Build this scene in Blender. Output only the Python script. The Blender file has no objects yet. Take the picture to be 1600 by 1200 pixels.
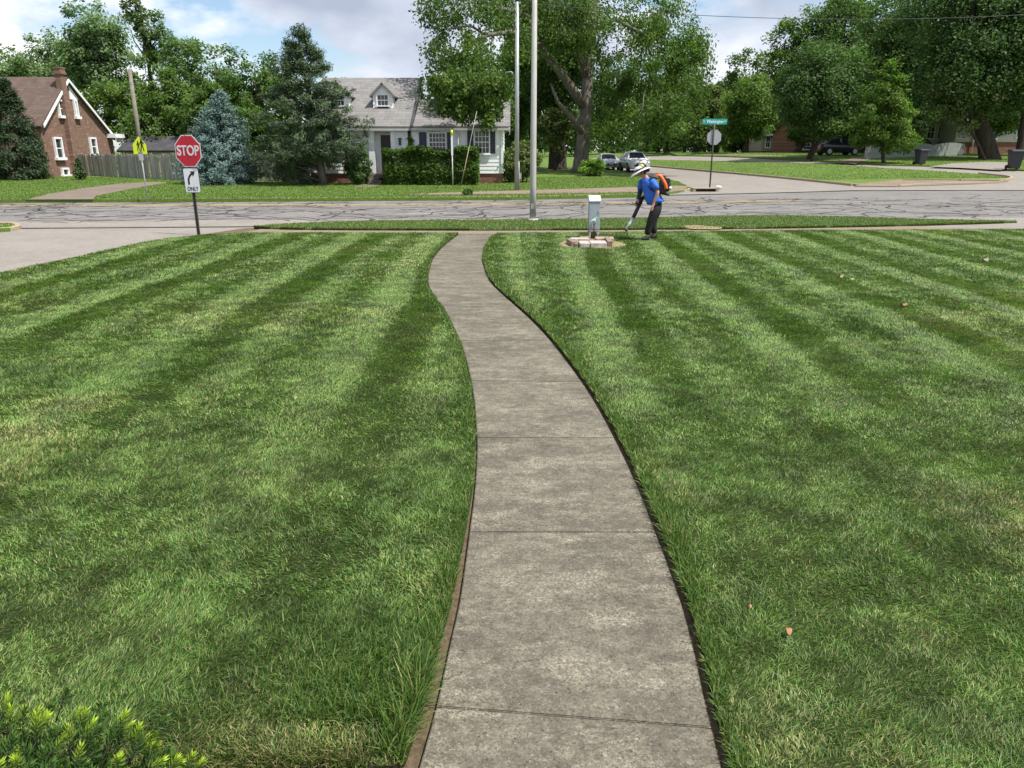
import bpy, bmesh, math, random
import numpy as np
from mathutils import Vector, Matrix, noise as mnoise
from mathutils.geometry import tessellate_polygon
R = math.radians
SC = bpy.context.scene
COL = SC.collection
random.seed(5)

# ------------------------------------------------------------------ camera
CAMZ, PITCH, F = 2.0, R(17.4), 1162.0          # photo pixels, 1600 wide
cam_d = bpy.data.cameras.new('camera')
cam = bpy.data.objects.new('camera', cam_d)
COL.objects.link(cam)
cam.location = (0, 0, CAMZ)
cam.rotation_euler = (R(90) - PITCH, 0, 0)
cam_d.sensor_width = 36
cam_d.lens = 36 * F / 1600
cam_d.clip_start = 0.05
cam_d.clip_end = 2000
SC.camera = cam
# ------------------------------------------------------------------ light
SUN_EL, SUN_AZ = R(60), R(115)                 # azimuth measured from +Y towards +X: to the right, a touch behind
SD = Vector((math.cos(SUN_EL) * math.sin(SUN_AZ), math.cos(SUN_EL) * math.cos(SUN_AZ), math.sin(SUN_EL)))
sun_d = bpy.data.lights.new('sun', 'SUN')
sun = bpy.data.objects.new('sun', sun_d)
COL.objects.link(sun)
sun.rotation_euler = SD.to_track_quat('Z', 'Y').to_euler()
sun_d.energy = 4.8
sun_d.angle = R(0.6)
sun_d.color = (1, 0.955, 0.88)
SC.view_settings.view_transform = 'Standard'
SC.view_settings.look = 'None'
SC.view_settings.exposure = 0.55
SC.view_settings.gamma = 1
try:
    SC.cycles.max_bounces = 8
    SC.cycles.diffuse_bounces = 3
    SC.cycles.transmission_bounces = 4
    SC.cycles.transparent_max_bounces = 6
except Exception:
    pass


class NT:
    """small node helper"""
    def __init__(s, tree):
        s.t = tree
        s.n = tree.nodes
        s.n.clear()

    def add(s, typ, ins=None, **props):
        nd = s.n.new(typ)
        for k, v in props.items():
            setattr(nd, k, v)
        for k, v in (ins or {}).items():
            sock = nd.inputs[k]
            if isinstance(v, bpy.types.NodeSocket):
                s.t.links.new(v, sock)
            else:
                sock.default_value = v
        return nd

    def math(s, op, a, b=0.0, clamp=False):
        nd = s.add('ShaderNodeMath', {0: a, 1: b}, operation=op, use_clamp=clamp)
        return nd.outputs[0]

    def ramp(s, fac, stops, interp='LINEAR'):
        nd = s.add('ShaderNodeValToRGB', {0: fac})
        cr = nd.color_ramp
        cr.interpolation = interp
        while len(cr.elements) < len(stops):
            cr.elements.new(0.5)
        for e, (p, c) in zip(cr.elements, stops):
            e.position = p
            e.color = (*c, 1) if len(c) == 3 else c
        return nd.outputs[0]

    def mix(s, fac, a, b, mode='MIX'):
        nd = s.add('ShaderNodeMix', data_type='RGBA', blend_type=mode)
        for sock, v in ((nd.inputs[0], fac), (nd.inputs[6], a), (nd.inputs[7], b)):
            if isinstance(v, bpy.types.NodeSocket):
                s.t.links.new(v, sock)
            else:
                sock.default_value = v if not isinstance(v, tuple) or len(v) == 4 else (*v, 1)
        return nd.outputs[2]

    def noise(s, vec, scale, detail=4, rough=0.55, w=None):
        nd = s.add('ShaderNodeTexNoise', {'Vector': vec, 'Scale': scale, 'Detail': detail, 'Roughness': rough})
        return nd.outputs[0]


w = bpy.data.worlds.new('World')
SC.world = w
w.use_nodes = True
nt = NT(w.node_tree)
sky = nt.add('ShaderNodeTexSky', sky_type='NISHITA', sun_disc=False)
sky.sun_elevation = SUN_EL
sky.sun_rotation = SUN_AZ
sky.air_density = 1.0
sky.dust_density = 0.6
sky.ozone_density = 2.0
tc = nt.add('ShaderNodeTexCoord')
mp = nt.add('ShaderNodeMapping', {'Vector': tc.outputs['Generated'], 'Scale': (1.0, 1.0, 2.1), 'Location': (0.61, 0.2, 0.0)})
n1 = nt.noise(mp.outputs[0], 4.2, 7, 0.55)
n2 = nt.noise(mp.outputs[0], 1.7, 2, 0.5)
cover = nt.math('ADD', nt.math('MULTIPLY', n1, 0.65), nt.math('MULTIPLY', n2, 0.5))
cfac = nt.ramp(cover, [(0.515, (0, 0, 0)), (0.58, (1, 1, 1))])
mp2 = nt.add('ShaderNodeMapping', {'Vector': tc.outputs['Generated'], 'Scale': (1.0, 1.0, 1.9), 'Location': (1.7, 0.9, 0.3)})
n3 = nt.noise(mp2.outputs[0], 5.5, 7, 0.44)
ccol = nt.ramp(n3, [(0.31, (0.38, 0.43, 0.54)), (0.44, (0.58, 0.63, 0.73)), (0.57, (0.93, 0.94, 0.96))])
bg1 = nt.add('ShaderNodeBackground', {'Color': sky.outputs[0], 'Strength': 0.11})
bg2 = nt.add('ShaderNodeBackground', {'Color': ccol, 'Strength': 0.88})
mx = nt.add('ShaderNodeMixShader', {0: cfac, 1: bg1.outputs[0], 2: bg2.outputs[0]})
nt.add('ShaderNodeOutputWorld', {'Surface': mx.outputs[0]})

# ------------------------------------------------------------------ picture <-> place
CP, SP = math.cos(PITCH), math.sin(PITCH)


def ray(px, py):
    u, v = (px - 800) / F, (600 - py) / F
    return Vector((u, CP + v * SP, -SP + v * CP))


def sstep(a, b, x):
    t = min(1, max(0, (x - a) / (b - a)))
    return t * t * (3 - 2 * t)


def terr(x, y):
    s = 0.016 + 0.026 * sstep(8, 26, x)
    return min(max(0.0, y - 35) * s, 1.75)


def G(px, py, dz=0.0):
    d = ray(px, py)
    f = lambda t: CAMZ + d.z * t - terr(d.x * t, d.y * t) - dz
    a, b = 0.5, 0.5
    while f(b) > 0 and b < 900:
        a = b
        b *= 1.08
    for _ in range(40):
        m = (a + b) / 2
        if f(m) > 0:
            a = m
        else:
            b = m
    return Vector((d.x * a, d.y * a, terr(d.x * a, d.y * a) + dz))


def atY(px, py, Y):
    d = ray(px, py)
    t = Y / d.y
    return Vector((d.x * t, Y, CAMZ + d.z * t))


def atX(px, py, X):
    d = ray(px, py)
    t = X / d.x
    return Vector((X, d.y * t, CAMZ + d.z * t))


def baseX(px, Y, z):
    return (px - 800) / F * (Y * CP + (CAMZ - z) * SP)


# ------------------------------------------------------------------ materials
MATS = {}


def pbr(name, build):
    m = bpy.data.materials.new(name)
    m.use_nodes = True
    n = NT(m.node_tree)
    build(n)
    MATS[name] = m
    return m


def out(n, sh):
    n.add('ShaderNodeOutputMaterial', {'Surface': sh})


def bsdf(n, col, rough=0.7, metal=0.0, spec=0.4, normal=None, **kw):
    ins = {'Base Color': col if not (isinstance(col, tuple) and len(col) == 3) else (*col, 1), 'Roughness': rough, 'Metallic': metal, 'Specular IOR Level': spec}
    if normal is not None:
        ins['Normal'] = normal
    ins.update(kw)
    return n.add('ShaderNodeBsdfPrincipled', ins).outputs[0]


def simple(name, col, rough=0.6, metal=0.0, spec=0.4, var=0.15, scale=6.0, bump=0.0, coat=0.0):
    """a real surface: base colour with slight dirt variation in object space"""
    def b(n):
        tcn = n.add('ShaderNodeTexCoord')
        f = n.noise(tcn.outputs['Object'], scale, 5, 0.6)
        lo = tuple(c * (1 - var) for c in col)
        hi = tuple(min(1, c * (1 + var)) for c in col)
        c = n.ramp(f, [(0.3, lo), (0.7, hi)])
        nrm = None
        if bump:
            nrm = n.add('ShaderNodeBump', {'Height': f, 'Strength': bump, 'Distance': 0.02}).outputs[0]
        kw = {'Coat Weight': coat} if coat else {}
        out(n, bsdf(n, c, rough, metal, spec, nrm, **kw))
    return pbr(name, b)


def leafmat(name, trans=0.3, rough=0.45, spec=0.35, tint=(0.9, 1.15, 0.45)):
    def b(n):
        a = n.add('ShaderNodeAttribute', attribute_name='col')
        c = a.outputs['Color']
        p = bsdf(n, c, rough, 0, spec)
        tcol = n.mix(1.0, c, (*tint, 1), 'MULTIPLY')
        tr = n.add('ShaderNodeBsdfTranslucent', {'Color': n.mix(1.0, tcol, (1.5, 1.5, 1.5, 1), 'MULTIPLY')}).outputs[0]
        out(n, n.add('ShaderNodeMixShader', {0: trans, 1: p, 2: tr}).outputs[0])
    return pbr(name, b)


leafmat('leaf', 0.38, 0.55, 0.2)
leafmat('needle', 0.12, 0.55, 0.3)
leafmat('grass_blade', 0.24, 0.5, 0.28)


def grassfloor(name, dark, mid, light, dry, sc=1.0, soil=False):
    def b(n):
        g = n.add('ShaderNodeNewGeometry').outputs['Position']
        fine = n.noise(g, 14 * sc, 6, 0.75)
        streak = n.noise(n.add('ShaderNodeMapping', {'Vector': g, 'Scale': (1.0, 0.25, 1)}).outputs[0], 1.6, 5, 0.6)
        big = n.noise(g, 0.35, 4, 0.6)
        c = n.ramp(fine, [(0.3, dark), (0.5, mid), (0.72, light)])
        c = n.mix(n.math('MULTIPLY', n.ramp(streak, [(0.48, (0, 0, 0)), (0.7, (1, 1, 1))]), 0.55), c, dry)
        c = n.mix(n.math('MULTIPLY', n.ramp(big, [(0.4, (0, 0, 0)), (0.65, (1, 1, 1))]), 0.45), c, mid)
        nm = n.add('ShaderNodeBump', {'Height': fine, 'Strength': 0.8, 'Distance': 0.05}).outputs[0]
        out(n, bsdf(n, c, 0.85, 0, 0.2, nm))
    pbr(name, b)


grassfloor('lawn_floor', (0.013, 0.020, 0.005), (0.026, 0.040, 0.009), (0.05, 0.068, 0.016), (0.065, 0.06, 0.022))
grassfloor('far_grass', (0.065, 0.115, 0.018), (0.10, 0.165, 0.028), (0.135, 0.20, 0.042), (0.15, 0.18, 0.055), 0.8)


def soilm(n):
    g = n.add('ShaderNodeNewGeometry').outputs['Position']
    f = n.noise(g, 30, 6, 0.7)
    c = n.ramp(f, [(0.3, (0.075, 0.055, 0.035)), (0.55, (0.145, 0.11, 0.07)), (0.75, (0.21, 0.165, 0.11))])
    out(n, bsdf(n, c, 0.95, 0, 0.1, n.add('ShaderNodeBump', {'Height': f, 'Strength': 0.9, 'Distance': 0.02}).outputs[0]))


pbr('soil', soilm)


def edge_soilm(n):
    g = n.add('ShaderNodeNewGeometry').outputs['Position']
    f = n.noise(g, 40, 6, 0.7)
    c = n.ramp(f, [(0.35, (0.025, 0.024, 0.012)), (0.6, (0.065, 0.058, 0.03)), (0.8, (0.12, 0.10, 0.06))])
    out(n, bsdf(n, c, 0.95, 0, 0.1, n.add('ShaderNodeBump', {'Height': f, 'Strength': 1, 'Distance': 0.03}).outputs[0]))


pbr('edge_soil', edge_soilm)


def strawm(n):
    g = n.add('ShaderNodeNewGeometry').outputs['Position']
    f = n.noise(g, 22, 6, 0.7)
    c = n.ramp(f, [(0.3, (0.13, 0.12, 0.05)), (0.5, (0.27, 0.21, 0.12)), (0.72, (0.38, 0.30, 0.19))])
    out(n, bsdf(n, c, 0.95, 0, 0.1, n.add('ShaderNodeBump', {'Height': f, 'Strength': 0.9, 'Distance': 0.03}).outputs[0]))


pbr('straw_soil', strawm)


def concrete(name, a, b_, c_, stain=0.5, agg=True, sc=1.0):
    def b(n):
        g = n.add('ShaderNodeNewGeometry').outputs['Position']
        grain = n.noise(g, 95 * sc, 3, 0.8)
        med = n.noise(g, (17 if agg else 9) * sc, 7, 0.8)
        big = n.noise(g, 1.1 * sc, 5, 0.62)
        stretch = n.noise(n.add('ShaderNodeMapping', {'Vector': g, 'Scale': (0.8, 1.5, 1), 'Location': (3, 7, 0)}).outputs[0], 3.1 * sc, 9, 0.82)
        col = n.ramp(med, [(0.28, a), (0.5, b_), (0.72, c_)])
        col = n.mix(n.math('MULTIPLY', n.ramp(big, [(0.38, (1, 1, 1)), (0.62, (0, 0, 0))]), stain), col, tuple(x * 0.55 for x in a))
        col = n.mix(n.math('MULTIPLY', n.math('MULTIPLY', n.ramp(stretch, [(0.47, (0, 0, 0)), (0.60, (1, 1, 1))]), n.ramp(n.noise(g, (85 if agg else 26) * sc, 7, 0.85), [(0.45, (0, 0, 0)), (0.58, (1, 1, 1))])), 0.9 if agg else 0.4), col, tuple(min(1, x * (1.45 if agg else 1.1)) for x in c_))
        if agg:
            vo = n.add('ShaderNodeTexVoronoi', {'Vector': g, 'Scale': 75.0 * sc, 'Randomness': 1.0})
            sp = n.ramp(vo.outputs['Distance'], [(0.14, (1, 1, 1)), (0.3, (0, 0, 0))])
            pick = n.ramp(vo.outputs['Color'], [(0.55, (0, 0, 0)), (0.75, (1, 1, 1))])
            col = n.mix(n.math('MULTIPLY', n.math('MULTIPLY', sp, pick), 0.4), col, tuple(min(1, x * 1.7) for x in c_))
            pit = n.ramp(n.noise(g, 60 * sc, 4, 0.8), [(0.33, (1, 1, 1)), (0.45, (0, 0, 0))])
            col = n.mix(n.math('MULTIPLY', pit, 0.75), col, tuple(x * 0.28 for x in a))
        col = n.mix(0.55, col, n.ramp(grain, [(0.3, (0.18, 0.18, 0.18)), (0.7, (0.92, 0.92, 0.92))]), 'OVERLAY')
        h = n.math('ADD', n.math('MULTIPLY', grain, 0.6), n.math('MULTIPLY', med, 0.5))
        out(n, bsdf(n, col, 0.92, 0, 0.2, n.add('ShaderNodeBump', {'Height': h, 'Strength': 0.55, 'Distance': 0.006}).outputs[0]))
    pbr(name, b)


concrete('walk_concrete', (0.078, 0.070, 0.054), (0.128, 0.115, 0.089), (0.215, 0.196, 0.148), 0.38)
concrete('pale_concrete', (0.188, 0.168, 0.148), (0.225, 0.203, 0.179), (0.265, 0.241, 0.215), 0.18, False, 0.5)
concrete('walk_tan', (0.165, 0.13, 0.095), (0.205, 0.162, 0.122), (0.25, 0.20, 0.152), 0.25, False, 0.6)
concrete('drive_brown', (0.135, 0.108, 0.082), (0.17, 0.138, 0.107), (0.21, 0.172, 0.135), 0.3, False, 0.6)
concrete('kerb_concrete', (0.26, 0.21, 0.14), (0.32, 0.26, 0.175), (0.38, 0.32, 0.225), 0.2, False, 1.0)
concrete('asphalt', (0.142, 0.133, 0.125), (0.175, 0.165, 0.155), (0.212, 0.201, 0.19), 0.3, False, 0.45)
simple('tar', (0.038, 0.035, 0.036), 0.75, var=0.3, scale=2)
simple('yellow_line', (0.46, 0.31, 0.11), 0.8, var=0.25, scale=3)
simple('white_line', (0.37, 0.36, 0.35), 0.8, var=0.2, scale=3)
simple('siding_white', (0.80, 0.81, 0.82), 0.55, var=0.06, scale=1.2)
simple('trim_white', (0.78, 0.79, 0.80), 0.5, var=0.05)
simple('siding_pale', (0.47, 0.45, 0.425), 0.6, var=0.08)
simple('siding_tan', (0.36, 0.30, 0.22), 0.7, var=0.1)
simple('shutter_blue', (0.028, 0.042, 0.062), 0.5)
simple('door_dark', (0.035, 0.02, 0.018), 0.4)
simple('step_stone', (0.16, 0.145, 0.125), 0.9, var=0.35, scale=5, bump=0.5)


def glassm(n):
    g = n.add('ShaderNodeNewGeometry').outputs['Position']
    f = n.noise(g, 2.5, 3, 0.6)
    c = n.ramp(f, [(0.35, (0.012, 0.014, 0.017)), (0.65, (0.055, 0.06, 0.065))])
    out(n, bsdf(n, c, 0.06, 0, 0.6))


pbr('window_glass', glassm)
simple('car_glass', (0.012, 0.014, 0.016), 0.12, spec=0.12, var=0.3, scale=3)


def roofm(name, a, b_, c_, row=0.16):
    def b(n):
        tcn = n.add('ShaderNodeTexCoord').outputs['Object']
        br = n.add('ShaderNodeTexBrick', {'Vector': n.add('ShaderNodeMapping', {'Vector': tcn, 'Rotation': (R(90), 0, 0)}).outputs[0], 'Color1': (*a, 1), 'Color2': (*c_, 1), 'Mortar': (*[x * 0.5 for x in a], 1), 'Scale': 1.0, 'Brick Width': 0.5, 'Row Height': row, 'Mortar Size': 0.012, 'Bias': 0.0})
        f = n.noise(tcn, 1.2, 6, 0.65)
        st = n.noise(n.add('ShaderNodeMapping', {'Vector': tcn, 'Scale': (2.0, 0.4, 0.4)}).outputs[0], 1.4, 5, 0.6)
        c = n.mix(0.62, br.outputs[0], n.ramp(f, [(0.3, a), (0.55, b_), (0.75, c_)]))
        c = n.mix(n.math('MULTIPLY', n.ramp(st, [(0.5, (0, 0, 0)), (0.7, (1, 1, 1))]), 0.35), c, tuple(x * 0.6 for x in a))
        out(n, bsdf(n, c, 0.9, 0, 0.2, n.add('ShaderNodeBump', {'Height': br.outputs['Fac'], 'Strength': -0.4, 'Distance': 0.02}).outputs[0]))
    pbr(name, b)


roofm('roof_grey', (0.155, 0.15, 0.147), (0.20, 0.192, 0.186), (0.26, 0.25, 0.243))
roofm('roof_brown', (0.085, 0.06, 0.05), (0.12, 0.085, 0.07), (0.155, 0.115, 0.095))
roofm('roof_dark', (0.045, 0.045, 0.05), (0.065, 0.065, 0.07), (0.09, 0.09, 0.095))


def brickm(name, c1, c2, mort, axis='x'):
    def b(n):
        tcn = n.add('ShaderNodeTexCoord').outputs['Object']
        rot = (R(90), 0, 0) if axis == 'x' else (R(90), 0, R(90))
        sep = n.add('ShaderNodeSeparateXYZ', {0: tcn})
        hx = sep.outputs['X'] if axis == 'x' else sep.outputs['Y']
        v = n.add('ShaderNodeCombineXYZ', {'X': hx, 'Y': sep.outputs['Z'], 'Z': 0.0}).outputs[0]
        br = n.add('ShaderNodeTexBrick', {'Vector': v, 'Color1': (*c1, 1), 'Color2': (*c2, 1), 'Mortar': (*mort, 1), 'Scale': 1.0, 'Brick Width': 0.24, 'Row Height': 0.085, 'Mortar Size': 0.012, 'Bias': -0.1})
        f = n.noise(v, 3.5, 5, 0.7)
        f2 = n.noise(n.add('ShaderNodeMapping', {'Vector': v, 'Scale': (1, 2.6, 1)}).outputs[0], 2.6, 2, 0.5)
        c = n.mix(0.5, br.outputs[0], n.ramp(f, [(0.3, c1), (0.7, c2)]))
        c = n.mix(n.math('MULTIPLY', n.ramp(f2, [(0.56, (0, 0, 0)), (0.68, (1, 1, 1))]), 0.5), c, tuple(min(1, x * 1.9) for x in c2))
        out(n, bsdf(n, c, 0.9, 0, 0.2, n.add('ShaderNodeBump', {'Height': br.outputs['Fac'], 'Strength': -0.5, 'Distance': 0.02}).outputs[0]))
    pbr(name, b)


brickm('brick_y', (0.125, 0.064, 0.050), (0.225, 0.135, 0.10), (0.26, 0.21, 0.17), 'y')
brickm('brick_x', (0.15, 0.06, 0.045), (0.23, 0.10, 0.07), (0.22, 0.18, 0.15), 'x')


def woodfence(n):
    tcn = n.add('ShaderNodeTexCoord').outputs['Object']
    v = n.add('ShaderNodeMapping', {'Vector': tcn, 'Scale': (1, 1, 0.12)}).outputs[0]
    f = n.noise(v, 9, 7, 0.75)
    f2 = n.noise(n.add('ShaderNodeMapping', {'Vector': tcn, 'Scale': (1, 1, 0.03)}).outputs[0], 6.3, 1, 0.5)
    c = n.ramp(f, [(0.3, (0.20, 0.187, 0.175)), (0.55, (0.38, 0.358, 0.338)), (0.75, (0.54, 0.515, 0.49))])
    c = n.mix(0.6, c, n.ramp(f2, [(0.35, (0.35, 0.34, 0.32)), (0.65, (1, 1, 1))]), 'MULTIPLY')
    out(n, bsdf(n, c, 0.9, 0, 0.15))


pbr('fence_wood', woodfence)
simple('cedar', (0.30, 0.15, 0.075), 0.8, var=0.3, scale=4)
simple('fence_white', (0.30, 0.32, 0.31), 0.6, var=0.15, scale=3)  # white pickets greyed down, the trees' shade put into the colour


def barkm(name, a, b_):
    def b(n):
        tcn = n.add('ShaderNodeTexCoord').outputs['Object']
        v = n.add('ShaderNodeMapping', {'Vector': tcn, 'Scale': (1, 1, 0.22)}).outputs[0]
        f = n.noise(v, 7, 7, 0.7)
        c = n.ramp(f, [(0.32, a), (0.65, b_)])
        out(n, bsdf(n, c, 0.95, 0, 0.1, n.add('ShaderNodeBump', {'Height': f, 'Strength': 1.0, 'Distance': 0.06}).outputs[0]))
    pbr(name, b)


barkm('bark_grey', (0.07, 0.062, 0.052), (0.20, 0.18, 0.155))
barkm('bark_dark', (0.03, 0.025, 0.02), (0.085, 0.07, 0.055))
simple('pole_grey', (0.36, 0.355, 0.325), 0.6, var=0.08, scale=3)
simple('pole_galv', (0.34, 0.36, 0.35), 0.45, 0.3, var=0.12, scale=4)
simple('pole_wood', (0.19, 0.175, 0.145), 0.9, var=0.25, scale=5)
simple('post_dark', (0.055, 0.05, 0.04), 0.7, var=0.3, scale=8)
simple('stop_red', (0.56, 0.012, 0.032), 0.4, var=0.06)
simple('sign_white', (0.72, 0.73, 0.76), 0.45, var=0.04)
simple('sign_back', (0.34, 0.35, 0.37), 0.4, 0.4, var=0.1, scale=8)
simple('sign_green', (0.02, 0.27, 0.23), 0.4, var=0.06)
simple('sign_letter', (0.62, 0.80, 0.80), 0.4, var=0.04)
simple('sign_yellow', (0.66, 0.78, 0.02), 0.4, var=0.05)
simple('sign_black', (0.012, 0.012, 0.014), 0.5)
simple('sign_grey', (0.42, 0.41, 0.41), 0.6, var=0.1)
simple('box_grey', (0.29, 0.335, 0.37), 0.5, 0.1, var=0.07, scale=5)
simple('box_cap', (0.55, 0.58, 0.62), 0.45, 0.1, var=0.05)  # sunlight on the sloped lid put into the colour, lighter than the box
simple('leg_rusty', (0.40, 0.36, 0.30), 0.8, var=0.5, scale=18)
simple('hydrant_green', (0.32, 0.50, 0.43), 0.5, var=0.12, scale=15)
simple('dark_metal', (0.045, 0.047, 0.045), 0.5, 0.3, var=0.3, scale=10)
simple('paver_pale', (0.42, 0.365, 0.33), 0.9, var=0.3, scale=14, bump=0.4)
simple('paver_brown', (0.22, 0.155, 0.12), 0.9, var=0.35, scale=12, bump=0.4)
simple('paver_pink', (0.36, 0.26, 0.205), 0.9, var=0.3, scale=10, bump=0.4)
simple('skin', (0.50, 0.27, 0.19), 0.55, var=0.08, scale=12)
simple('shirt_blue', (0.035, 0.135, 0.58), 0.8, var=0.15, scale=9, bump=0.3)
simple('trouser_black', (0.013, 0.0125, 0.0135), 0.8, var=0.35, scale=9, bump=0.4)
simple('shoe_dark', (0.05, 0.048, 0.045), 0.7, var=0.4, scale=14)
simple('sleeve_dark', (0.022, 0.035, 0.042), 0.8, var=0.2, scale=12)
simple('hair_dark', (0.025, 0.018, 0.013), 0.8)
simple('hat_white', (0.70, 0.70, 0.69), 0.75, var=0.08, scale=12)
simple('hat_dark', (0.055, 0.06, 0.065), 0.8, var=0.2)
simple('hat_yellow', (0.60, 0.62, 0.07), 0.7)
simple('plastic_black', (0.016, 0.016, 0.018), 0.42, var=0.2, scale=12)
simple('plastic_orange', (0.72, 0.13, 0.022), 0.42, var=0.1)
simple('plastic_white', (0.58, 0.55, 0.48), 0.5, var=0.1)
simple('metal_silver', (0.62, 0.63, 0.64), 0.35, 0.6, var=0.1)
simple('car_white', (0.72, 0.73, 0.74), 0.28, var=0.03, scale=2, coat=0.6)
simple('car_silver', (0.56, 0.57, 0.57), 0.3, 0.25, var=0.04, scale=2, coat=0.6)
simple('car_black', (0.014, 0.015, 0.019), 0.25, var=0.05, scale=2, coat=0.6)
simple('car_trim', (0.018, 0.018, 0.02), 0.5)
simple('tyre', (0.02, 0.02, 0.02), 0.85)
simple('rim', (0.40, 0.41, 0.42), 0.35, 0.7)
simple('lamp_clear', (0.62, 0.64, 0.66), 0.12, 0.2)
simple('bin_black', (0.032, 0.034, 0.038), 0.55, var=0.15)
simple('dead_leaf', (0.32, 0.15, 0.075), 0.7, var=0.2, scale=30)
simple('wire', (0.03, 0.03, 0.032), 0.6)
simple('pebble', (0.55, 0.50, 0.42), 0.9, bump=0.4)
M = MATS

# ------------------------------------------------------------------ mesh builders
WL = {}


def link(o, parent=None, loc=None):
    COL.objects.link(o)
    if parent is not None:
        o.parent = parent
        WL[o.name] = WL[parent.name]
    else:
        o.location = loc if loc is not None else (0, 0, 0)
        WL[o.name] = Vector(o.location)
    return o


def tag(o, label=None, cat=None, group=None, kind=None):
    for k, v in (('label', label), ('category', cat), ('group', group), ('kind', kind)):
        if v:
            o[k] = v
    return o


def thing(name, loc, label, cat, group=None):
    o = bpy.data.objects.new(name, None)
    o.empty_display_size = 0.2
    link(o, None, Vector(loc))
    return tag(o, label, cat, group)


class MB:
    def __init__(s):
        s.v, s.f, s.sm = [], [], []

    def add(s, vs, fs, smooth=False):
        k = len(s.v)
        s.v += [Vector(p) for p in vs]
        s.f += [tuple(i + k for i in f) for f in fs]
        s.sm += [smooth] * len(fs)
        return s

    def quad(s, a, b, c, d):
        return s.add([a, b, c, d], [(0, 1, 2, 3)])

    def box(s, c, d, yaw=0, mat=None):
        x, y, z = d[0] / 2, d[1] / 2, d[2] / 2
        pts = [Vector((i * x, j * y, k * z)) for k in (-1, 1) for j in (-1, 1) for i in (-1, 1)]
        rm = mat or Matrix.Rotation(yaw, 3, 'Z')
        pts = [rm @ p + Vector(c) for p in pts]
        return s.add(pts, [(0, 2, 3, 1), (4, 5, 7, 6), (0, 1, 5, 4), (2, 6, 7, 3), (0, 4, 6, 2), (1, 3, 7, 5)])

    def tube(s, pts, rad, n=10, cap=True, smooth=True):
        pts = [Vector(p) for p in pts]
        if not isinstance(rad, (list, tuple)):
            rad = [rad] * len(pts)
        base = len(s.v)
        up = None
        for i, p in enumerate(pts):
            d = (pts[min(i + 1, len(pts) - 1)] - pts[max(i - 1, 0)]).normalized()
            if up is None:
                up = Vector((0, 0, 1)) if abs(d.z) < 0.9 else Vector((1, 0, 0))
            a = d.cross(up).normalized()
            b = a.cross(d).normalized()
            up = b
            for k in range(n):
                t = 2 * math.pi * k / n
                s.v.append(p + (a * math.cos(t) + b * math.sin(t)) * rad[i])
        for i in range(len(pts) - 1):
            for k in range(n):
                k2 = (k + 1) % n
                s.f.append((base + i * n + k, base + i * n + k2, base + (i + 1) * n + k2, base + (i + 1) * n + k))
                s.sm.append(smooth)
        if cap:
            s.f.append(tuple(base + k for k in range(n))[::-1])
            s.f.append(tuple(base + (len(pts) - 1) * n + k for k in range(n)))
            s.sm += [False, False]
        return s

    def prism(s, poly, thick, frame=None):
        """poly in local (x,z); extruded along local +y by thick; frame = (origin, xdir, ydir, zdir)"""
        o, X, Y, Z = frame
        n = len(poly)
        a = [o + X * p[0] + Z * p[1] for p in poly]
        b = [q + Y * thick for q in a]
        fs = [tuple(range(n)), tuple(range(2 * n - 1, n - 1, -1))]
        fs += [(i, i + n, (i + 1) % n + n, (i + 1) % n) for i in range(n)]
        return s.add(a + b, fs)

    def ell(s, c, r, nu=16, nv=10, rot=None, zmin=-1.0):
        c = Vector(c)
        base = len(s.v)
        for j in range(nv + 1):
            ph = -math.pi / 2 + math.pi * j / nv
            for i in range(nu):
                th = 2 * math.pi * i / nu
                p = Vector((r[0] * math.cos(ph) * math.cos(th), r[1] * math.cos(ph) * math.sin(th), r[2] * max(zmin, math.sin(ph))))
                s.v.append((rot @ p if rot else p) + c)
        for j in range(nv):
            for i in range(nu):
                i2 = (i + 1) % nu
                s.f.append((base + j * nu + i, base + j * nu + i2, base + (j + 1) * nu + i2, base + (j + 1) * nu + i))
                s.sm.append(True)
        return s

    def build(s, name, mat, parent=None, origin=None, bevel=0.0):
        me = bpy.data.meshes.new(name)
        o = Vector((0, 0, 0))
        if parent is not None:
            o = WL[parent.name]
        elif origin is not None:
            o = Vector(origin)
        me.from_pydata([tuple(p - o) for p in s.v], [], s.f)
        me.polygons.foreach_set('use_smooth', s.sm)
        me.materials.append(mat)
        if bevel:
            bm = bmesh.new()
            bm.from_mesh(me)
            bmesh.ops.remove_doubles(bm, verts=bm.verts, dist=1e-5)
            ed = [e for e in bm.edges if len(e.link_faces) == 2 and e.calc_face_angle(0) > 0.6]
            bmesh.ops.bevel(bm, geom=ed, offset=bevel, segments=2, affect='EDGES', profile=0.6)
            bm.to_mesh(me)
            bm.free()
        me.update()
        ob = bpy.data.objects.new(name, me)
        return link(ob, parent, None if parent is not None else o)


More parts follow.
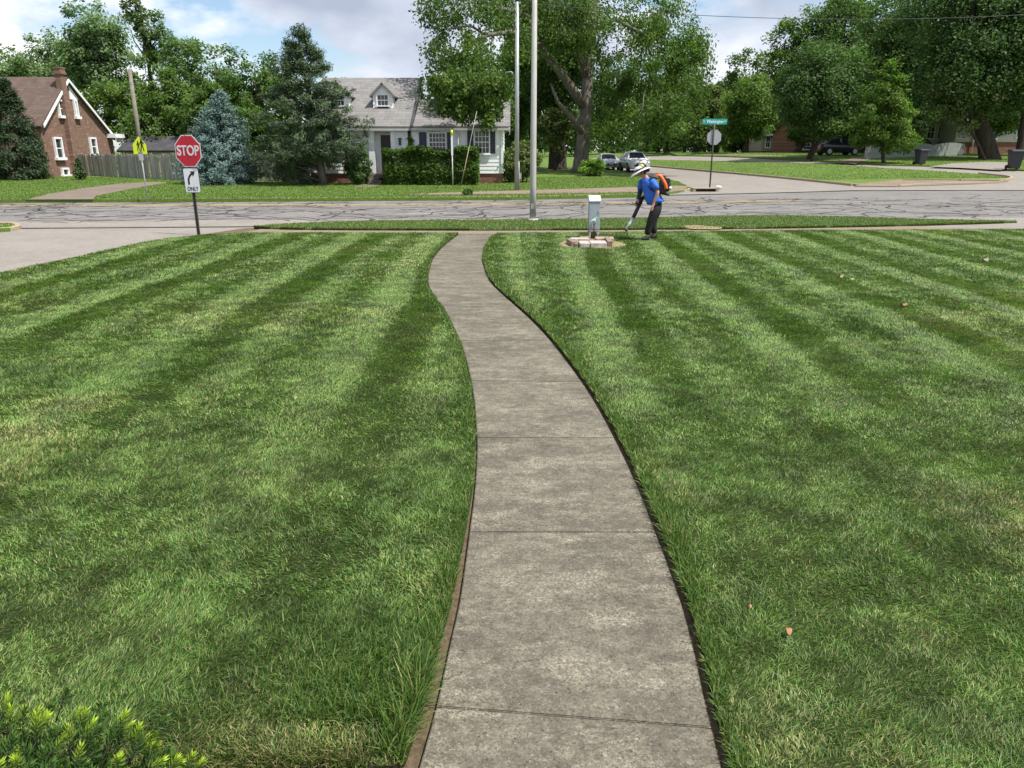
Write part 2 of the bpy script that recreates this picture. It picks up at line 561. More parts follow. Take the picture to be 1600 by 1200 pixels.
def np_mesh(name, V, faces, col=None, mat=None, parent=None, origin=None, attr_smooth=False):
    """V (n,3); faces = list of index arrays (m,k) ; col (n,3)"""
    o = np.array(WL[parent.name] if parent is not None else (origin if origin is not None else (0, 0, 0)), dtype=np.float64)
    V = (V - o).astype(np.float32)
    me = bpy.data.meshes.new(name)
    me.vertices.add(len(V))
    me.vertices.foreach_set('co', V.ravel())
    loops = np.concatenate([f.ravel() for f in faces]).astype(np.int32)
    tot = np.concatenate([np.full(len(f), f.shape[1]) for f in faces])
    start = np.concatenate([[0], np.cumsum(tot)[:-1]]).astype(np.int32)
    me.loops.add(len(loops))
    me.loops.foreach_set('vertex_index', loops)
    me.polygons.add(len(tot))
    me.polygons.foreach_set('loop_start', start)
    me.update(calc_edges=True)
    if col is not None:
        a = me.attributes.new('col', 'FLOAT_COLOR', 'POINT')
        c4 = np.ones((len(V), 4), dtype=np.float32)
        c4[:, :3] = col
        a.data.foreach_set('color', c4.ravel())
    me.materials.append(mat)
    ob = bpy.data.objects.new(name, me)
    return link(ob, parent, None if parent is not None else Vector(o))


GX = sorted(set([-200, -120, -80, -60, -45, -30, -20, -10, 0, 5] + list(range(8, 28, 2)) + [32, 38, 45, 60, 80, 120, 200]))
GY = [0, 10, 20, 35, 42, 50, 58, 66, 74, 82, 90, 100, 110, 120, 140, 150, 180, 250]


def sheet(name, pts, dz, mat, skirt=0.0, kind='structure', skirt_mat=None):
    """ground sheet from an outline, draped on the terrain; skirt = real vertical edge below it"""
    bm = bmesh.new()
    vs = [bm.verts.new((p[0], p[1], 0)) for p in pts]
    bm.faces.new(vs)
    bmesh.ops.triangulate(bm, faces=bm.faces[:])
    xs = [p[0] for p in pts]
    ys = [p[1] for p in pts]
    for gx in GX:
        if min(xs) < gx < max(xs):
            bmesh.ops.bisect_plane(bm, geom=bm.verts[:] + bm.edges[:] + bm.faces[:], plane_co=(gx, 0, 0), plane_no=(1, 0, 0))
    for gy in GY:
        if min(ys) < gy < max(ys):
            bmesh.ops.bisect_plane(bm, geom=bm.verts[:] + bm.edges[:] + bm.faces[:], plane_co=(0, gy, 0), plane_no=(0, 1, 0))
    bmesh.ops.remove_doubles(bm, verts=bm.verts, dist=1e-4)
    for v in bm.verts:
        v.co.z = terr(v.co.x, v.co.y) + dz
    for f in bm.faces:
        f.normal_update()
        if f.normal.z < 0:
            f.normal_flip()
    if skirt:
        be = [e for e in bm.edges if len(e.link_faces) == 1]
        r = bmesh.ops.extrude_edge_only(bm, edges=be)
        nv = [g for g in r['geom'] if isinstance(g, bmesh.types.BMVert)]
        for v in nv:
            v.co.z -= skirt
        if skirt_mat:
            for g in r['geom']:
                if isinstance(g, bmesh.types.BMFace):
                    g.material_index = 1
    me = bpy.data.meshes.new(name)
    bm.to_mesh(me)
    bm.free()
    me.materials.append(mat)
    if skirt_mat:
        me.materials.append(skirt_mat)
    ob = bpy.data.objects.new(name, me)
    link(ob)
    ob['kind'] = kind
    return ob


def ribbon(name, pts, wid, dz, h, mat, kind='structure'):
    """kerb-like bar along a ground polyline"""
    mb = MB()
    P = [Vector((p[0], p[1], 0)) for p in pts]
    ring = []
    for i, p in enumerate(P):
        d = (P[min(i + 1, len(P) - 1)] - P[max(0, i - 1)]).normalized()
        nrm = Vector((-d.y, d.x, 0))
        z = terr(p.x, p.y) + dz
        a, b = p - nrm * wid / 2, p + nrm * wid / 2
        k = len(mb.v)
        mb.v += [Vector((a.x, a.y, z - 0.15)), Vector((a.x, a.y, z + h - 0.015)), Vector((a.x, a.y, z + h)) + nrm * 0.015, Vector((b.x, b.y, z + h)) - nrm * 0.015, Vector((b.x, b.y, z + h - 0.015)), Vector((b.x, b.y, z - 0.15))]
        ring.append(k)
    for i in range(len(P) - 1):
        a, b = ring[i], ring[i + 1]
        for j in range(5):
            mb.f.append((a + j, a + j + 1, b + j + 1, b + j))
            mb.sm.append(False)
    mb.f.append(tuple(ring[0] + j for j in range(6)))
    mb.f.append(tuple(ring[-1] + j for j in range(5, -1, -1)))
    mb.sm += [False, False]
    o = mb.build(name, mat)
    o['kind'] = kind
    return o


def spline(P, n=6):
    P = [Vector(p) for p in P]
    outp = []
    for i in range(len(P) - 1):
        p0, p1, p2, p3 = P[max(0, i - 1)], P[i], P[i + 1], P[min(len(P) - 1, i + 2)]
        for k in range(n):
            t = k / n
            outp.append(0.5 * ((2 * p1) + (p2 - p0) * t + (2 * p0 - 5 * p1 + 4 * p2 - p3) * t * t + (3 * p1 - p0 - 3 * p2 + p3) * t ** 3))
    outp.append(P[-1])
    return outp


def text_mesh(name, body, size, mat, parent, frame, xs=1.0, bold=0.0, align='CENTER'):
    """flat lettering with a little thickness; frame = (origin, X dir, normal dir, Z dir), text centred on the origin"""
    cu = bpy.data.curves.new('txt', 'FONT')
    cu.body = body
    cu.size = size
    cu.align_x = align
    cu.align_y = 'CENTER'
    cu.extrude = 0.002
    cu.offset = bold
    tmp = bpy.data.objects.new('txt', cu)
    COL.objects.link(tmp)
    dg = bpy.context.evaluated_depsgraph_get()
    me = bpy.data.meshes.new_from_object(tmp.evaluated_get(dg))
    bpy.data.objects.remove(tmp)
    bpy.data.curves.remove(cu)
    o, X, N, Z = frame
    for v in me.vertices:
        v.co = o + X * (v.co.x * xs) + Z * v.co.y + N * v.co.z - WL[parent.name]
    me.materials.clear()
    me.materials.append(mat)
    me.name = name
    ob = bpy.data.objects.new(name, me)
    return link(ob, parent)


def frame(o, yaw, tilt=0):
    """sign frame: X to the viewer's right, N towards -Y when yaw = 0"""
    X = Vector((math.cos(yaw), math.sin(yaw), 0))
    N = Vector((math.sin(yaw), -math.cos(yaw), 0))
    Z = Vector((0, 0, 1))
    if tilt:
        q = Matrix.Rotation(tilt, 3, N)
        X, Z = q @ X, q @ Z
    return Vector(o), X, N, Z


def skin_mesh(name, V, E, rad, mat, parent, sub=2, root=0):
    me = bpy.data.meshes.new('tmp')
    me.from_pydata([tuple(v) for v in V], E, [])
    tmp = bpy.data.objects.new('tmp', me)
    COL.objects.link(tmp)
    md = tmp.modifiers.new('s', 'SKIN')
    md.use_smooth_shade = True
    sv = me.skin_vertices[0].data
    for i, r in enumerate(rad):
        sv[i].radius = (r, r) if not isinstance(r, tuple) else r
        sv[i].use_root = (i == root)
    sd = tmp.modifiers.new('d', 'SUBSURF')
    sd.levels = sd.render_levels = sub
    dg = bpy.context.evaluated_depsgraph_get()
    m2 = bpy.data.meshes.new_from_object(tmp.evaluated_get(dg))
    bpy.data.objects.remove(tmp)
    off = WL[parent.name]
    for v in m2.vertices:
        v.co -= off
    m2.polygons.foreach_set('use_smooth', [True] * len(m2.polygons))
    m2.materials.clear()
    m2.materials.append(mat)
    m2.name = name
    ob = bpy.data.objects.new(name, m2)
    return link(ob, parent)

# ================================================================== GROUND AND ROADS
ROADZ = -0.08


def P2(lst, dz=0.0):
    return [G(a, b, dz) for a, b in lst]


gx = np.array([-600, -350] + GX + [350, 600], float)
gy = np.array([-30, -10] + GY + [320, 420, 600, 900], float)
bm = bmesh.new()
grid = [[bm.verts.new((x, y, terr(x, y) - 0.16)) for x in gx] for y in gy]
for j in range(len(gy) - 1):
    for i in range(len(gx) - 1):
        bm.faces.new((grid[j][i], grid[j][i + 1], grid[j + 1][i + 1], grid[j + 1][i]))
me = bpy.data.meshes.new('ground')
bm.to_mesh(me)
bm.free()
me.materials.append(M['far_grass'])
ground = link(bpy.data.objects.new('ground', me))
ground['kind'] = 'structure'

# main road, its worn lines and the tar-sealed cracks
near_edge = P2([(-900, 360), (-400, 353), (0, 348), (450, 345), (800, 343), (1200, 342), (1600, 342), (2100, 344), (2600, 346)], ROADZ)
far_edge = P2([(-900, 322), (-400, 316.5), (0, 313), (400, 311.3), (800, 308.6), (1000, 304.5), (1075, 300), (1200, 296), (1330, 290), (1600, 285), (2000, 284), (2600, 284)], ROADZ)
sheet('main_road', [p - Vector((0, 1.8, 0)) for p in near_edge] + [p + Vector((0, 1.0, 0)) for p in far_edge[::-1]], ROADZ, M['asphalt'])
# concrete gutter pan along the near side
sheet('gutter_pan', [p - Vector((0, 1.7, 0)) for p in near_edge] + [p + Vector((0, 0.42, 0)) for p in near_edge[::-1]], ROADZ + 0.004, M['pale_concrete'])


def stripe(name, pts, wid, mat, dz=ROADZ + 0.006):
    L = spline(pts, 6)
    a, b = [], []
    for i, p in enumerate(L):
        d = L[min(i + 1, len(L) - 1)] - L[max(0, i - 1)]
        n_ = Vector((-d.y, d.x, 0)).normalized() * wid / 2
        a.append(p + n_)
        b.append(p - n_)
    return sheet(name, a + b[::-1], dz, mat)


yl = P2([(-500, 327.5), (0, 322), (400, 320.5), (800, 319), (1000, 317), (1255, 313.5)], ROADZ)
stripe('lane_marking', [p + Vector((0, 0.16, 0)) for p in yl], 0.19, M['yellow_line'])
stripe('lane_marking', [p - Vector((0, 0.16, 0)) for p in yl], 0.19, M['yellow_line'])
for a, b in (((150, 337.5), (262, 336.8)), ((598, 335), (728, 333.6)), ((1110, 330), (1250, 327.5)), ((-330, 341), (-190, 340))):
    stripe('lane_marking', P2([a, b], ROADZ), 0.12, M['white_line'])

rnd = random.Random(11)
cr_v, cr_f = [], []


def crack(p, ang, length, wid):
    pts = [Vector((p[0], p[1], 0))]
    a = ang
    n_ = max(4, int(length / 0.16))
    for i in range(n_):
        a += rnd.gauss(0, 0.33) + (ang - a) * 0.12
        pts.append(pts[-1] + Vector((math.cos(a), math.sin(a), 0)) * 0.16)
    base = len(cr_v)
    for i, q in enumerate(pts):
        d = pts[min(i + 1, len(pts) - 1)] - pts[max(0, i - 1)]
        m = Vector((-d.y, d.x, 0)).normalized() * wid * (0.35 + 0.65 * abs(math.sin(i * 0.9 + p[0])) * rnd.uniform(0.6, 1.15)) / 2
        z = terr(q.x, q.y) + ROADZ + 0.006
        cr_v.extend([(q.x - m.x, q.y - m.y, z), (q.x + m.x, q.y + m.y, z)])
    for i in range(len(pts) - 1):
        k = base + 2 * i
        cr_f.append((k, k + 1, k + 3, k + 2))


for k in range(430):
    x = rnd.uniform(-26, 30)
    if rnd.random() < 0.25:
        x = rnd.choice([-16, -10, 2, 9, 14, 17]) + rnd.gauss(0, 2.5)
    f = rnd.random() ** 0.9
    y0, y1 = 23.6 + 0.04 * x, 34.0 + 0.08 * x
    y = y0 + (y1 - y0) * f
    ang = rnd.choice([0.05, 0.05, 0.05, 1.2, 0.7, -0.5]) + rnd.gauss(0, 0.18)
    crack((x, y), ang, rnd.uniform(0.6, 3.6), rnd.uniform(0.05, 0.13))
for x in (-19, -13.2, -5, -0.6, 5, 9.8, 15, 21):
    crack((x, 23.5 + 0.04 * x), 1.25 + rnd.gauss(0, 0.2), 10, 0.085)
for v0 in (24.6, 26.6, 28.4, 31.6):
    x = -27
    while x < 30:
        ln = rnd.uniform(4, 9)
        crack((x, v0 + 0.055 * x), 0.055, ln, 0.06)
        x += ln + rnd.uniform(0.5, 4)
me = bpy.data.meshes.new('crack_sealant')
me.from_pydata(cr_v, [], cr_f)
me.materials.append(M['tar'])
o = link(bpy.data.objects.new('crack_sealant', me))
o['kind'] = 'structure'

# side street to the left, on the near side
sheet('side_street', [Vector((-8.2, -3, 0)), Vector((-8.3, 17.5, 0))] + P2([(330, 366), (420, 356.5), (420, 351)], 0) + P2([(0, 354), (-300, 360)], 0) + [Vector((-16.5, 18, 0)), Vector((-17, -3, 0))], ROADZ + 0.012, M['pale_concrete'])
for a, b in (((-400, 372), (250, 357)), ((-200, 392), (200, 374))):
    p, q = P2([a, b], 0)
    crack_n = len(cr_v)

# boulevard beyond the main road: the street left of the median, and the lane behind it
sheet('boulevard', P2([(1040, 303), (1050, 284), (985, 270), (950, 262), (938, 251), (925, 246), (1060, 243.2), (1130, 244), (1210, 249), (1300, 253), (1383, 258), (1447, 259), (1563, 264), (1640, 268), (1900, 285), (1800, 297), (1330, 296)]), -0.045, M['pale_concrete'])
MED = P2([(1330, 287.5), (1225, 276.5), (1112, 266.5), (1019, 258.5), (985, 253.5), (968, 250.2), (1000, 249.2), (1050, 250.3), (1130, 251.8), (1210, 253.6), (1319, 257.8), (1383, 262.5), (1455, 266.5), (1530, 272), (1568, 276), (1577, 279), (1562, 281.5), (1500, 280.5), (1410, 280)], 0.06)
sheet('median_lawn', MED, 0.06, M['far_grass'], 0.25, skirt_mat=M['kerb_concrete'])
ribbon('kerb', spline(P2([(1340, 289.5), (1225, 278), (1112, 268), (1019, 259.8), (985, 254.8), (962, 250.8)], 0.0), 4), 0.16, -0.04, 0.12, M['kerb_concrete'])
ribbon('kerb', spline(P2([(1405, 290.5), (1440, 287.8), (1500, 286.2), (1560, 285)], 0.0), 4), 0.16, -0.06, 0.10, M['kerb_concrete'])
ribbon('kerb', spline(P2([(1500, 282.3), (1562, 282.4), (1580, 279.5), (1572, 276), (1530, 271.6)], 0.0), 4), 0.16, -0.04, 0.14, M['kerb_concrete'])
sheet('kerb_ramp', P2([(1335, 290.5), (1405, 281), (1500, 282.2), (1575, 283), (1530, 286.5), (1400, 291)]), 0.0, M['walk_tan'], 0.1)

# lawns beyond the road
FAR = P2([(-900, 321), (-400, 315.8), (0, 312.3), (400, 310.6), (800, 308), (1000, 304), (1058, 299), (1080, 294), (1060, 283.5), (1020, 276.5), (985, 270.5), (952, 262.5), (940, 252), (924, 246.5)], 0.05) + [Vector((12, 150, 0)), Vector((-120, 150, 0)), Vector((-120, 40, 0))]
sheet('far_lawn', FAR, 0.05, M['far_grass'], 0.25)
ribbon('kerb', P2([(-900, 321.6), (-400, 316.3), (0, 312.8), (400, 311.1), (800, 308.5), (1000, 304.5), (1060, 299.4), (1083, 294.6)], 0.0), 0.15, ROADZ, 0.14, M['kerb_concrete'])
sheet('far_sidewalk', P2([(640, 302.5), (760, 299), (830, 297), (900, 294.8), (1000, 292), (1050, 289.5), (1079, 291.5), (1062, 298), (1000, 300.5), (900, 302.5), (800, 303.8), (640, 304)], 0.06), 0.062, M['walk_tan'])
sheet('driveway', P2([(40, 311.8), (75, 303), (130, 294), (185, 287), (245, 284), (262, 285.5), (240, 289), (200, 296), (150, 306), (146, 311.4)], 0.06), 0.062, M['drive_brown'])
sheet('garden_path', P2([(552, 292.5), (565, 288.5), (578, 286.5), (601, 286.5), (590, 290), (572, 293.5)], 0.06), 0.064, M['walk_tan'])
FARR = P2([(1060, 242.6), (1124, 243.6), (1200, 246.8), (1300, 252), (1383, 257.2), (1447, 258.4), (1563, 263.5), (1640, 267.5), (1900, 284)], 0.05) + [Vector((140, 60, 0)), Vector((140, 200, 0)), Vector((25, 200, 0))]
sheet('far_lawn', FARR, 0.05, M['far_grass'], 0.25)
sheet('driveway', P2([(1452, 260.5), (1500, 262.3), (1563, 265.8), (1588, 262), (1592, 254), (1540, 253), (1490, 255)], 0.06), 0.066, M['pale_concrete'])
sheet('driveway', P2([(1301, 253.8), (1338, 256.3), (1354, 250.5), (1370, 245), (1350, 244), (1325, 249)], 0.06), 0.066, M['walk_tan'])
sheet('far_sidewalk', P2([(1100, 241.2), (1170, 242), (1240, 244.5), (1300, 247.5), (1300, 248.6), (1235, 245.8), (1170, 243.2), (1100, 242)], 0.06), 0.066, M['walk_tan'])

# lawns on the near side, the winding walk, the verge
walkL = [(655, 1200), (682, 1105), (705, 1000), (721, 925), (738, 800), (743.5, 750), (746, 699), (744.7, 671), (740.6, 621), (734, 584), (722, 540), (708, 509), (695, 484), (680, 465), (670.5, 446), (670, 427.5), (678, 402.5), (694, 384), (717, 366)]
walkR = [(1127, 1200), (1102, 1100), (1080, 1000), (1055, 915), (1012, 800), (991, 750), (967, 699), (937.5, 643), (912.5, 602.5), (881, 559), (850, 521), (819, 490), (787.5, 462), (765.6, 440), (754.7, 415), (753, 399), (759, 380.6), (774, 366)]
WZ = -0.015
wl = spline(P2(walkL, WZ), 5)
wr = spline(P2(walkR, WZ), 5)
ext = lambda L: [L[0] + (L[0] - L[3]).normalized() * 1.3] + L
wl, wr = ext(wl), ext(wr)


def offset(L, d):
    r = []
    for i, p in enumerate(L):
        t = (L[min(i + 1, len(L) - 1)] - L[max(0, i - 1)])
        n_ = Vector((-t.y, t.x, 0)).normalized()
        dd = d(p) if callable(d) else d
        r.append(p + n_ * dd)
    return r


# slabs of the walk, separated by real joints
joint_px = [((682, 1104), (1112, 1137)), ((740, 831), (1022, 831.5)), ((745, 684), (957, 684)), ((736, 595), (905, 596)), ((719, 532), (858, 531)), ((690, 478), (806, 479)), ((669.7, 426), (757, 427)), ((687, 391), (754, 391))]
wb = MB()


def cross(L, a, b):
    for i in range(len(L) - 1):
        p, q = L[i], L[i + 1]
        da = (b.x - a.x) * (p.y - a.y) - (b.y - a.y) * (p.x - a.x)
        db = (b.x - a.x) * (q.y - a.y) - (b.y - a.y) * (q.x - a.x)
        if da == 0 or da * db < 0:
            t = da / (da - db)
            return i, p.lerp(q, t)
    return None


cuts = []
for a, b in joint_px:
    A, B = G(*a, WZ), G(*b, WZ)
    ca, cb = cross(wl, A, B), cross(wr, A, B)
    if ca and cb:
        cuts.append((ca, cb))
cuts = sorted(cuts, key=lambda c: c[0][0])
prev = None
slabs = []
seg = [((-1, wl[0]), (-1, wr[0]))] + cuts + [((len(wl) - 1, wl[-1]), (len(wr) - 1, wr[-1]))]
for k in range(len(seg) - 1):
    (la, pa), (ra, qa) = seg[k]
    (lb, pb), (rb, qb) = seg[k + 1]
    left = [pa] + [wl[i] for i in range(la + 1, lb + 1)] + [pb]
    right = [qa] + [wr[i] for i in range(ra + 1, rb + 1)] + [qb]
    left = [p for i, p in enumerate(left) if i == 0 or (p - left[i - 1]).length > 1e-3]
    right = [p for i, p in enumerate(right) if i == 0 or (p - right[i - 1]).length > 1e-3]
    g = 0.0035
    if len(left) > 1:
        left[0] = left[0] + (left[1] - left[0]).normalized() * g
        right[0] = right[0] + (right[1] - right[0]).normalized() * g
        left[-1] = left[-1] + (left[-2] - left[-1]).normalized() * g
        right[-1] = right[-1] + (right[-2] - right[-1]).normalized() * g
    slabs.append((left, right))
bm = bmesh.new()
for left, right in slabs:
    n_ = 14
    def resamp(L):
        d = [0]
        for i in range(1, len(L)):
            d.append(d[-1] + (L[i] - L[i - 1]).length)
        r, j = [], 0
        for k in range(n_ + 1):
            t = d[-1] * k / n_
            while j < len(L) - 2 and d[j + 1] < t:
                j += 1
            s_ = (t - d[j]) / max(1e-6, d[j + 1] - d[j])
            r.append(L[j].lerp(L[j + 1], min(1, max(0, s_))))
        return r
    A, B = resamp(left), resamp(right)
    top = [bm.verts.new((p.x, p.y, WZ)) for p in A] + [bm.verts.new((p.x, p.y, WZ)) for p in B[::-1]]
    f = bm.faces.new(top)
    if f.normal.z < 0:
        f.normal_flip()
    ex = bmesh.ops.extrude_face_region(bm, geom=[f])
    for g_ in ex['geom']:
        if isinstance(g_, bmesh.types.BMVert):
            g_.co.z -= 0.0
    for v in top:
        v.co.z -= 0.1
bmesh.ops.recalc_face_normals(bm, faces=bm.faces)
ed = [e for e in bm.edges if len(e.link_faces) == 2 and e.calc_face_angle(0) > 0.8 and min(v.co.z for v in e.verts) > -0.05]
bmesh.ops.bevel(bm, geom=ed, offset=0.004, segments=2, affect='EDGES')
me = bpy.data.meshes.new('walkway')
bm.to_mesh(me)
bm.free()
me.materials.append(M['walk_concrete'])
o = link(bpy.data.objects.new('walkway', me))
o['kind'] = 'structure'
wbase = offset(wl, -0.02) + offset(wr, 0.02)[::-1]
sheet('walkway', wbase, WZ - 0.007, M['walk_concrete'])
# soil showing in the edging gaps and the joints
sheet('soil', [Vector((-9, -2, 0)), Vector((14, -2, 0)), Vector((14, 21, 0)), Vector((-7.4, 21, 0)), Vector((-8.4, 18, 0)), Vector((-9, 14, 0))], -0.042, M['soil'])
# crack across the nearest slab joint

vfront = [(397, 355.4), (430, 357), (500, 358.3), (700, 359), (800, 359), (1100, 357.2), (1300, 354.5), (1500, 350.2), (1589, 347.3)]
vback = [(1586, 345.6), (1500, 344.3), (1400, 341.5), (1300, 338.6), (1200, 337.4), (1100, 338.5), (1000, 341), (800, 343.8), (600, 345.3), (450, 350), (397, 354.8)]
VERGE = spline(P2(vfront, 0.0), 3) + spline(P2(vback, 0.0), 3)
sheet('verge_lawn', VERGE, 0.0, M['lawn_floor'], 0.15, skirt_mat=M['edge_soil'])
swL = P2([(330, 372), (420, 356), (500, 354), (1300, 348), (1480, 347), (1600, 347.5), (2000, 349), (2600, 350)], -0.03)
swB = P2([(2600, 363), (1600, 361), (1000, 365), (450, 367), (330, 372)], -0.03)
sheet('sidewalk', swL + swB[:-1], -0.022, M['walk_tan'], 0.1)
sheet('driveway', P2([(1430, 355.5), (1520, 349), (1600, 346.2), (2200, 349), (2600, 354), (2600, 359.5), (1600, 357.5)], -0.02), -0.018, M['pale_concrete'], 0.1)

gapL = lambda p: 0.025 + 0.045 * sstep(4.2, 2.0, p.y)
lawnL_edge = offset(wl, lambda p: 0.018 + 0.04 * (1 - sstep(2.0, 4.5, p.y)))
lawnR_edge = offset(wr, lambda p: -0.034)
LAWN_L = [p for p in lawnL_edge if p.y > 2.06]
LAWN_L = [Vector((LAWN_L[0].x - 0.03, 2.03, 0))] + LAWN_L + P2([(712, 364), (600, 363.5), (450, 363.2), (390, 363.6), (325, 366), (260, 372), (200, 383), (100, 406), (0, 426), (-100, 445), (-300, 500), (-500, 560)], 0)
LAWN_L += [Vector((-8.6, 2.2, 0)), Vector((-3.0, 2.05, 0)), Vector((-2.0, 2.0, 0))]
LAWN_R = lawnR_edge + P2([(782, 364), (900, 362.8), (1100, 361), (1300, 359.3), (1600, 358), (2200, 359.5)], 0) + [Vector((26, 12, 0)), Vector((9, 0.4, 0))]
sheet('front_lawn', LAWN_L, 0.0, M['lawn_floor'], 0.16, skirt_mat=M['edge_soil'])
sheet('front_lawn', LAWN_R, 0.0, M['lawn_floor'], 0.16, skirt_mat=M['edge_soil'])
CORNER = P2([(-400, 362), (-60, 359), (0, 357.2), (15, 356), (25, 353.5), (20, 350.5), (0, 349.3), (-60, 349.5), (-400, 354)], 0.03)
sheet('corner_lawn', CORNER, 0.03, M['far_grass'], 0.15)
ribbon('kerb', spline(P2([(-60, 349.2), (0, 349), (22, 350), (28, 353.5), (16, 357), (0, 358), (-60, 360)], 0), 4), 0.15, ROADZ, 0.12, M['kerb_concrete'])
# bare straw-coloured ground round the cabinet and a dry patch in the verge
def blob(cx, cy, rx, ry, seed, n_=26):
    rr = random.Random(seed)
    ph = [rr.uniform(0, 6.3) for _ in range(4)]
    L = []
    for i in range(n_):
        t = 2 * math.pi * i / n_
        k = 1 + 0.10 * math.sin(2 * t + ph[0]) + 0.09 * math.sin(3 * t + ph[1]) + 0.07 * math.sin(5 * t + ph[2])
        L.append(Vector((cx + rx * k * math.cos(t), cy + ry * k * math.sin(t), 0)))
    return L


c0 = G(925, 381, 0)
DIRT = blob(c0.x, c0.y + 0.1, 0.66, 1.05, 3)
sheet('bare_soil', DIRT, 0.006, M['straw_soil'])
c1 = G(1096, 353, 0.04)
DRY = blob(c1.x, c1.y, 0.5, 0.6, 9)
sheet('bare_soil', DRY, 0.006, M['straw_soil'])

# ================================================================== GRASS (nobody could count it)
rng = np.random.default_rng(4)


def vnoise(x, y, sc, seed):
    r = np.random.default_rng(seed)
    T = r.random((64, 64))
    u, v = x * sc + 1000, y * sc + 1000
    i, j = np.floor(u).astype(int), np.floor(v).astype(int)
    fu, fv = u - i, v - j
    fu = fu * fu * (3 - 2 * fu)
    fv = fv * fv * (3 - 2 * fv)
    a, b = T[i % 64, j % 64], T[(i + 1) % 64, j % 64]
    c, d = T[i % 64, (j + 1) % 64], T[(i + 1) % 64, (j + 1) % 64]
    return (a * (1 - fu) + b * fu) * (1 - fv) + (c * (1 - fu) + d * fu) * fv


def fbm(x, y, sc, seed, o=3):
    s, amp, t = 0, 1, 0
    for k in range(o):
        s = s + amp * vnoise(x, y, sc * 2 ** k, seed + k)
        t += amp
        amp *= 0.55
    return s / t


def inside(x, y, poly):
    r = np.zeros(len(x), bool)
    n_ = len(poly)
    for i in range(n_):
        x0, y0 = poly[i][0], poly[i][1]
        x1, y1 = poly[(i + 1) % n_][0], poly[(i + 1) % n_][1]
        if y0 == y1:
            continue
        c = ((y0 > y) != (y1 > y)) & (x < (x1 - x0) * (y - y0) / (y1 - y0) + x0)
        r ^= c
    return r


def sstep_np(a, b, x):
    t = np.clip((x - a) / (b - a), 0, 1)
    return t * t * (3 - 2 * t)


def edge_dist(x, y, L):
    d = np.full(len(x), 9.0)
    for p in L:
        d = np.minimum(d, np.hypot(x - p.x, y - p.y))
    return d


def blades(x, y, z0, length, width, leanx, leany, col, curve=1.0):
    n_ = len(x)
    lean = np.hypot(leanx, leany) + 1e-6
    dx, dy = leanx / lean, leany / lean
    t1 = np.clip(lean * 0.6, 0, 0.80)
    t2 = np.clip(lean * 1.15 * curve, 0, 1.25)
    rot = rng.normal(0, 0.75, n_)
    wx = -dy * np.cos(rot) - dx * np.sin(rot)
    wy = dx * np.cos(rot) - dy * np.sin(rot)
    l1, l2 = length * 0.55, length * 0.45
    mx, my, mz = x + dx * np.sin(t1) * l1, y + dy * np.sin(t1) * l1, z0 + np.cos(t1) * l1
    tx, ty, tz = mx + dx * np.sin(t2) * l2, my + dy * np.sin(t2) * l2, mz + np.cos(t2) * l2
    hw = width / 2
    V = np.empty((n_, 5, 3))
    V[:, 0] = np.stack([x - wx * hw, y - wy * hw, z0], 1)
    V[:, 1] = np.stack([x + wx * hw, y + wy * hw, z0], 1)
    V[:, 2] = np.stack([mx + wx * hw * 0.8, my + wy * hw * 0.8, mz], 1)
    V[:, 3] = np.stack([mx - wx * hw * 0.8, my - wy * hw * 0.8, mz], 1)
    V[:, 4] = np.stack([tx, ty, tz], 1)
    k = np.arange(n_)[:, None] * 5
    q = k + np.array([[0, 1, 2, 3]])
    t = k + np.array([[3, 2, 4]])
    c = np.repeat(col[:, None, :], 5, 1)
    return V.reshape(-1, 3), q, t, c.reshape(-1, 3)


def stack(name, parts, mat, label=None):
    Vs, qs, ts, cs, off = [], [], [], [], 0
    for V, q, t, c in parts:
        Vs.append(V)
        qs.append(q + off)
        ts.append(t + off)
        cs.append(c)
        off += len(V)
    o = np_mesh(name, np.concatenate(Vs), [np.concatenate(qs), np.concatenate(ts)], np.concatenate(cs), mat)
    o['kind'] = 'stuff'
    if label:
        o['label'] = label
        o['category'] = 'grass'
    return o


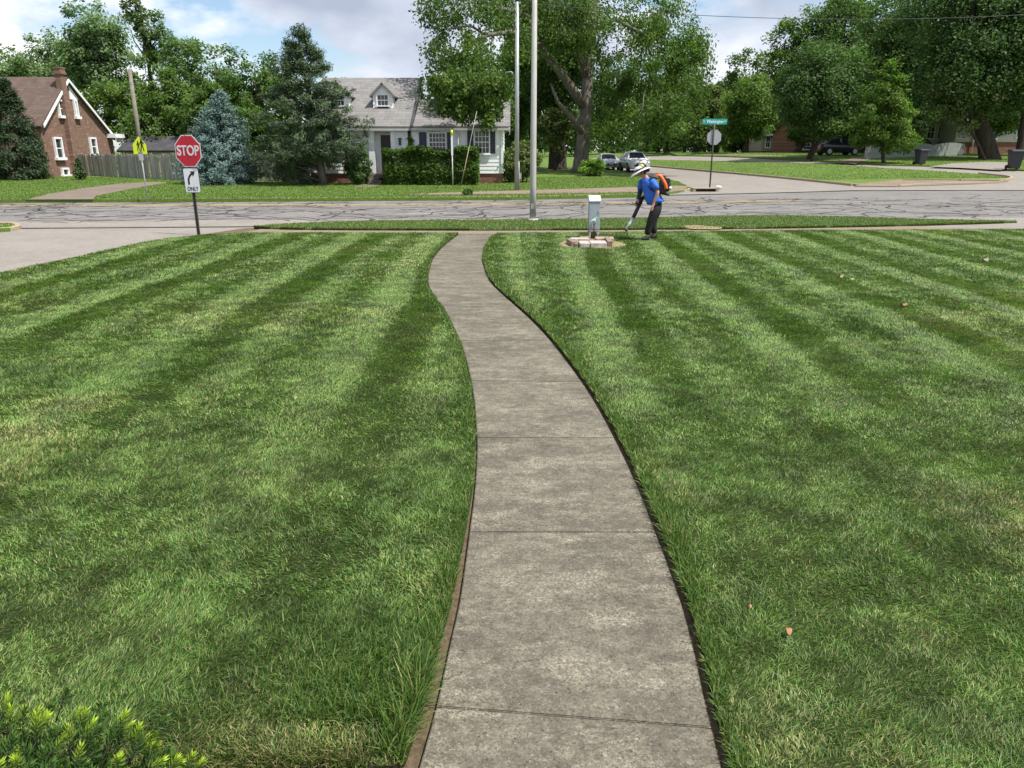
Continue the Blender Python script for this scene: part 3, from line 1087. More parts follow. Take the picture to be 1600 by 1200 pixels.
def mow(x, y):
    """how the mower laid the blades over: lean along Y (away +, towards -) and along X, smoothly varying"""
    right = x > 0.2
    wob = 0.35 * (fbm(x, y, 0.22, 77, 2) - 0.5)
    ph = np.where(right, (x - 0.035 * y + wob * 1.4 - 0.32) / 1.80, (x + 0.01 * y + wob * 1.4 + 0.15) / 2.05)
    s = np.sin(2 * np.pi * ph)
    f1 = ph - np.floor(ph)
    pk = lambda c0_, w0: np.exp(-(np.minimum(np.abs(f1 - c0_), 1 - np.abs(f1 - c0_)) / w0) ** 4)
    s = 1.5 * pk(0.25, 0.13) - 1.25 * pk(0.52, 0.13) + 0.45 * pk(0.75, 0.1) - 0.35 * pk(0.97, 0.08)
    s = s * (0.6 + 0.8 * fbm(x, y, 0.5, 177, 2))
    cy = (y + 0.12 * x + wob * 1.5) / 1.9
    c = np.tanh(1.6 * np.sin(2 * np.pi * cy))
    near = 1 - sstep_np(5.2, 6.0, y)
    s = np.where(right, s * (1 - 0.75 * near), s * (1 - 0.45 * near))
    n1_ = 0.75 * (fbm(x, y, 0.75, 21, 3) - 0.5) + 0.55 * (fbm(x, y, 5.0, 24, 2) - 0.5)
    n2_ = 0.75 * (fbm(x, y, 0.6, 31, 3) - 0.5) + 0.55 * (fbm(x, y, 5.0, 34, 2) - 0.5)
    fy = 1.0 + 0.25 * sstep_np(4.5, 9.0, y)
    ly = fy * s + np.where(right, 0.25, 0.5) * c + 1.35 * n1_ - 0.2 * near * right
    lx = 0.45 * c + 1.7 * n2_ + 0.25
    lx = lx + 2.0 * (vnoise(x, y, 11.0, 301) - 0.5) + 1.4 * (vnoise(x, y, 26.0, 303) - 0.5)
    ly = ly + 2.0 * (vnoise(x, y, 11.0, 302) - 0.5) + 1.4 * (vnoise(x, y, 26.0, 304) - 0.5)
    return lx, ly, s, c


PAL = np.array([(0.110, 0.185, 0.034), (0.055, 0.108, 0.016), (0.190, 0.262, 0.082), (0.235, 0.240, 0.090), (0.076, 0.160, 0.046), (0.38, 0.33, 0.15), (0.44, 0.33, 0.18)])


def lawn_cols(x, y, s, n_):
    dry = fbm(x, y, 0.55, 51, 4)
    dry = 0.75 * sstep_np(0.51, 0.70, dry) * (1 - 0.7 * sstep_np(4.0, 8.0, y))
    lush = sstep_np(0.48, 0.66, fbm(x, y, 0.9, 61, 3))
    u = rng.random(n_)
    idx = np.where(u < 0.34, 0, np.where(u < 0.58, 1, np.where(u < 0.78, 2, np.where(u < 0.90, 4, 3))))
    idx = np.where((rng.random(n_) < 0.06 + 0.42 * dry), 3, idx)
    idx = np.where((rng.random(n_) < 0.015 + 0.30 * dry), 5, idx)
    idx = np.where((rng.random(n_) < 0.006 + 0.13 * dry), 6, idx)
    c = PAL[idx]
    cl = fbm(x, y, 4.5, 83, 3) - 0.5
    c = c * (0.58 + 0.74 * rng.random(n_) + 1.25 * cl)[:, None]
    c = c * (1 - 0.18 * lush)[:, None] * np.array([1.04, 1.10, 1.04])
    c[:, 1] *= 1 + 0.06 * lush
    return c, lush


bands = [(0.3, 3.0, 30000, 0.0031, 0.031), (3.0, 5.0, 20000, 0.0040, 0.031), (5.0, 8.0, 10500, 0.0055, 0.034), (8.0, 12.0, 5200, 0.0080, 0.036), (12.0, 20.6, 2500, 0.012, 0.038)]
parts = []
for y0, y1, dens, wd, ln in bands:
    mg = 2.0 if y1 <= 8 else 1.2
    hw0, hw1 = 0.76 * (y0 + 0.6) + mg, 0.76 * (y1 + 0.6) + mg
    n_ = int(dens * (y1 - y0) * (hw0 + hw1))
    y = rng.uniform(y0, y1, n_)
    x = rng.uniform(-hw1, hw1, n_)
    k = np.abs(x) < 0.76 * (y + 0.6) + mg
    x, y = x[k], y[k]
    k = inside(x, y, LAWN_L) | inside(x, y, LAWN_R)
    x, y = x[k], y[k]
    inD = inside(x, y, DIRT) & (rng.random(len(x)) < 0.93)
    x, y = x[~inD], y[~inD]
    n_ = len(x)
    lx, ly, s, c = mow(x, y)
    col, lush = lawn_cols(x, y, s, n_)
    rn = 0.95 if y1 <= 8 else 0.58
    lx = lx + rng.normal(0, rn, n_)
    ly = ly + rng.normal(0, rn * 0.92, n_)
    L = ln * rng.uniform(0.55, 1.25, n_) * (1 + 0.25 * lush)
    parts.append(blades(x, y, np.full(n_, -0.004), L, wd * rng.uniform(0.7, 1.3, n_), lx, ly, col))
# taller tufts along the edges of the walk, hanging over the cut
for edge, side in ((lawnL_edge, 1), (lawnR_edge, -1)):
    E = np.array([(p.x, p.y) for p in edge])
    seg_l = np.hypot(*(E[1:] - E[:-1]).T)
    for i in range(len(E) - 1):
        ym = (E[i, 1] + E[i + 1, 1]) / 2
        if ym < (2.05 if side == 1 else 0.5):
            continue
        n_ = int(seg_l[i] * (1700 if ym < 4 else 900 if ym < 8 else 420))
        if n_ < 1:
            continue
        t = rng.random(n_)
        d = np.abs(rng.normal(0, 0.05, n_))
        tx, ty = (E[i + 1] - E[i]) / (seg_l[i] + 1e-9)
        nx, ny = -ty * side, tx * side
        x = E[i, 0] + (E[i + 1, 0] - E[i, 0]) * t + nx * d
        y = E[i, 1] + (E[i + 1, 1] - E[i, 1]) * t + ny * d
        tuft = sstep_np(0.5, 0.7, fbm(x, y, 2.2, 91, 2))
        big = 0.85 + (1.1 * (1 - sstep_np(2.3, 3.4, y)) if side == 1 else 0.25)
        L = rng.uniform(0.035, 0.075, n_) * (0.8 + 0.6 * tuft) * (big if np.ndim(big) == 0 else big)
        lx = -nx * rng.uniform(-0.3, 0.75, n_) + rng.normal(0, 0.45, n_)
        ly = -ny * rng.uniform(-0.3, 0.75, n_) + rng.normal(0, 0.45, n_)
        col = PAL[rng.choice([0, 0, 1, 1, 4, 2, 3, 5], n_, p=[.2, .15, .2, .1, .15, .1, .06, .04])] * rng.uniform(0.7, 1.15, n_)[:, None]
        wd = 0.0055 if ym < 4 else 0.008 if ym < 8 else 0.014
        parts.append(blades(x, y, np.full(n_, -0.01), L, np.full(n_, wd), lx, ly, col))
# ragged clump beside the nearest slab on the left, and the shaggy near edge of the left lawn
n_ = 5200
x = -0.62 + rng.normal(0, 0.22, n_)
y = 2.22 + np.abs(rng.normal(0, 0.28, n_))
k = inside(x, y, LAWN_L)
x, y = x[k], y[k]
n_ = len(x)
col = PAL[rng.choice([0, 1, 4, 2], n_)] * rng.uniform(0.75, 1.2, n_)[:, None]
parts.append(blades(x, y, np.full(n_, -0.01), rng.uniform(0.05, 0.10, n_), np.full(n_, 0.0048), 0.35 + rng.normal(0, 0.5, n_), -0.3 + rng.normal(0, 0.5, n_), col))
n_ = 6500
x = rng.uniform(-2.6, -0.5, n_)
y = 2.04 + np.abs(rng.normal(0, 0.04, n_))
col = PAL[rng.choice([3, 5, 6, 0, 1], n_, p=[.22, .13, .08, .27, .3])] * rng.uniform(0.4, 0.9, n_)[:, None]
parts.append(blades(x, y, np.full(n_, -0.03), rng.uniform(0.04, 0.10, n_), np.full(n_, 0.005), rng.normal(0, 0.6, n_), -0.55 + rng.normal(0, 0.45, n_), col))
stack('lawn_grass', parts, M['grass_blade'], 'mown striped green lawn grass on both sides of the winding walk')

parts = []
xs_ = np.array([p.x for p in VERGE])
ys_ = np.array([p.y for p in VERGE])
n_ = 150000
x = rng.uniform(max(xs_.min(), -12), min(xs_.max(), 20), n_)
y = rng.uniform(ys_.min(), ys_.max(), n_)
k = inside(x, y, VERGE) & ~(inside(x, y, DRY) & (rng.random(n_) < 0.9))
x, y = x[k], y[k]
n_ = len(x)
col = PAL[rng.choice([0, 1, 4, 2, 3, 5], n_, p=[.3, .15, .2, .2, .1, .05])] * rng.uniform(0.8, 1.25, n_)[:, None]
parts.append(blades(x, y, np.full(n_, -0.005), rng.uniform(0.035, 0.07, n_), np.full(n_, 0.016), rng.normal(0.1, 0.5, n_), rng.normal(0.1, 0.5, n_), col))
ev = spline(P2(vfront, 0.0), 3)
E = np.array([(p.x, p.y) for p in ev])
i = rng.integers(0, len(E) - 1, 22000)
t = rng.random(22000)
x = E[i, 0] + (E[i + 1, 0] - E[i, 0]) * t
y = E[i, 1] + (E[i + 1, 1] - E[i, 1]) * t + rng.uniform(-0.015, 0.06, 22000)
k = (fbm(x, y, 1.1, 99, 3) > 0.38) & (np.abs(x - c1.x) > 0.5)
x, y = x[k], y[k]
n_ = len(x)
col = PAL[rng.choice([0, 1, 4, 1, 3, 5], n_, p=[.3, .2, .2, .1, .12, .08])] * rng.uniform(0.7, 1.15, n_)[:, None]
parts.append(blades(x, y, np.full(n_, -0.005), rng.uniform(0.045, 0.085, n_), np.full(n_, 0.013), rng.normal(0.0, 0.4, n_), -0.9 + rng.normal(0, 0.5, n_), col, 1.3))
stack('verge_grass', parts, M['grass_blade'], 'strip of longer grass between the sidewalk and the road')

DR1 = P2([(1452, 260.5), (1500, 262.3), (1563, 265.8), (1588, 262), (1592, 254), (1540, 253), (1490, 255)], 0.06)
DR2 = P2([(1301, 253.8), (1338, 256.3), (1354, 250.5), (1370, 245), (1350, 244), (1325, 249)], 0.06)
SW2 = P2([(1100, 241.2), (1170, 242), (1240, 244.5), (1300, 247.5), (1300, 248.6), (1235, 245.8), (1170, 243.2), (1100, 242)], 0.06)
# far lawns: coarser tufts, thickest near the road
parts = []
PALF = np.array([(0.115, 0.185, 0.032), (0.135, 0.205, 0.040), (0.10, 0.165, 0.028), (0.15, 0.20, 0.055)])
FARH = [q for q in P2([(700, 301), (1079, 290), (1062, 299), (640, 304.5)], 0.06)]
DRV = P2([(40, 312.5), (75, 303), (130, 294), (185, 287), (245, 284), (262, 285.5), (240, 289), (200, 296), (150, 306), (146, 312.5)], 0.06)
for poly, dz, n0, (bx0, bx1, by0, by1) in ((FAR, 0.05, 150000, (-38, 13, 32, 52)), (MED, 0.06, 60000, (8, 40, 45, 80)), (FARR, 0.05, 60000, (18, 48, 52, 90)), (CORNER, 0.03, 4000, (-20, -12, 19, 23))):
    y = by0 + (by1 - by0) * rng.random(n0) ** 1.3
    x = rng.uniform(bx0, bx1, n0)
    k = inside(x, y, poly)
    if poly is FAR:
        k &= ~(inside(x, y, FARH) | inside(x, y, DRV))
    if poly is FARR:
        k &= ~(inside(x, y, DR1) | inside(x, y, DR2) | inside(x, y, SW2))
    x, y = x[k], y[k]
    n_ = len(x)
    z = np.array([terr(a, b) for a, b in zip(x, y)]) + dz - 0.01
    col = PALF[rng.choice(4, n_)] * rng.uniform(0.85, 1.12, n_)[:, None]
    parts.append(blades(x, y, z, rng.uniform(0.04, 0.085, n_), np.full(n_, 0.032), rng.normal(0.1, 0.5, n_), rng.normal(0, 0.5, n_), col))
stack('far_lawn_grass', parts, M['grass_blade'], 'bright green grass of the yards and median beyond the road')
# ================================================================== HOUSES
def tilt_quad(mb, a, b, c, d, t=0.0):
    mb.quad(a, b, c, d)


def clapboard(mb, x0, x1, y, z0, z1, step=0.2, holes=(), lap=0.022, nrm=-1):
    """real lapped boards on a wall facing -Y (nrm -1): every course leans out at its foot"""
    z = z0
    while z < z1 - 1e-3:
        zt = min(z1, z + step)
        spans = [(x0, x1)]
        for hx0, hx1, hz0, hz1 in holes:
            if zt > hz0 + 0.01 and z < hz1 - 0.01:
                ns = []
                for a, b in spans:
                    if hx1 <= a or hx0 >= b:
                        ns.append((a, b))
                    else:
                        if hx0 > a:
                            ns.append((a, hx0))
                        if hx1 < b:
                            ns.append((hx1, b))
                spans = ns
        for a, b in spans:
            mb.quad((a, y + nrm * lap, z), (b, y + nrm * lap, z), (b, y, zt), (a, y, zt))
            mb.quad((a, y, z), (b, y, z), (b, y + nrm * lap, z), (a, y + nrm * lap, z))
        z = zt


def roof_slab(mb, p, q, r_, s_, th=0.14):
    """roof plane p,q (eave) r,s (ridge) with thickness"""
    p, q, r_, s_ = map(Vector, (p, q, r_, s_))
    n_ = (q - p).cross(s_ - p).normalized()
    if n_.z < 0:
        n_ = -n_
    b = [v - n_ * th for v in (p, q, r_, s_)]
    mb.add([p, q, r_, s_] + b, [(0, 1, 2, 3), (7, 6, 5, 4), (0, 4, 5, 1), (1, 5, 6, 2), (2, 6, 7, 3), (3, 7, 4, 0)])


def window_front(house, x0, x1, z0, z1, y, cols, rows, sash=True, proud=0.05):
    """window set in a wall facing -Y: frame part with pane and sill sub-parts"""
    t = 0.07
    f = MB()
    f.box(((x0 + x1) / 2, y - proud / 2, z1 + t / 2), (x1 - x0 + 2 * t, proud + 0.06, t))
    f.box(((x0 + x1) / 2, y - proud / 2, z0 - t / 2), (x1 - x0 + 2 * t, proud + 0.06, t))
    for x in (x0 - t / 2, x1 + t / 2):
        f.box((x, y - proud / 2, (z0 + z1) / 2), (t, proud + 0.055, z1 - z0))
    for i in range(1, cols):
        f.box((x0 + (x1 - x0) * i / cols, y - 0.012, (z0 + z1) / 2), (0.028, 0.03, z1 - z0 - 0.004))
    for j in range(1, rows):
        th = 0.05 if sash and j == rows // 2 else 0.026
        f.box(((x0 + x1) / 2, y - 0.010, z0 + (z1 - z0) * j / rows), (x1 - x0 - 0.004, 0.034 if th > 0.03 else 0.027, th))
    fo = f.build('window', M['trim_white'], house)
    MB().box(((x0 + x1) / 2, y + 0.03, (z0 + z1) / 2), (x1 - x0 + 0.02, 0.02, z1 - z0 + 0.02)).build('pane', M['window_glass'], fo)
    MB().box(((x0 + x1) / 2, y - proud - 0.03, z0 - t - 0.02), (x1 - x0 + 0.26, 0.12, 0.05)).build('sill', M['trim_white'], fo)
    return fo


def shutter(house, x0, x1, z0, z1, y, mat):
    mb = MB()
    mb.box(((x0 + x1) / 2, y - 0.045, (z0 + z1) / 2), (x1 - x0, 0.03, z1 - z0))
    for k in range(int((z1 - z0) / 0.07)):
        mb.box(((x0 + x1) / 2, y - 0.066, z0 + 0.06 + k * 0.07), (x1 - x0 - 0.08, 0.012, 0.035))
    return mb.build('shutter', mat, house)


# ---- white Cape Cod house
HY = 45.0
gz = terr(-5, HY) + 0.05
xa, xm, xb = atY(483, 250, HY).x, atY(640.5, 230, HY).x, atY(786, 230, HY).x
ze = atY(640, 196.5, HY).z
zf = 0.75                      # top of the foundation
house = thing('white_house', (xm, HY, gz), 'white clapboard house with grey roof, dormers and dark blue shutters behind the clipped hedge', 'house')
fx = lambda px, py=230: atY(px, py, HY).x
fz = lambda py, px=700: atY(px, py, HY).z
door = (fx(590), fx(612), fz(262), fz(206))
w1 = (fx(671.5), fx(696), fz(236), fz(208.5))
w2 = (fx(742.5), fx(764), fz(239), fz(205))
mb = MB()
recess = (fx(583), fx(611.5), zf, fz(206))
clapboard(mb, xa, xm - 0.1, HY, zf, ze - 0.16, 0.21, [recess])
clapboard(mb, xm + 0.05, xb, HY, zf, ze - 0.16, 0.21, [w1, w2])
# gable end on the right and plain sides
RB = 7.4
ridge2 = atY(792, 154, HY + RB / 2).z
z = zf
while z < ridge2 - 0.1:
    zt = min(z + 0.21, ridge2 - 0.1)
    k = max(0, (z - ze) / (ridge2 - ze)) if z > ze else 0
    y0, y1 = HY + 0.02 + k * RB / 2, HY + RB - k * RB / 2
    mb.quad((xb + 0.022, y0, z), (xb + 0.022, y1, z), (xb, y1, zt), (xb, y0, zt))
    mb.quad((xb, y0, z), (xb, y1, z), (xb + 0.022, y1, z), (xb + 0.022, y0, z))
    z = zt
mb.quad((xa, HY + 11, zf), (xa, HY, zf), (xa, HY, ze - 0.1), (xa, HY + 11, ze - 0.1))
mb.quad((xb, HY + RB, zf), (xm, HY + RB, zf), (xm, HY + RB, ze), (xb, HY + RB, ze))
mb.quad((xm, HY + 11, zf), (xa, HY + 11, zf), (xa, HY + 11, ze), (xm, HY + 11, ze))
RM = 11.0
ridge1 = atY(600, 121.5, HY + RM / 2).z
for xs in (xa, xm - 0.1):
    mb.add([(xs, HY, ze - 0.1), (xs, HY + RM, ze - 0.1), (xs, HY + RM / 2, ridge1 - 0.15)], [(0, 1, 2)])
mb.quad((xm - 0.1, HY + 0.02, zf), (xm - 0.1, HY + RM, zf), (xm - 0.1, HY + RM, ze), (xm - 0.1, HY + 0.02, ze))
mb.build('wall', M['siding_white'], house)
MB().box(((xa + xm) / 2 - 0.05, HY + 5.5, zf / 2 + 0.04), (xm - xa - 0.14, 11 - 0.1, zf - 0.08)).box(((xm + xb) / 2, HY + RB / 2, zf / 2 + 0.035), (xb - xm - 0.06, RB - 0.06, zf - 0.07)).build('foundation', M['brick_x'], house)
mb = MB()
ov = 0.28
dz1 = (ridge1 - ze) / (RM / 2) * ov
roof_slab(mb, (xa - 0.2, HY - ov, ze - dz1 + 0.12), (xm + 0.08, HY - ov, ze - dz1 + 0.12), (xm + 0.08, HY + RM / 2, ridge1), (xa - 0.2, HY + RM / 2, ridge1))
roof_slab(mb, (xm + 0.08, HY + RM + ov, ze - dz1 + 0.12), (xa - 0.2, HY + RM + ov, ze - dz1 + 0.12), (xa - 0.2, HY + RM / 2, ridge1), (xm + 0.08, HY + RM / 2, ridge1))
roof = mb.build('roof', M['roof_grey'], house)
mb = MB()
dz2 = (ridge2 - ze) / (RB / 2) * ov
roof_slab(mb, (xm + 0.081, HY - ov, ze - dz2 + 0.1), (xb + 0.42, HY - ov, ze - dz2 + 0.1), (xb + 0.42, HY + RB / 2, ridge2), (xm + 0.081, HY + RB / 2, ridge2))
roof_slab(mb, (xb + 0.42, HY + RB + ov, ze - dz2 + 0.1), (xm + 0.081, HY + RB + ov, ze - dz2 + 0.1), (xm + 0.081, HY + RB / 2, ridge2), (xb + 0.42, HY + RB / 2, ridge2))
mb.build('roof', M['roof_grey'], house)
# dark verge board of the taller roof where it stands above the wing
mb = MB()
mb.prism([(0, 0), (0.16, 0), (0.16, 0.26), (0, 0.26)], (Vector((0, RM / 2 + ov, ridge1 - ze + dz1 - 0.12))).length, (Vector((xm + 0.09, HY - ov, ze - dz1 - 0.08)), Vector((1, 0, 0)), Vector((0, RM / 2 + ov, ridge1 - ze + dz1 - 0.12)).normalized(), Vector((0, 0, 1))))
mb.build('rake_board', M['roof_dark'], house)
mb = MB()
mb.box(((xa + xm) / 2, HY - ov - 0.05, ze - dz1 - 0.06), (xm - xa + 0.25, 0.11, 0.12)).box(((xm + xb) / 2 + 0.24, HY - ov - 0.05, ze - dz2 - 0.07), (xb - xm + 0.36, 0.11, 0.12))
mb.build('gutter', M['sign_grey'], house)
mb = MB()
mb.box(((xa + xm) / 2, HY - 0.13, ze - 0.18), (xm - xa, 0.26, 0.05)).box(((xm + xb) / 2 + 0.1, HY - 0.13, ze - 0.19), (xb - xm, 0.26, 0.05))
mb.build('soffit', M['trim_white'], house)
mb = MB()
mb.tube([(fx(717), HY - 0.09, ze - 0.2), (fx(717), HY - 0.09, zf - 0.4)], 0.05, 8)
mb.build('downspout', M['trim_white'], house)
mb = MB()
mb.tube([(fx(641.5), HY - 0.09, ze - 0.2), (fx(641.5), HY - 0.09, zf - 0.4)], 0.06, 8)
mb.build('downspout', M['dark_metal'], house)
MB().box((xb - 0.05, HY - 0.03, (zf + ze) / 2 - 0.08), (0.14, 0.09, ze - zf - 0.2)).build('corner_board', M['trim_white'], house)
# gable trim on the wing
mb = MB()
for sgn, ya, yb in ((1, HY - ov, HY + RB / 2), (-1, HY + RB + ov, HY + RB / 2)):
    a, b = Vector((xb + 0.33, ya, ze - dz2 - 0.08)), Vector((xb + 0.33, yb, ridge2 - 0.16))
    mb.prism([(0, -0.12), (0.06, -0.12), (0.06, 0.1), (0, 0.1)], (b - a).length, (a, Vector((1, 0, 0)), (b - a).normalized(), Vector((0, 0, 1))))
mb.build('rake_board', M['trim_white'], house)
window_front(house, *w1, HY, 5, 4)
window_front(house, *w2, HY, 4, 4)
for a, b in ((655.5, 667), (699, 706.5)):
    shutter(house, fx(a), fx(b), fz(236), fz(206.5), HY, M['shutter_blue'])
for a, b in ((730.5, 739.5), (766, 774)):
    shutter(house, fx(a), fx(b), fz(240), fz(204), HY, M['shutter_blue'])
window_front(house, fx(524), fx(538), fz(236), fz(208), HY, 3, 4)
# door recess with pilasters, dark storm door
mb = MB()
rx0, rx1 = recess[0], recess[1]
mb.box((rx0 - 0.07, HY - 0.04, (zf + recess[3]) / 2 + 0.01), (0.34, 0.14, recess[3] - zf)).box((rx1 + 0.12, HY - 0.04, (zf + recess[3]) / 2 + 0.01), (0.26, 0.14, recess[3] - zf))
mb.box(((rx0 + rx1) / 2, HY - 0.05, recess[3] + 0.10), (rx1 - rx0 + 0.7, 0.2, 0.18))
mb.quad((rx0, HY, zf), (rx0, HY + 0.5, zf), (rx0, HY + 0.5, recess[3]), (rx0, HY, recess[3]))
mb.quad((rx1, HY + 0.5, zf), (rx1, HY, zf), (rx1, HY, recess[3]), (rx1, HY + 0.5, recess[3]))
mb.quad((rx0, HY + 0.5, zf), (rx1, HY + 0.5, zf), (rx1, HY + 0.5, recess[3]), (rx0, HY + 0.5, recess[3]))
mb.build('door_surround', M['trim_white'], house)
d0, d1 = fx(593.5), fx(609.5)
mb = MB()
mb.box(((d0 + d1) / 2, HY + 0.44, (zf + 0.08 + fz(211)) / 2), (d1 - d0, 0.06, fz(211) - zf - 0.08))
for i in range(2):
    for j in range(3):
        mb.box((d0 + (d1 - d0) * (0.28 + 0.44 * i), HY + 0.405, zf + 0.45 + j * 0.62), ((d1 - d0) * 0.3, 0.02, 0.45))
dr = mb.build('door', M['door_dark'], house)
MB().ell((d1 - 0.08, HY + 0.37, zf + 1.0), (0.035, 0.035, 0.035), 10, 6).build('handle', M['metal_silver'], dr)
mb = MB()
sx = (fx(577, 275), fx(601, 275))
for i in range(4):
    top = zf - 0.02 - i * 0.155
    mb.box(((sx[0] + sx[1]) / 2, HY - 0.3 - i * 0.3 - 0.15 * (i == 0), top / 2 + gz / 2), (sx[1] - sx[0], 0.3 + 0.3 * (i == 0), top - gz))
mb.build('step', M['step_stone'], house, bevel=0.015)
mb = MB()
mb.box((fx(625.5), HY - 0.1, fz(222)), (0.12, 0.12, 0.34)).box((fx(625.5), HY - 0.08, fz(222) + 0.2), (0.2, 0.18, 0.06))
mb.build('wall_lamp', M['dark_metal'], house)
# two gabled dormers on the front slope
slope = (ridge1 - ze) / (RM / 2)
roof_z = lambda y: ze + (y - HY) * slope + 0.13
DW, DYF = 1.16, HY + 1.75
dcx = atY(598.5, 165, DYF).x
zb_d, zt_d, zr_d = roof_z(DYF) - 0.06, atY(600, 148, DYF).z, atY(600, 132, DYF).z
for cx in (dcx, atY(530, 165, DYF).x):
    mb = MB()
    wz0, wz1 = zb_d + 0.16, zt_d - 0.02
    hx = DW / 2
    clapboard(mb, cx - hx, cx + hx, DYF, zb_d, zt_d, 0.2, [(cx - 0.32, cx + 0.32, wz0, wz1)])
    mb.add([(cx - hx, DYF - 0.01, zt_d), (cx + hx, DYF - 0.01, zt_d), (cx, DYF - 0.01, zr_d)], [(0, 1, 2)])
    yb_ = DYF + (zt_d - zb_d) / slope
    for sx_ in (-1, 1):
        mb.add([(cx + sx_ * hx, DYF, zb_d), (cx + sx_ * hx, yb_, zt_d), (cx + sx_ * hx, DYF, zt_d)], [(0, 1, 2)])
    dm = mb.build('dormer', M['siding_white'], house)
    mb = MB()
    yr = DYF + (zr_d - zb_d) / slope + 0.1
    for sx_ in (-1, 1):
        dzz = (zr_d - zt_d) / hx * 0.2
        roof_slab(mb, (cx + sx_ * (hx + 0.2), DYF - 0.2, zt_d - dzz + 0.1), (cx + sx_ * (hx + 0.2), yb_ + 0.25, zt_d - dzz + 0.1), (cx, yr + 0.4, zr_d + 0.1), (cx, DYF - 0.2, zr_d + 0.1), 0.1)
    mb.build('dormer_roof', M['roof_grey'], dm)
    f = MB()
    for x in (cx - 0.34, cx + 0.34):
        f.box((x, DYF - 0.02, (wz0 + wz1) / 2), (0.08, 0.09, wz1 - wz0))
    f.box((cx, DYF - 0.021, wz1 + 0.03), (0.76, 0.092, 0.07)).box((cx, DYF - 0.04, wz0 - 0.04), (0.9, 0.14, 0.07))
    f.box((cx, DYF + 0.005, (wz0 + wz1) / 2), (0.60, 0.035, 0.05))
    for i in (1, 2):
        f.box((cx - 0.3 + 0.2 * i, DYF + 0.01, (wz0 + wz1) / 2), (0.025, 0.022, wz1 - wz0))
    f.build('window', M['trim_white'], dm)
    MB().box((cx, DYF + 0.05, (wz0 + wz1) / 2), (0.64, 0.02, wz1 - wz0)).build('pane', M['window_glass'], dm)

# ---- brick cottage on the left: gable end faces right
BX = -31.0
A_ = atX(62, 194, BX)
AP = atX(101, 123, BX)
Bq = atX(173, 211, BX)
bz = terr(-31, 52) + 0.05
cot = thing('brick_cottage', (BX, A_.y, bz), 'brown brick cottage with steep brown roof, white gable trim and a chimney up its gable', 'house')
mb = MB()
yl_, yr_ = A_.y, Bq.y
mb.prism([(yl_, 0.0), (yr_, 0.0), (yr_, Bq.z), (AP.y, AP.z - 0.1), (yl_, A_.z)], 0.3, (Vector((BX, 0, 0)), Vector((0, 1, 0)), Vector((-1, 0, 0)), Vector((0, 0, 1))))
mb.quad((BX - 0.3, yl_, 0), (BX - 0.3, yl_ + 0.2, 0), (BX - 0.3, yl_ + 0.2, A_.z), (BX - 0.3, yl_, A_.z))
mb.quad((BX - 12, yl_, 0), (BX - 0.3, yl_, 0), (BX - 0.3, yl_, A_.z), (BX - 12, yl_, A_.z))
mb.quad((BX - 12, yr_, 0), (BX - 12, yl_, 0), (BX - 12, yl_, A_.z), (BX - 12, yr_, A_.z))
mb.quad((BX - 0.3, yr_, 0), (BX - 12, yr_, 0), (BX - 12, yr_, Bq.z), (BX - 0.3, yr_, Bq.z))
mb.build('wall', M['brick_y'], cot)
mb = MB()
ext_ = 0.22
sl1 = (AP.z - A_.z) / (AP.y - A_.y)
sl2 = (AP.z - Bq.z) / (Bq.y - AP.y)
roof_slab(mb, (BX - 12.2, yl_ - 0.3, A_.z - 0.3 * sl1 + 0.12), (BX + ext_, yl_ - 0.3, A_.z - 0.3 * sl1 + 0.12), (BX + ext_, AP.y, AP.z + 0.12), (BX - 12.2, AP.y, AP.z + 0.12))
roof_slab(mb, (BX - 12.2, yr_ + 0.3, Bq.z - 0.3 * sl2 + 0.12), (BX + ext_, yr_ + 0.3, Bq.z - 0.3 * sl2 + 0.12), (BX + ext_, AP.y, AP.z + 0.12), (BX - 12.2, AP.y, AP.z + 0.12))
mb.build('roof', M['roof_brown'], cot)
mb = MB()
for P_, Q_ in ((A_, AP), (Bq, AP)):
    a, b = Vector((BX + ext_ + 0.01, P_.y, P_.z - 0.22)), Vector((BX + ext_ + 0.01, Q_.y, Q_.z - 0.2))
    mb.prism([(0, 0), (0.06, 0), (0.06, 0.2), (0, 0.2)], (b - a).length, (a, Vector((1, 0, 0)), (b - a).normalized(), Vector((0, 0, 1))))
mb.build('rake_board', M['trim_white'], cot)
# white boarded gable points either side of the chimney
mb = MB()
for pa, pb, pc in (((88, 155), (98.5, 136), (100, 153)), ((107.5, 133), (123, 156), (110, 155))):
    q = [atX(u, v, BX + 0.06) for u, v in (pa, pb, pc)]
    MB().add(q + [p - Vector((0.05, 0, 0)) for p in q], [(0, 1, 2), (5, 4, 3), (0, 3, 4, 1), (1, 4, 5, 2), (2, 5, 3, 0)]).build('gable_board', M['trim_white'], cot)
# chimney: breast on the wall and stack above the ridge
c0_, c1_ = atX(98, 150, BX + 0.25).y, atX(105.5, 150, BX + 0.25).y
ztop = atX(93, 106, BX + 0.2).z
mb = MB()
mb.box((BX + 0.12, (c0_ + c1_) / 2, ztop / 2 - 0.2), (0.38, c1_ - c0_, ztop - 0.4))
mb.box((BX + 0.15, (c0_ + c1_) / 2, ztop - 0.33), (0.48, c1_ - c0_ + 0.12, 0.16)).box((BX + 0.15, (c0_ + c1_) / 2, ztop - 0.14), (0.40, c1_ - c0_ + 0.02, 0.22)).box((BX + 0.15, (c0_ + c1_) / 2, ztop), (0.46, c1_ - c0_ + 0.10, 0.1))
mb.build('chimney', M['brick_y'], cot)


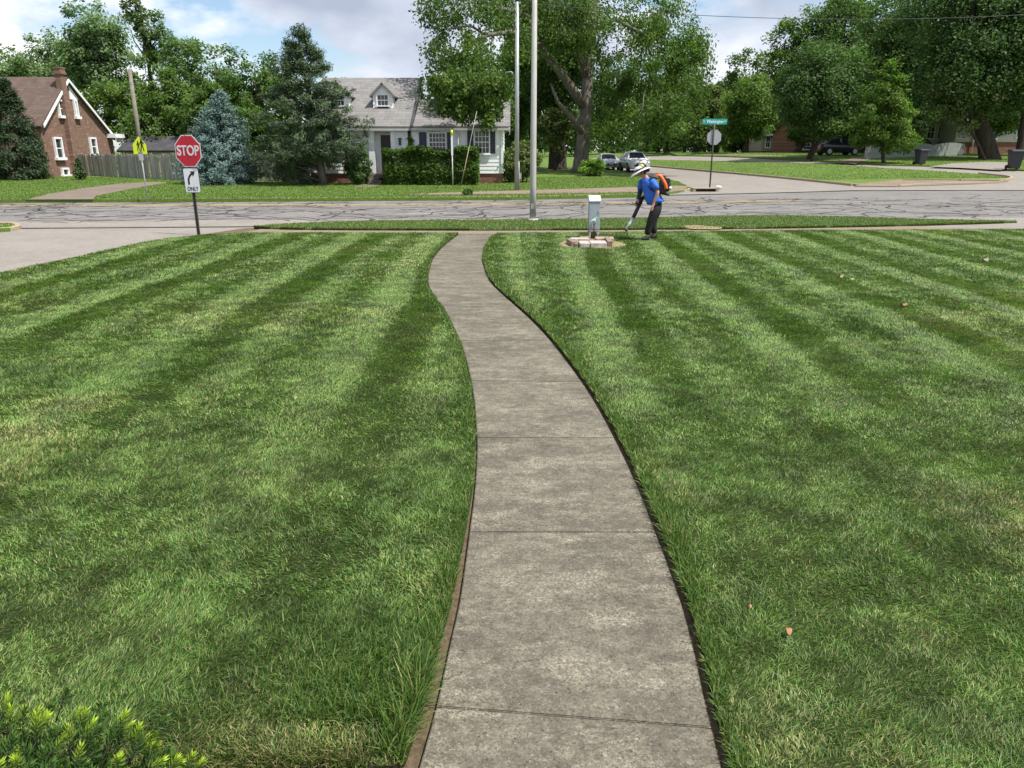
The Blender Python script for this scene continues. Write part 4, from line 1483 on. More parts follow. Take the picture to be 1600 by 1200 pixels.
def window_side(house, p0, p1, X, sashes=2):
    """window in a wall facing +X between two picture corners on that wall"""
    a, b = atX(*p0, X), atX(*p1, X)
    y0, y1, z1, z0 = a.y, b.y, a.z, b.z
    f = MB()
    t = 0.12
    for y in (y0 - t / 2, y1 + t / 2):
        f.box((X + 0.04, y, (z0 + z1) / 2), (0.14, t, z1 - z0 + 0.02))
    f.box((X + 0.041, (y0 + y1) / 2, z1 + t / 2), (0.142, y1 - y0 + 2 * t, t)).box((X + 0.07, (y0 + y1) / 2, z0 - t / 2 - 0.02), (0.24, y1 - y0 + 2 * t + 0.2, t + 0.06))
    for k in range(1, sashes):
        f.box((X + 0.01, (y0 + y1) / 2, z0 + (z1 - z0) * k / sashes), (0.05, y1 - y0, 0.06))
    fo = f.build('window', M['trim_white'], house)
    MB().box((X - 0.02, (y0 + y1) / 2, (z0 + z1) / 2), (0.06, y1 - y0 + 0.02, z1 - z0 + 0.02)).build('pane', M['window_glass'], fo)


for p0, p1 in (((84, 217), (98, 246)), ((140, 217), (151, 241)), ((90, 158), (100.5, 181)), ((115, 158), (121, 182))):
    window_side(cot, p0, p1, BX + 0.03)
window_side(cot, (97, 265), (106, 273), BX + 0.03, 1)
mb = MB()
e0 = atX(170, 209, BX)
mb.box((BX + 0.35, e0.y + 0.3, e0.z - 0.15), (0.7, 1.4, 0.3)).box((BX + 0.35, e0.y + 0.9, e0.z - 0.42), (0.5, 0.2, 0.36))
mb.build('cornice', M['trim_white'], cot)

# ---- dark-roofed garage behind the fence
gx0, gx1 = atY(188, 230, 60).x, atY(281, 230, 60).x
gzt, gzb = atY(230, 212.5, 62.2).z, atY(230, 235, 60).z
gar = thing('garage', ((gx0 + gx1) / 2, 62, terr(-28, 60)), 'low garage with dark grey roof showing above the weathered board fence', 'garage')
mb = MB()
roof_slab(mb, (gx0 - 0.2, 59.7, gzb), (gx1 + 0.2, 59.7, gzb), (gx1 + 0.2, 62.2, gzt), (gx0 - 0.2, 62.2, gzt), 0.15)
roof_slab(mb, (gx1 + 0.2, 64.7, gzb), (gx0 - 0.2, 64.7, gzb), (gx0 - 0.2, 62.2, gzt), (gx1 + 0.2, 62.2, gzt), 0.15)
mb.build('roof', M['roof_dark'], gar)
mb = MB()
mb.box(((gx0 + gx1) / 2, 62.2, gzb / 2), (gx1 - gx0, 4.6, gzb - 0.2))
for x in (gx0, gx1):
    mb.add([(x, 59.9, gzb - 0.2), (x, 64.5, gzb - 0.2), (x, 62.2, gzt - 0.2)], [(0, 1, 2)])
mb.build('wall', M['siding_tan'], gar)

# ---- houses at the right, mostly behind trees
def ranch(name, Y, px0, px1, py_eave, py_ridge, depth, wallmat, roofmat, label, brick_to=None, wins=(), base_mat='brick_x', gx=(0.3, 0.3)):
    x0, x1 = atY(px0, 220, Y).x, atY(px1, 220, Y).x
    zb, ze_ = terr((x0 + x1) / 2, Y) - 0.3, atY((px0 + px1) / 2, py_eave, Y).z
    zr = atY((px0 + px1) / 2, py_ridge, Y + depth / 2).z
    h = thing(name, ((x0 + x1) / 2, Y, zb + 0.3), label, 'house')
    zs = zb + 0.35 if brick_to is None else atY((px0 + px1) / 2, brick_to, Y).z
    mb = MB()
    holes = [(atY(a, 210, Y).x, atY(b, 210, Y).x, atY(a, d, Y).z, atY(a, c, Y).z) for a, b, c, d in wins]
    clapboard(mb, x0, x1, Y, zs, ze_, 0.2, holes)
    mb.quad((x0, Y + depth, zs), (x0, Y, zs), (x0, Y, ze_), (x0, Y + depth, ze_))
    mb.quad((x1, Y, zs), (x1, Y + depth, zs), (x1, Y + depth, ze_), (x1, Y, ze_))
    mb.quad((x1, Y + depth, zs), (x0, Y + depth, zs), (x0, Y + depth, ze_), (x1, Y + depth, ze_))
    for x in (x0, x1):
        mb.add([(x, Y, ze_), (x, Y + depth, ze_), (x, Y + depth / 2, zr)], [(0, 1, 2)])
    mb.build('wall', wallmat, h)
    MB().box(((x0 + x1) / 2, Y + depth / 2 + 0.02, (zb + zs) / 2), (x1 - x0 - 0.04, depth - 0.04, zs - zb)).build('foundation', M[base_mat], h)
    mb = MB()
    s_ = (zr - ze_) / (depth / 2) * 0.45
    roof_slab(mb, (x0 - gx[0], Y - 0.45, ze_ - s_ + 0.14), (x1 + gx[1], Y - 0.45, ze_ - s_ + 0.14), (x1 + gx[1], Y + depth / 2, zr + 0.14), (x0 - gx[0], Y + depth / 2, zr + 0.14))
    roof_slab(mb, (x1 + gx[1], Y + depth + 0.45, ze_ - s_ + 0.14), (x0 - gx[0], Y + depth + 0.45, ze_ - s_ + 0.14), (x0 - gx[0], Y + depth / 2, zr + 0.14), (x1 + gx[1], Y + depth / 2, zr + 0.14))
    mb.build('roof', roofmat, h)
    MB().box(((x0 + x1) / 2, Y - 0.5, ze_ - s_ + 0.05), (x1 - x0 + gx[0] + gx[1], 0.1, 0.14)).build('gutter', M['trim_white'], h)
    for a, b, c, d in holes:
        window_front(h, a, b, c, d, Y, 2, 2)
    return h, x0, x1, ze_, zs


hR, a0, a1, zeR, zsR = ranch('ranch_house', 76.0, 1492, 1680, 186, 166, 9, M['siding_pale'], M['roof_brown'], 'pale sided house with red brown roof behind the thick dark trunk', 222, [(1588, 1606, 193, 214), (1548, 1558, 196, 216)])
mb = MB()
mb.tube([(atY(1523, 200, 75.9).x, 75.9, zeR), (atY(1521, 222, 75.9).x, 75.9, zsR - 1.0)], 0.06, 8)
mb.build('downspout', M['trim_white'], hR)
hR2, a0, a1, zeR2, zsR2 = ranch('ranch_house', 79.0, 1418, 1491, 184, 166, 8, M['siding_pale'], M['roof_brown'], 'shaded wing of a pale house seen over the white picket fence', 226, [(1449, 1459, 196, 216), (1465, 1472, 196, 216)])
hT, *_ = ranch('tan_house', 88.0, 1296, 1356, 200, 184, 9, M['siding_tan'], M['roof_brown'], 'tan house with reddish roof glimpsed above the parked dark car', 232, [(1332, 1340, 205, 226)])
hB, *_ = ranch('brick_bungalow', 84.0, 1246, 1292, 204, 190, 8, M['brick_x'], M['roof_brown'], 'red brick bungalow with a white window left of the parked dark car', 240, [(1259, 1267, 209, 216), (1257, 1268, 224, 233)])
hG, *_ = ranch('grey_house', 96.0, 1190, 1232, 210, 196, 8, M['siding_tan'], M['roof_grey'], 'small grey gabled house half hidden behind the median trees', 236, [(1198, 1204, 214, 230)])

# ---- weathered board fence, in two runs divided by the spruce
def board_fence(px0, px1, Y0, Y1, ptop, pbot, label):
    a, b = atY(px0, ptop, Y0), atY(px1, ptop, Y1)
    za, zb_ = terr(a.x, Y0) + 0.04, terr(b.x, Y1) + 0.04
    f = thing('board_fence', (a.x, Y0, za), label, 'fence')
    n_ = int((b - a).length / 0.145)
    mb = MB()
    rr = random.Random(int(px0))
    d = Vector((b.x - a.x, b.y - a.y, 0)).normalized()
    yaw = math.atan2(d.y, d.x)
    for i in range(n_):
        t = (i + 0.5) / n_
        p = a.lerp(b, t)
        z0 = za + (zb_ - za) * t
        h = p.z - z0 + rr.uniform(-0.10, 0.06)
        lean = rr.gauss(0, 0.012) + (0.05 if rr.random() < 0.06 else 0)
        m = Matrix.Rotation(yaw, 3, 'Z') @ Matrix.Rotation(lean, 3, 'Y')
        off = Vector((-d.y, d.x, 0)) * (rr.uniform(-0.012, 0.012) if i % 2 else rr.uniform(0.0, 0.025))
        w_ = rr.uniform(0.115, 0.142)
        if rr.random() < 0.03:
            continue
        pts = [(-w_ / 2, 0), (w_ / 2, 0), (w_ / 2, h - 0.05), (w_ / 4, h), (-w_ / 4, h), (-w_ / 2, h - 0.05)]
        o_ = Vector((p.x, p.y, z0)) + off
        mb.prism(pts, 0.02, (o_, m @ Vector((1, 0, 0)), m @ Vector((0, 1, 0)), m @ Vector((0, 0, 1))))
    mb.build('board_panel', M['fence_wood'], f)
    mb = MB()
    for zz in (0.35, 1.35):
        p, q = Vector((a.x, a.y, za + zz)), Vector((b.x, b.y, zb_ + zz))
        n2 = Vector((-d.y, d.x, 0)) * 0.07
        mb.tube([p + n2, q + n2], 0.045, 4, smooth=False)
    mb.build('rail', M['fence_wood'], f)
    k = max(2, int((b - a).length / 2.4))
    for i in range(k + 1):
        p = a.lerp(b, i / k)
        mb = MB().box((p.x - d.y * 0.14, p.y + d.x * 0.14, (terr(p.x, p.y) + p.z) / 2), (0.1, 0.1, p.z - terr(p.x, p.y)), yaw)
        mb.build('post', M['fence_wood'], f)


board_fence(119, 289, 54.5, 47.5, 240, 280, 'grey weathered board fence leaning between the brick cottage and the blue spruce')
board_fence(352, 478, 47.6, 46.5, 237, 280, 'shorter run of grey board fence between the blue spruce and the pine')


def pickets(px0, px1, Y0, Y1, top_fn, mat, label, name, sp=0.13):
    a, b = atY(px0, 235, Y0), atY(px1, 235, Y1)
    f = thing(name, (a.x, Y0, terr(a.x, Y0)), label, 'fence')
    n_ = int(math.hypot(b.x - a.x, b.y - a.y) / sp)
    d = Vector((b.x - a.x, b.y - a.y, 0)).normalized()
    mb = MB()
    for i in range(n_):
        t = (i + 0.5) / n_
        p = a.lerp(b, t)
        z0 = terr(p.x, p.y) + 0.07
        h = top_fn(t)
        w_ = sp * 0.66
        mb.prism([(-w_ / 2, 0), (w_ / 2, 0), (w_ / 2, h - 0.06), (0, h), (-w_ / 2, h - 0.06)], 0.02, (Vector((p.x, p.y, z0)), d, Vector((-d.y, d.x, 0)), Vector((0, 0, 1))))
    mb.build('picket_panel', mat, f)
    mb = MB()
    for zz in (0.25, 0.65):
        n2 = Vector((-d.y, d.x, 0)) * 0.04
        L = [Vector((a.lerp(b, k / 8).x, a.lerp(b, k / 8).y, terr(a.lerp(b, k / 8).x, a.lerp(b, k / 8).y) + zz)) + n2 for k in range(9)]
        mb.tube(L, 0.035, 4, smooth=False)
    mb.build('rail', mat, f)


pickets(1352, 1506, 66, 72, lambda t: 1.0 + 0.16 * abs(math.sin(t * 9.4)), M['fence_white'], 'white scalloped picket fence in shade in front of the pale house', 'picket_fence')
pickets(-70, 56, 49.5, 50.5, lambda t: 0.85 - 0.35 * max(0, t - 0.55) / 0.45, M['cedar'], 'low reddish brown stake fence at the far left under the dark arborvitae', 'stake_fence', 0.17)

# ================================================================== TREES AND SHRUBS
trng = np.random.default_rng(21)


def leaf_mesh(name, centers, crad, n_per, size, pal, parent, mat='leaf', aspect=0.6, up=0.5, outw=0.55, core=None, droop=0.0, seed=0, jitter=0.28, dirs=None):
    """cloud of diamond leaves; every leaf sits in a twig cluster; colour is the leaf's own"""
    rg = np.random.default_rng(seed)
    C = np.asarray(centers, float)
    k = len(C)
    N = k * n_per
    ci = np.repeat(np.arange(k), n_per)
    cr = np.broadcast_to(np.asarray(crad, float), (k,))[ci]
    g = rg.normal(0, 1, (N, 3))
    g = g / (np.linalg.norm(g, axis=1, keepdims=True) + 1e-9) * (rg.random((N, 1)) ** 0.45)
    g[:, 2] *= 0.75
    P = C[ci] + g * cr[:, None]
    P[:, 2] -= droop * cr * rg.random(N)
    core = C.mean(0) if core is None else np.asarray(core, float)
    o = P - core
    o /= np.linalg.norm(o, axis=1, keepdims=True) + 1e-9
    nrm = outw * o + np.array([0, 0, up]) + rg.normal(0, 0.55, (N, 3))
    nrm /= np.linalg.norm(nrm, axis=1, keepdims=True) + 1e-9
    if dirs is not None:
        a = np.asarray(dirs, float)[ci] + rg.normal(0, 0.55, (N, 3))
    else:
        a = rg.normal(0, 1, (N, 3)) + np.array([0, 0, -0.4 - droop])
    a -= nrm * (a * nrm).sum(1, keepdims=True)
    a /= np.linalg.norm(a, axis=1, keepdims=True) + 1e-9
    b = np.cross(nrm, a)
    L = size * rg.uniform(0.65, 1.35, N)[:, None]
    W = L * aspect
    V = np.stack([P - a * L / 2, P + b * W / 2 + nrm * L * 0.06, P + a * L / 2, P - b * W / 2 + nrm * L * 0.06], 1).reshape(-1, 3)
    F_ = np.arange(N * 4).reshape(N, 4)
    pal = np.asarray(pal, float)
    base = pal[rg.integers(0, len(pal), k)][ci] * 0.6 + pal[rg.integers(0, len(pal), N)] * 0.4
    base = base * (1.32 if mat == 'leaf' else 1.2)
    col = base * rg.uniform(1 - jitter, 1 + jitter, (N, 1)) * rg.uniform(0.85, 1.15, (k, 1))[ci]
    return np_mesh(name, V, [F_], np.repeat(col, 4, 0), M[mat], parent)


PAL_MAPLE = [(0.070, 0.120, 0.022), (0.052, 0.092, 0.018), (0.100, 0.148, 0.030)]
PAL_MID = [(0.062, 0.105, 0.026), (0.046, 0.082, 0.021), (0.086, 0.130, 0.034)]
PAL_DARK = [(0.050, 0.090, 0.028), (0.038, 0.070, 0.022), (0.068, 0.112, 0.035)]
PAL_PALE = [(0.105, 0.155, 0.070), (0.085, 0.130, 0.058), (0.130, 0.180, 0.085)]
PAL_LIME = [(0.115, 0.195, 0.030), (0.090, 0.160, 0.026), (0.145, 0.225, 0.040)]
PAL_OLIVE = [(0.085, 0.110, 0.036), (0.070, 0.095, 0.032), (0.105, 0.125, 0.046)]
PAL_SPRUCE = [(0.120, 0.185, 0.180), (0.095, 0.150, 0.148), (0.150, 0.215, 0.205)]
PAL_PINE = [(0.060, 0.092, 0.046), (0.075, 0.108, 0.052), (0.048, 0.076, 0.042)]


def crown_lobes(c, rx, rz, n_, rg, ry=None, spread=0.55, lob=0.5):
    """overlapping lobes that give the crown an uneven outline"""
    ry = ry or rx
    L = [(np.array(c), np.array([rx * 0.80, ry * 0.80, rz * 0.88]))]
    for i in range(n_):
        d = rg.normal(0, 1, 3)
        d /= np.linalg.norm(d)
        p = np.array(c) + d * np.array([rx, ry, rz]) * spread * rg.uniform(0.8, 1.15)
        s_ = lob * rg.uniform(0.75, 1.2)
        L.append((p, np.array([rx * s_, ry * s_, rz * s_ * 0.9])))
    return L


def lobe_points(lobes, n_, rg, zmin=None, shell=0.62):
    vol = np.array([np.prod(l[1]) ** 0.67 for l in lobes])
    idx = rg.choice(len(lobes), n_, p=vol / vol.sum())
    out_ = []
    for i in idx:
        c, r = lobes[i]
        d = rg.normal(0, 1, 3)
        d /= np.linalg.norm(d)
        q = c + d * r * rg.uniform(shell, 1.04)
        if zmin is not None and q[2] < zmin:
            q[2] = zmin + rg.random() * 0.8
        out_.append(q)
    return np.array(out_)


def limb_path(p, q, rg, n_=5, wob=0.12):
    p, q = np.array(p, float), np.array(q, float)
    L = []
    ln = np.linalg.norm(q - p)
    for i in range(n_ + 1):
        t = i / n_
        x = p + (q - p) * t
        x[2] += ln * 0.10 * math.sin(t * math.pi)
        if 0 < i < n_:
            x = x + rg.normal(0, wob * ln * 0.25, 3)
        L.append(tuple(x))
    return L


def tree(name, px, D, top, hw, bot, pal, label, seed, trunk_r=0.25, n_cl=90, n_per=110, leaf=0.26, lobes=7, group=None, bark='bark_dark', base_px=None, cat='tree', squash=0.9, droop=0.0, spread=0.55, lob=0.5, cl_r=None, shell=0.62, cone=False):
    rg = np.random.default_rng(seed)
    midpy = (top + bot) / 2
    pm = atY(px, midpy, D)
    zt, zb_ = atY(px, top, D).z, atY(px, bot, D).z
    depth = D * CP + (CAMZ - pm.z) * SP
    r = hw * depth / F
    bx = pm.x if base_px is None else baseX(base_px, D, terr(pm.x, D))
    gz_ = terr(bx, D) + 0.03
    zb_ = max(zb_, gz_ + 0.3)
    c = (pm.x, D, (zt + zb_) / 2)
    rz = (zt - zb_) / 2
    root = thing(name, (bx, D, gz_), label, cat, group)
    lb = crown_lobes(c, r, rz, lobes, rg, r * squash, spread, lob)
    if cone:
        lb = []
        for k in range(12):
            f = k / 11
            a = k * 2.4
            rr_c = r * (0.95 if f < 0.35 else 0.95 * (1.12 - f) / 0.77)
            off = 0.45 * rr_c
            lb.append((np.array([c[0] + off * math.cos(a), c[1] + off * math.sin(a), zb_ + (0.12 + 0.82 * f) * 2 * rz]), np.array([rr_c * 0.62, rr_c * 0.62, rz * 0.22])))
    C = lobe_points(lb, n_cl, rg, zb_ + 0.2, shell)
    cr = (cl_r or 0.20 * r + 0.25) * rg.uniform(0.6, 1.3, len(C))
    leaf_mesh('crown', C, cr, n_per, leaf, pal, root, core=(c[0], c[1], c[2] - rz * 0.2), seed=seed, droop=droop)
    mb = MB()
    zfork = max(zb_ + 0.15 * rz, gz_ + 0.8)
    tp = [(bx, D, gz_ - 0.15), (bx, D, gz_ + 0.15), (bx + (pm.x - bx) * 0.3, D, gz_ + (zfork - gz_) * 0.5), (bx + (pm.x - bx) * 0.7, D, zfork), (pm.x, D, zb_ + rz * 1.5)]
    mb.tube(tp, [trunk_r * 1.5, trunk_r * 1.1, trunk_r * 0.92, trunk_r * 0.8, trunk_r * 0.2], 10)
    for i in range(11):
        q = C[rg.integers(0, len(C))]
        s_ = np.array(tp[3]) + (np.array(tp[4]) - np.array(tp[3])) * rg.uniform(0, 0.6)
        mb.tube(limb_path(s_, q, rg), [trunk_r * 0.45, trunk_r * 0.36, trunk_r * 0.28, trunk_r * 0.2, trunk_r * 0.12, trunk_r * 0.04], 6)
    mb.build('trunk', M[bark], root)
    return root


BG = 'broadleaf trees closing the left background'
tree('background_tree', 12, 78, 84, 62, 210, PAL_PALE, 'pale green tree at the left edge rising behind the brick cottage roof', 101, n_cl=95, leaf=0.3, group=BG)
tree('background_tree', 82, 80, 42, 56, 200, PAL_PALE, 'rounded grey green tree just behind the cottage chimney', 102, n_cl=100, leaf=0.3, group=BG)
tree('background_tree', 152, 76, -14, 58, 190, PAL_PALE, 'tall light green tree, the tallest above the cottage gable', 103, n_cl=150, n_per=120, leaf=0.3, group=BG)
tree('background_tree', 226, 80, -40, 44, 150, PAL_MID, 'airy open tree top right of the tallest light green tree', 104, n_cl=80, n_per=80, leaf=0.27, cl_r=0.7, group=BG, lobes=9)
tree('background_tree', 196, 67, 112, 62, 235, PAL_MAPLE, 'bright green bushy tree behind the leaning wooden pole', 105, n_cl=100, leaf=0.26, group=BG)
tree('background_tree', 272, 66, 108, 48, 235, PAL_MID, 'mid green bushy tree above the dark garage roof', 106, n_cl=90, leaf=0.26, group=BG)
tree('background_tree', 290, 74, 48, 44, 220, PAL_PALE, 'slim grey green tree behind the bushy trees left of the spruce', 107, n_cl=70, leaf=0.28, group=BG)
tree('background_tree', 342, 70, 46, 56, 240, PAL_MID, 'upright green tree directly behind the blue spruce', 108, n_cl=100, leaf=0.27, group=BG)
tree('background_tree', 402, 68, 56, 56, 250, PAL_MID, 'green tree between the blue spruce and the pine', 109, n_cl=100, leaf=0.26, group=BG)
tree('background_tree', 455, 72, 100, 40, 250, PAL_DARK, 'dark tree mostly hidden behind the ragged pine', 110, n_cl=60, leaf=0.28, group=BG)
tree('background_tree', 130, 66, 150, 40, 250, PAL_MID, 'low green tree between the cottage gable and the garage', 160, n_cl=60, leaf=0.24, group=BG)
tree('background_tree', 245, 63, 150, 55, 250, PAL_MID, 'low dark green tree directly over the garage roof', 161, n_cl=80, leaf=0.24, group=BG)
tree('background_tree', 320, 62, 125, 40, 262, PAL_MID, 'leafy low tree filling the gap left of the blue spruce', 162, n_cl=70, leaf=0.24, group=BG)
tree('background_tree', 385, 60, 150, 42, 265, PAL_MID, 'fresh green low tree right of the blue spruce', 163, n_cl=70, leaf=0.22, group=BG)
tree('background_tree', 20, 90, 70, 80, 200, PAL_MID, 'dull green tree farthest back at the left edge', 112, n_cl=70, leaf=0.36, group=BG)
tree('background_tree', 545, 84, 112, 26, 190, PAL_LIME, 'small bright tree top peeping over the grey house ridge', 111, n_cl=40, leaf=0.26, group=BG)

# ---- the big maple, its drooping crown hanging in front of the white house
def big_maple():
    D = 58.0
    rg = np.random.default_rng(7)
    P = lambda px, py, dy=0.0: np.array(atY(px, py, D + dy))
    bx = baseX(907, D, terr(5, D))
    gz_ = terr(bx, D) + 0.05
    root = thing('maple_tree', (bx, D, gz_), 'huge spreading maple with a pale forked trunk and drooping crown over the white house', 'tree')
    # crown: hanging lobes set by picture place and depth
    spec = [(715, 55, 55, 80, -9), (735, 125, 52, 60, -10.5), (700, 150, 36, 42, -11), (770, 60, 60, 70, -8), (770, 150, 36, 48, -10), (690, 20, 30, 40, -8), (745, 170, 28, 34, -10.5), (688, 100, 26, 40, -9.5),
            (830, 10, 60, 50, -3), (865, -40, 90, 60, 2), (960, -20, 70, 60, 3), (800, -30, 70, 60, -2), (715, -20, 60, 60, -6), (800, 20, 40, 50, 3), (900, 20, 40, 60, -3), (835, 60, 40, 40, 8), (925, 40, 44, 44, -4), (890, 20, 40, 36, -5), (870, 60, 26, 34, -5), (715, 178, 22, 26, -11), (755, 176, 20, 28, -11), (820, 90, 40, 40, 6), (850, 170, 50, 55, 9), (800, 195, 36, 48, 9), (880, 120, 40, 46, 7),
            (985, 60, 60, 70, -2), (1030, 40, 50, 52, 0), (1020, 130, 60, 66, -1), (970, 150, 40, 60, 3), (1050, 100, 46, 50, 2), (1000, 185, 46, 30, -5), (1045, 180, 40, 38, -5), (955, 195, 34, 28, -4), (1075, 150, 34, 50, -4), (1068, 95, 42, 50, -1), (1085, 72, 24, 24, 0), (1075, 140, 36, 50, -1), (1045, 30, 36, 40, 4), (925, 90, 30, 60, 5), (1075, 75, 30, 34, 3), (880, 40, 40, 50, 4), (920, 200, 26, 30, 9)]
    lb = []
    wts = []
    for px, py, rw, rh, dy in spec:
        dep = (D + dy) * CP
        c = P(px, py, dy)
        lb.append((c, np.array([rw * dep / F, 0.8 * rw * dep / F + 0.6, rh * dep / F])))
    C = lobe_points(lb, 760, rg, None, 0.5)
    hang = []
    for hpx, hpy in ((676, 150), (684, 172), (692, 190), (700, 184), (708, 196), (715, 202), (722, 192), (731, 172), (744, 186), (750, 200), (757, 208), (764, 204), (772, 192), (782, 172), (792, 160), (700, 170), (757, 190), (712, 180)):
        dyh = rg.uniform(-15.3, -13.9)
        for s_ in np.arange(120, hpy - 17, 9.0):
            hang.append(P(hpx + rg.normal(0, 2.5) + (hpy - s_) * 0.05, s_ + rg.normal(0, 2), dyh + rg.normal(0, 0.3)))
    C = np.concatenate([C, np.array(hang)])
    n_h = len(hang)
    k = (C[:, 2] > gz_ + 2.9) | (np.arange(len(C)) >= len(C) - n_h)
    C = C[k]
    leaf_mesh('crown', C, np.where(np.arange(len(C)) >= len(C) - n_h, 0.42, 0.85) * rg.uniform(0.6, 1.3, len(C)), 120, 0.20, [(0.052, 0.092, 0.018), (0.038, 0.070, 0.015), (0.078, 0.118, 0.024)], root, core=P(860, 60), seed=70, droop=1.0, aspect=0.62)
    sp2 = lobe_points(lb[:8], 60, rg, None, 0.85)
    leaf_mesh('crown', sp2, 0.6, 40, 0.19, PAL_MAPLE, root, core=P(860, 60), seed=71, droop=1.4)
    mb = MB()
    T = lambda pts, rad, n_=12: mb.tube([P(a, b, c) for a, b, c in pts], rad, n_)
    T([(907, 272, 0), (907, 262, 0), (909, 240, 0), (913, 205, 0), (916, 170, 0), (918, 130, 0.3), (922, 80, 0.5), (928, 20, 0.5), (930, -60, 0.5)], [0.95, 0.62, 0.52, 0.50, 0.46, 0.40, 0.36, 0.30, 0.15])
    T([(911, 165, -0.2), (895, 140, -0.8), (875, 112, -1.5), (855, 88, -2.2), (843, 70, -3), (835, 20, -4), (820, -40, -5)], [0.34, 0.32, 0.29, 0.26, 0.22, 0.16, 0.08])
    T([(914, 118, 0), (905, 88, -0.5), (895, 50, -1), (886, 10, -1.5), (876, -40, -2)], [0.26, 0.25, 0.22, 0.17, 0.1])
    T([(920, 90, 0.4), (928, 55, 0), (925, 35, -0.2), (918, 10, -0.4)], [0.22, 0.2, 0.17, 0.1])
    T([(913, 212, 0), (903, 196, -0.8), (888, 178, -1.8), (872, 160, -2.6), (860, 130, -3)], [0.26, 0.25, 0.19, 0.13, 0.06])
    T([(862, 52, -2.2), (845, 40, -3), (832, 28, -4), (790, 15, -6), (740, 10, -8)], [0.2, 0.2, 0.17, 0.12, 0.06])
    T([(843, 70, -3), (800, 50, -6), (760, 55, -8), (730, 75, -9), (715, 110, -10)], [0.18, 0.15, 0.11, 0.08, 0.04])
    T([(760, 55, -8), (735, 40, -9), (700, 45, -9.5)], [0.09, 0.07, 0.03])
    T([(926, 50, 0.5), (960, 30, 0), (1000, 50, -0.5), (1020, 90, -1)], [0.2, 0.16, 0.1, 0.05])
    for i in range(60):
        j = lb[rg.integers(0, len(lb))][0]
        dd = np.linalg.norm(C - j, axis=1)
        q = C[np.argsort(dd)[rg.integers(5, 40)]]
        mb.tube(limb_path(j, q, rg), [0.05, 0.045, 0.038, 0.03, 0.02, 0.01], 5)
    mb.build('trunk', M['bark_grey'], root)
    return root


big_maple()
# second old trunk close behind it
r2 = tree('maple_tree', 872, 66, -10, 75, 190, PAL_DARK, 'dark old tree with a flaring trunk standing behind the big maple', 120, trunk_r=0.75, n_cl=150, n_per=110, leaf=0.28, base_px=871, squash=0.8)
tree('background_tree', 830, 74, 20, 70, 215, PAL_DARK, 'dark tree filling the gap behind the two tall poles', 121, n_cl=120, leaf=0.32, group='trees behind the big maple')
tree('background_tree', 800, 64, 130, 26, 225, PAL_DARK, 'dark low tree at the right gable of the white house', 122, n_cl=60, leaf=0.26, group='trees behind the big maple')
tree('understory_tree', 868, 62, 168, 44, 245, PAL_OLIVE, 'low feathery green tree under the lower left limb of the maple', 123, n_cl=60, n_per=90, leaf=0.24, trunk_r=0.12)

MG = 'trees along the boulevard and its median'
tree('street_tree', 1046, 95, 95, 50, 232, PAL_MAPLE, 'leafy tree with thin dark trunk just right of the parked cars', 130, trunk_r=0.3, n_cl=110, leaf=0.3, group=MG)
tree('street_tree', 1090, 90, 128, 42, 240, PAL_OLIVE, 'low forked tree left of the street name sign', 131, trunk_r=0.36, n_cl=100, leaf=0.28, group=MG)
tree('street_tree', 1121, 92, 138, 40, 240, PAL_OLIVE, 'low dark-trunked tree right behind the back of the octagon sign', 132, trunk_r=0.4, n_cl=100, leaf=0.28, group=MG)
tree('street_tree', 1173, 82, 112, 52, 225, PAL_MAPLE, 'young green tree on a slim trunk, second from the left in the median', 133, trunk_r=0.17, n_cl=120, leaf=0.26, group=MG)
tree('street_tree', 1290, 66, 48, 80, 224, PAL_DARK, 'dense dark rounded tree on a leaning trunk in the middle of the median', 134, trunk_r=0.24, n_cl=200, n_per=130, leaf=0.24, group=MG, base_px=1265, lobes=9, shell=0.55)
tree('street_tree', 1385, 60, 92, 52, 240, PAL_MAPLE, 'light green conical sapling nearest the median tip', 135, trunk_r=0.14, n_cl=170, n_per=100, leaf=0.19, group=MG, base_px=1380, cone=True, cl_r=0.55)
tree('street_tree', 1290, 64.5, 185, 34, 218, PAL_MID, 'small low tree spreading in front of the red brick bungalow', 136, trunk_r=0.08, n_cl=40, leaf=0.2, group=MG, base_px=1268)
RG = 'tall trees closing the right background'
tree('background_tree', 1075, 120, 85, 42, 235, PAL_MID, 'distant tree where the boulevard vanishes behind the median', 139, n_cl=80, leaf=0.4, group=RG)
tree('background_tree', 1105, 130, 132, 40, 238, PAL_OLIVE, 'distant olive tree at the lowest point of the skyline', 138, n_cl=80, leaf=0.4, group=RG)
tree('background_tree', 1180, 108, 62, 62, 235, PAL_MID, 'rounded tree at the left end of the right hand skyline', 140, n_cl=130, leaf=0.36, group=RG, trunk_r=0.4)
tree('background_tree', 1235, 98, 18, 58, 230, PAL_MAPLE, 'tall fresh green tree behind the young median tree', 141, n_cl=130, leaf=0.34, group=RG, trunk_r=0.4)
tree('background_tree', 1315, 96, -50, 85, 215, PAL_MID, 'tall tree rising behind the dense dark rounded tree', 142, n_cl=230, leaf=0.34, group=RG, trunk_r=0.5)
tree('background_tree', 1390, 92, 10, 55, 215, PAL_DARK, 'dark tree behind the conical sapling', 143, n_cl=120, leaf=0.34, group=RG, trunk_r=0.4)
tree('background_tree', 1435, 78, -90, 100, 226, PAL_MID, 'large tree over the white picket fence', 144, n_cl=300, leaf=0.3, group=RG, trunk_r=0.45, base_px=1455)
tree('shade_tree', 1540, 66, -110, 125, 202, PAL_DARK, 'massive dark shade tree with a thick trunk beside the pale house', 145, n_cl=380, n_per=120, leaf=0.25, trunk_r=0.72, base_px=1545, lobes=10)
tree('shade_tree', 1620, 65, -40, 76, 190, PAL_DARK, 'dark tree with a narrow trunk at the right edge', 146, n_cl=130, leaf=0.26, trunk_r=0.35, base_px=1592)
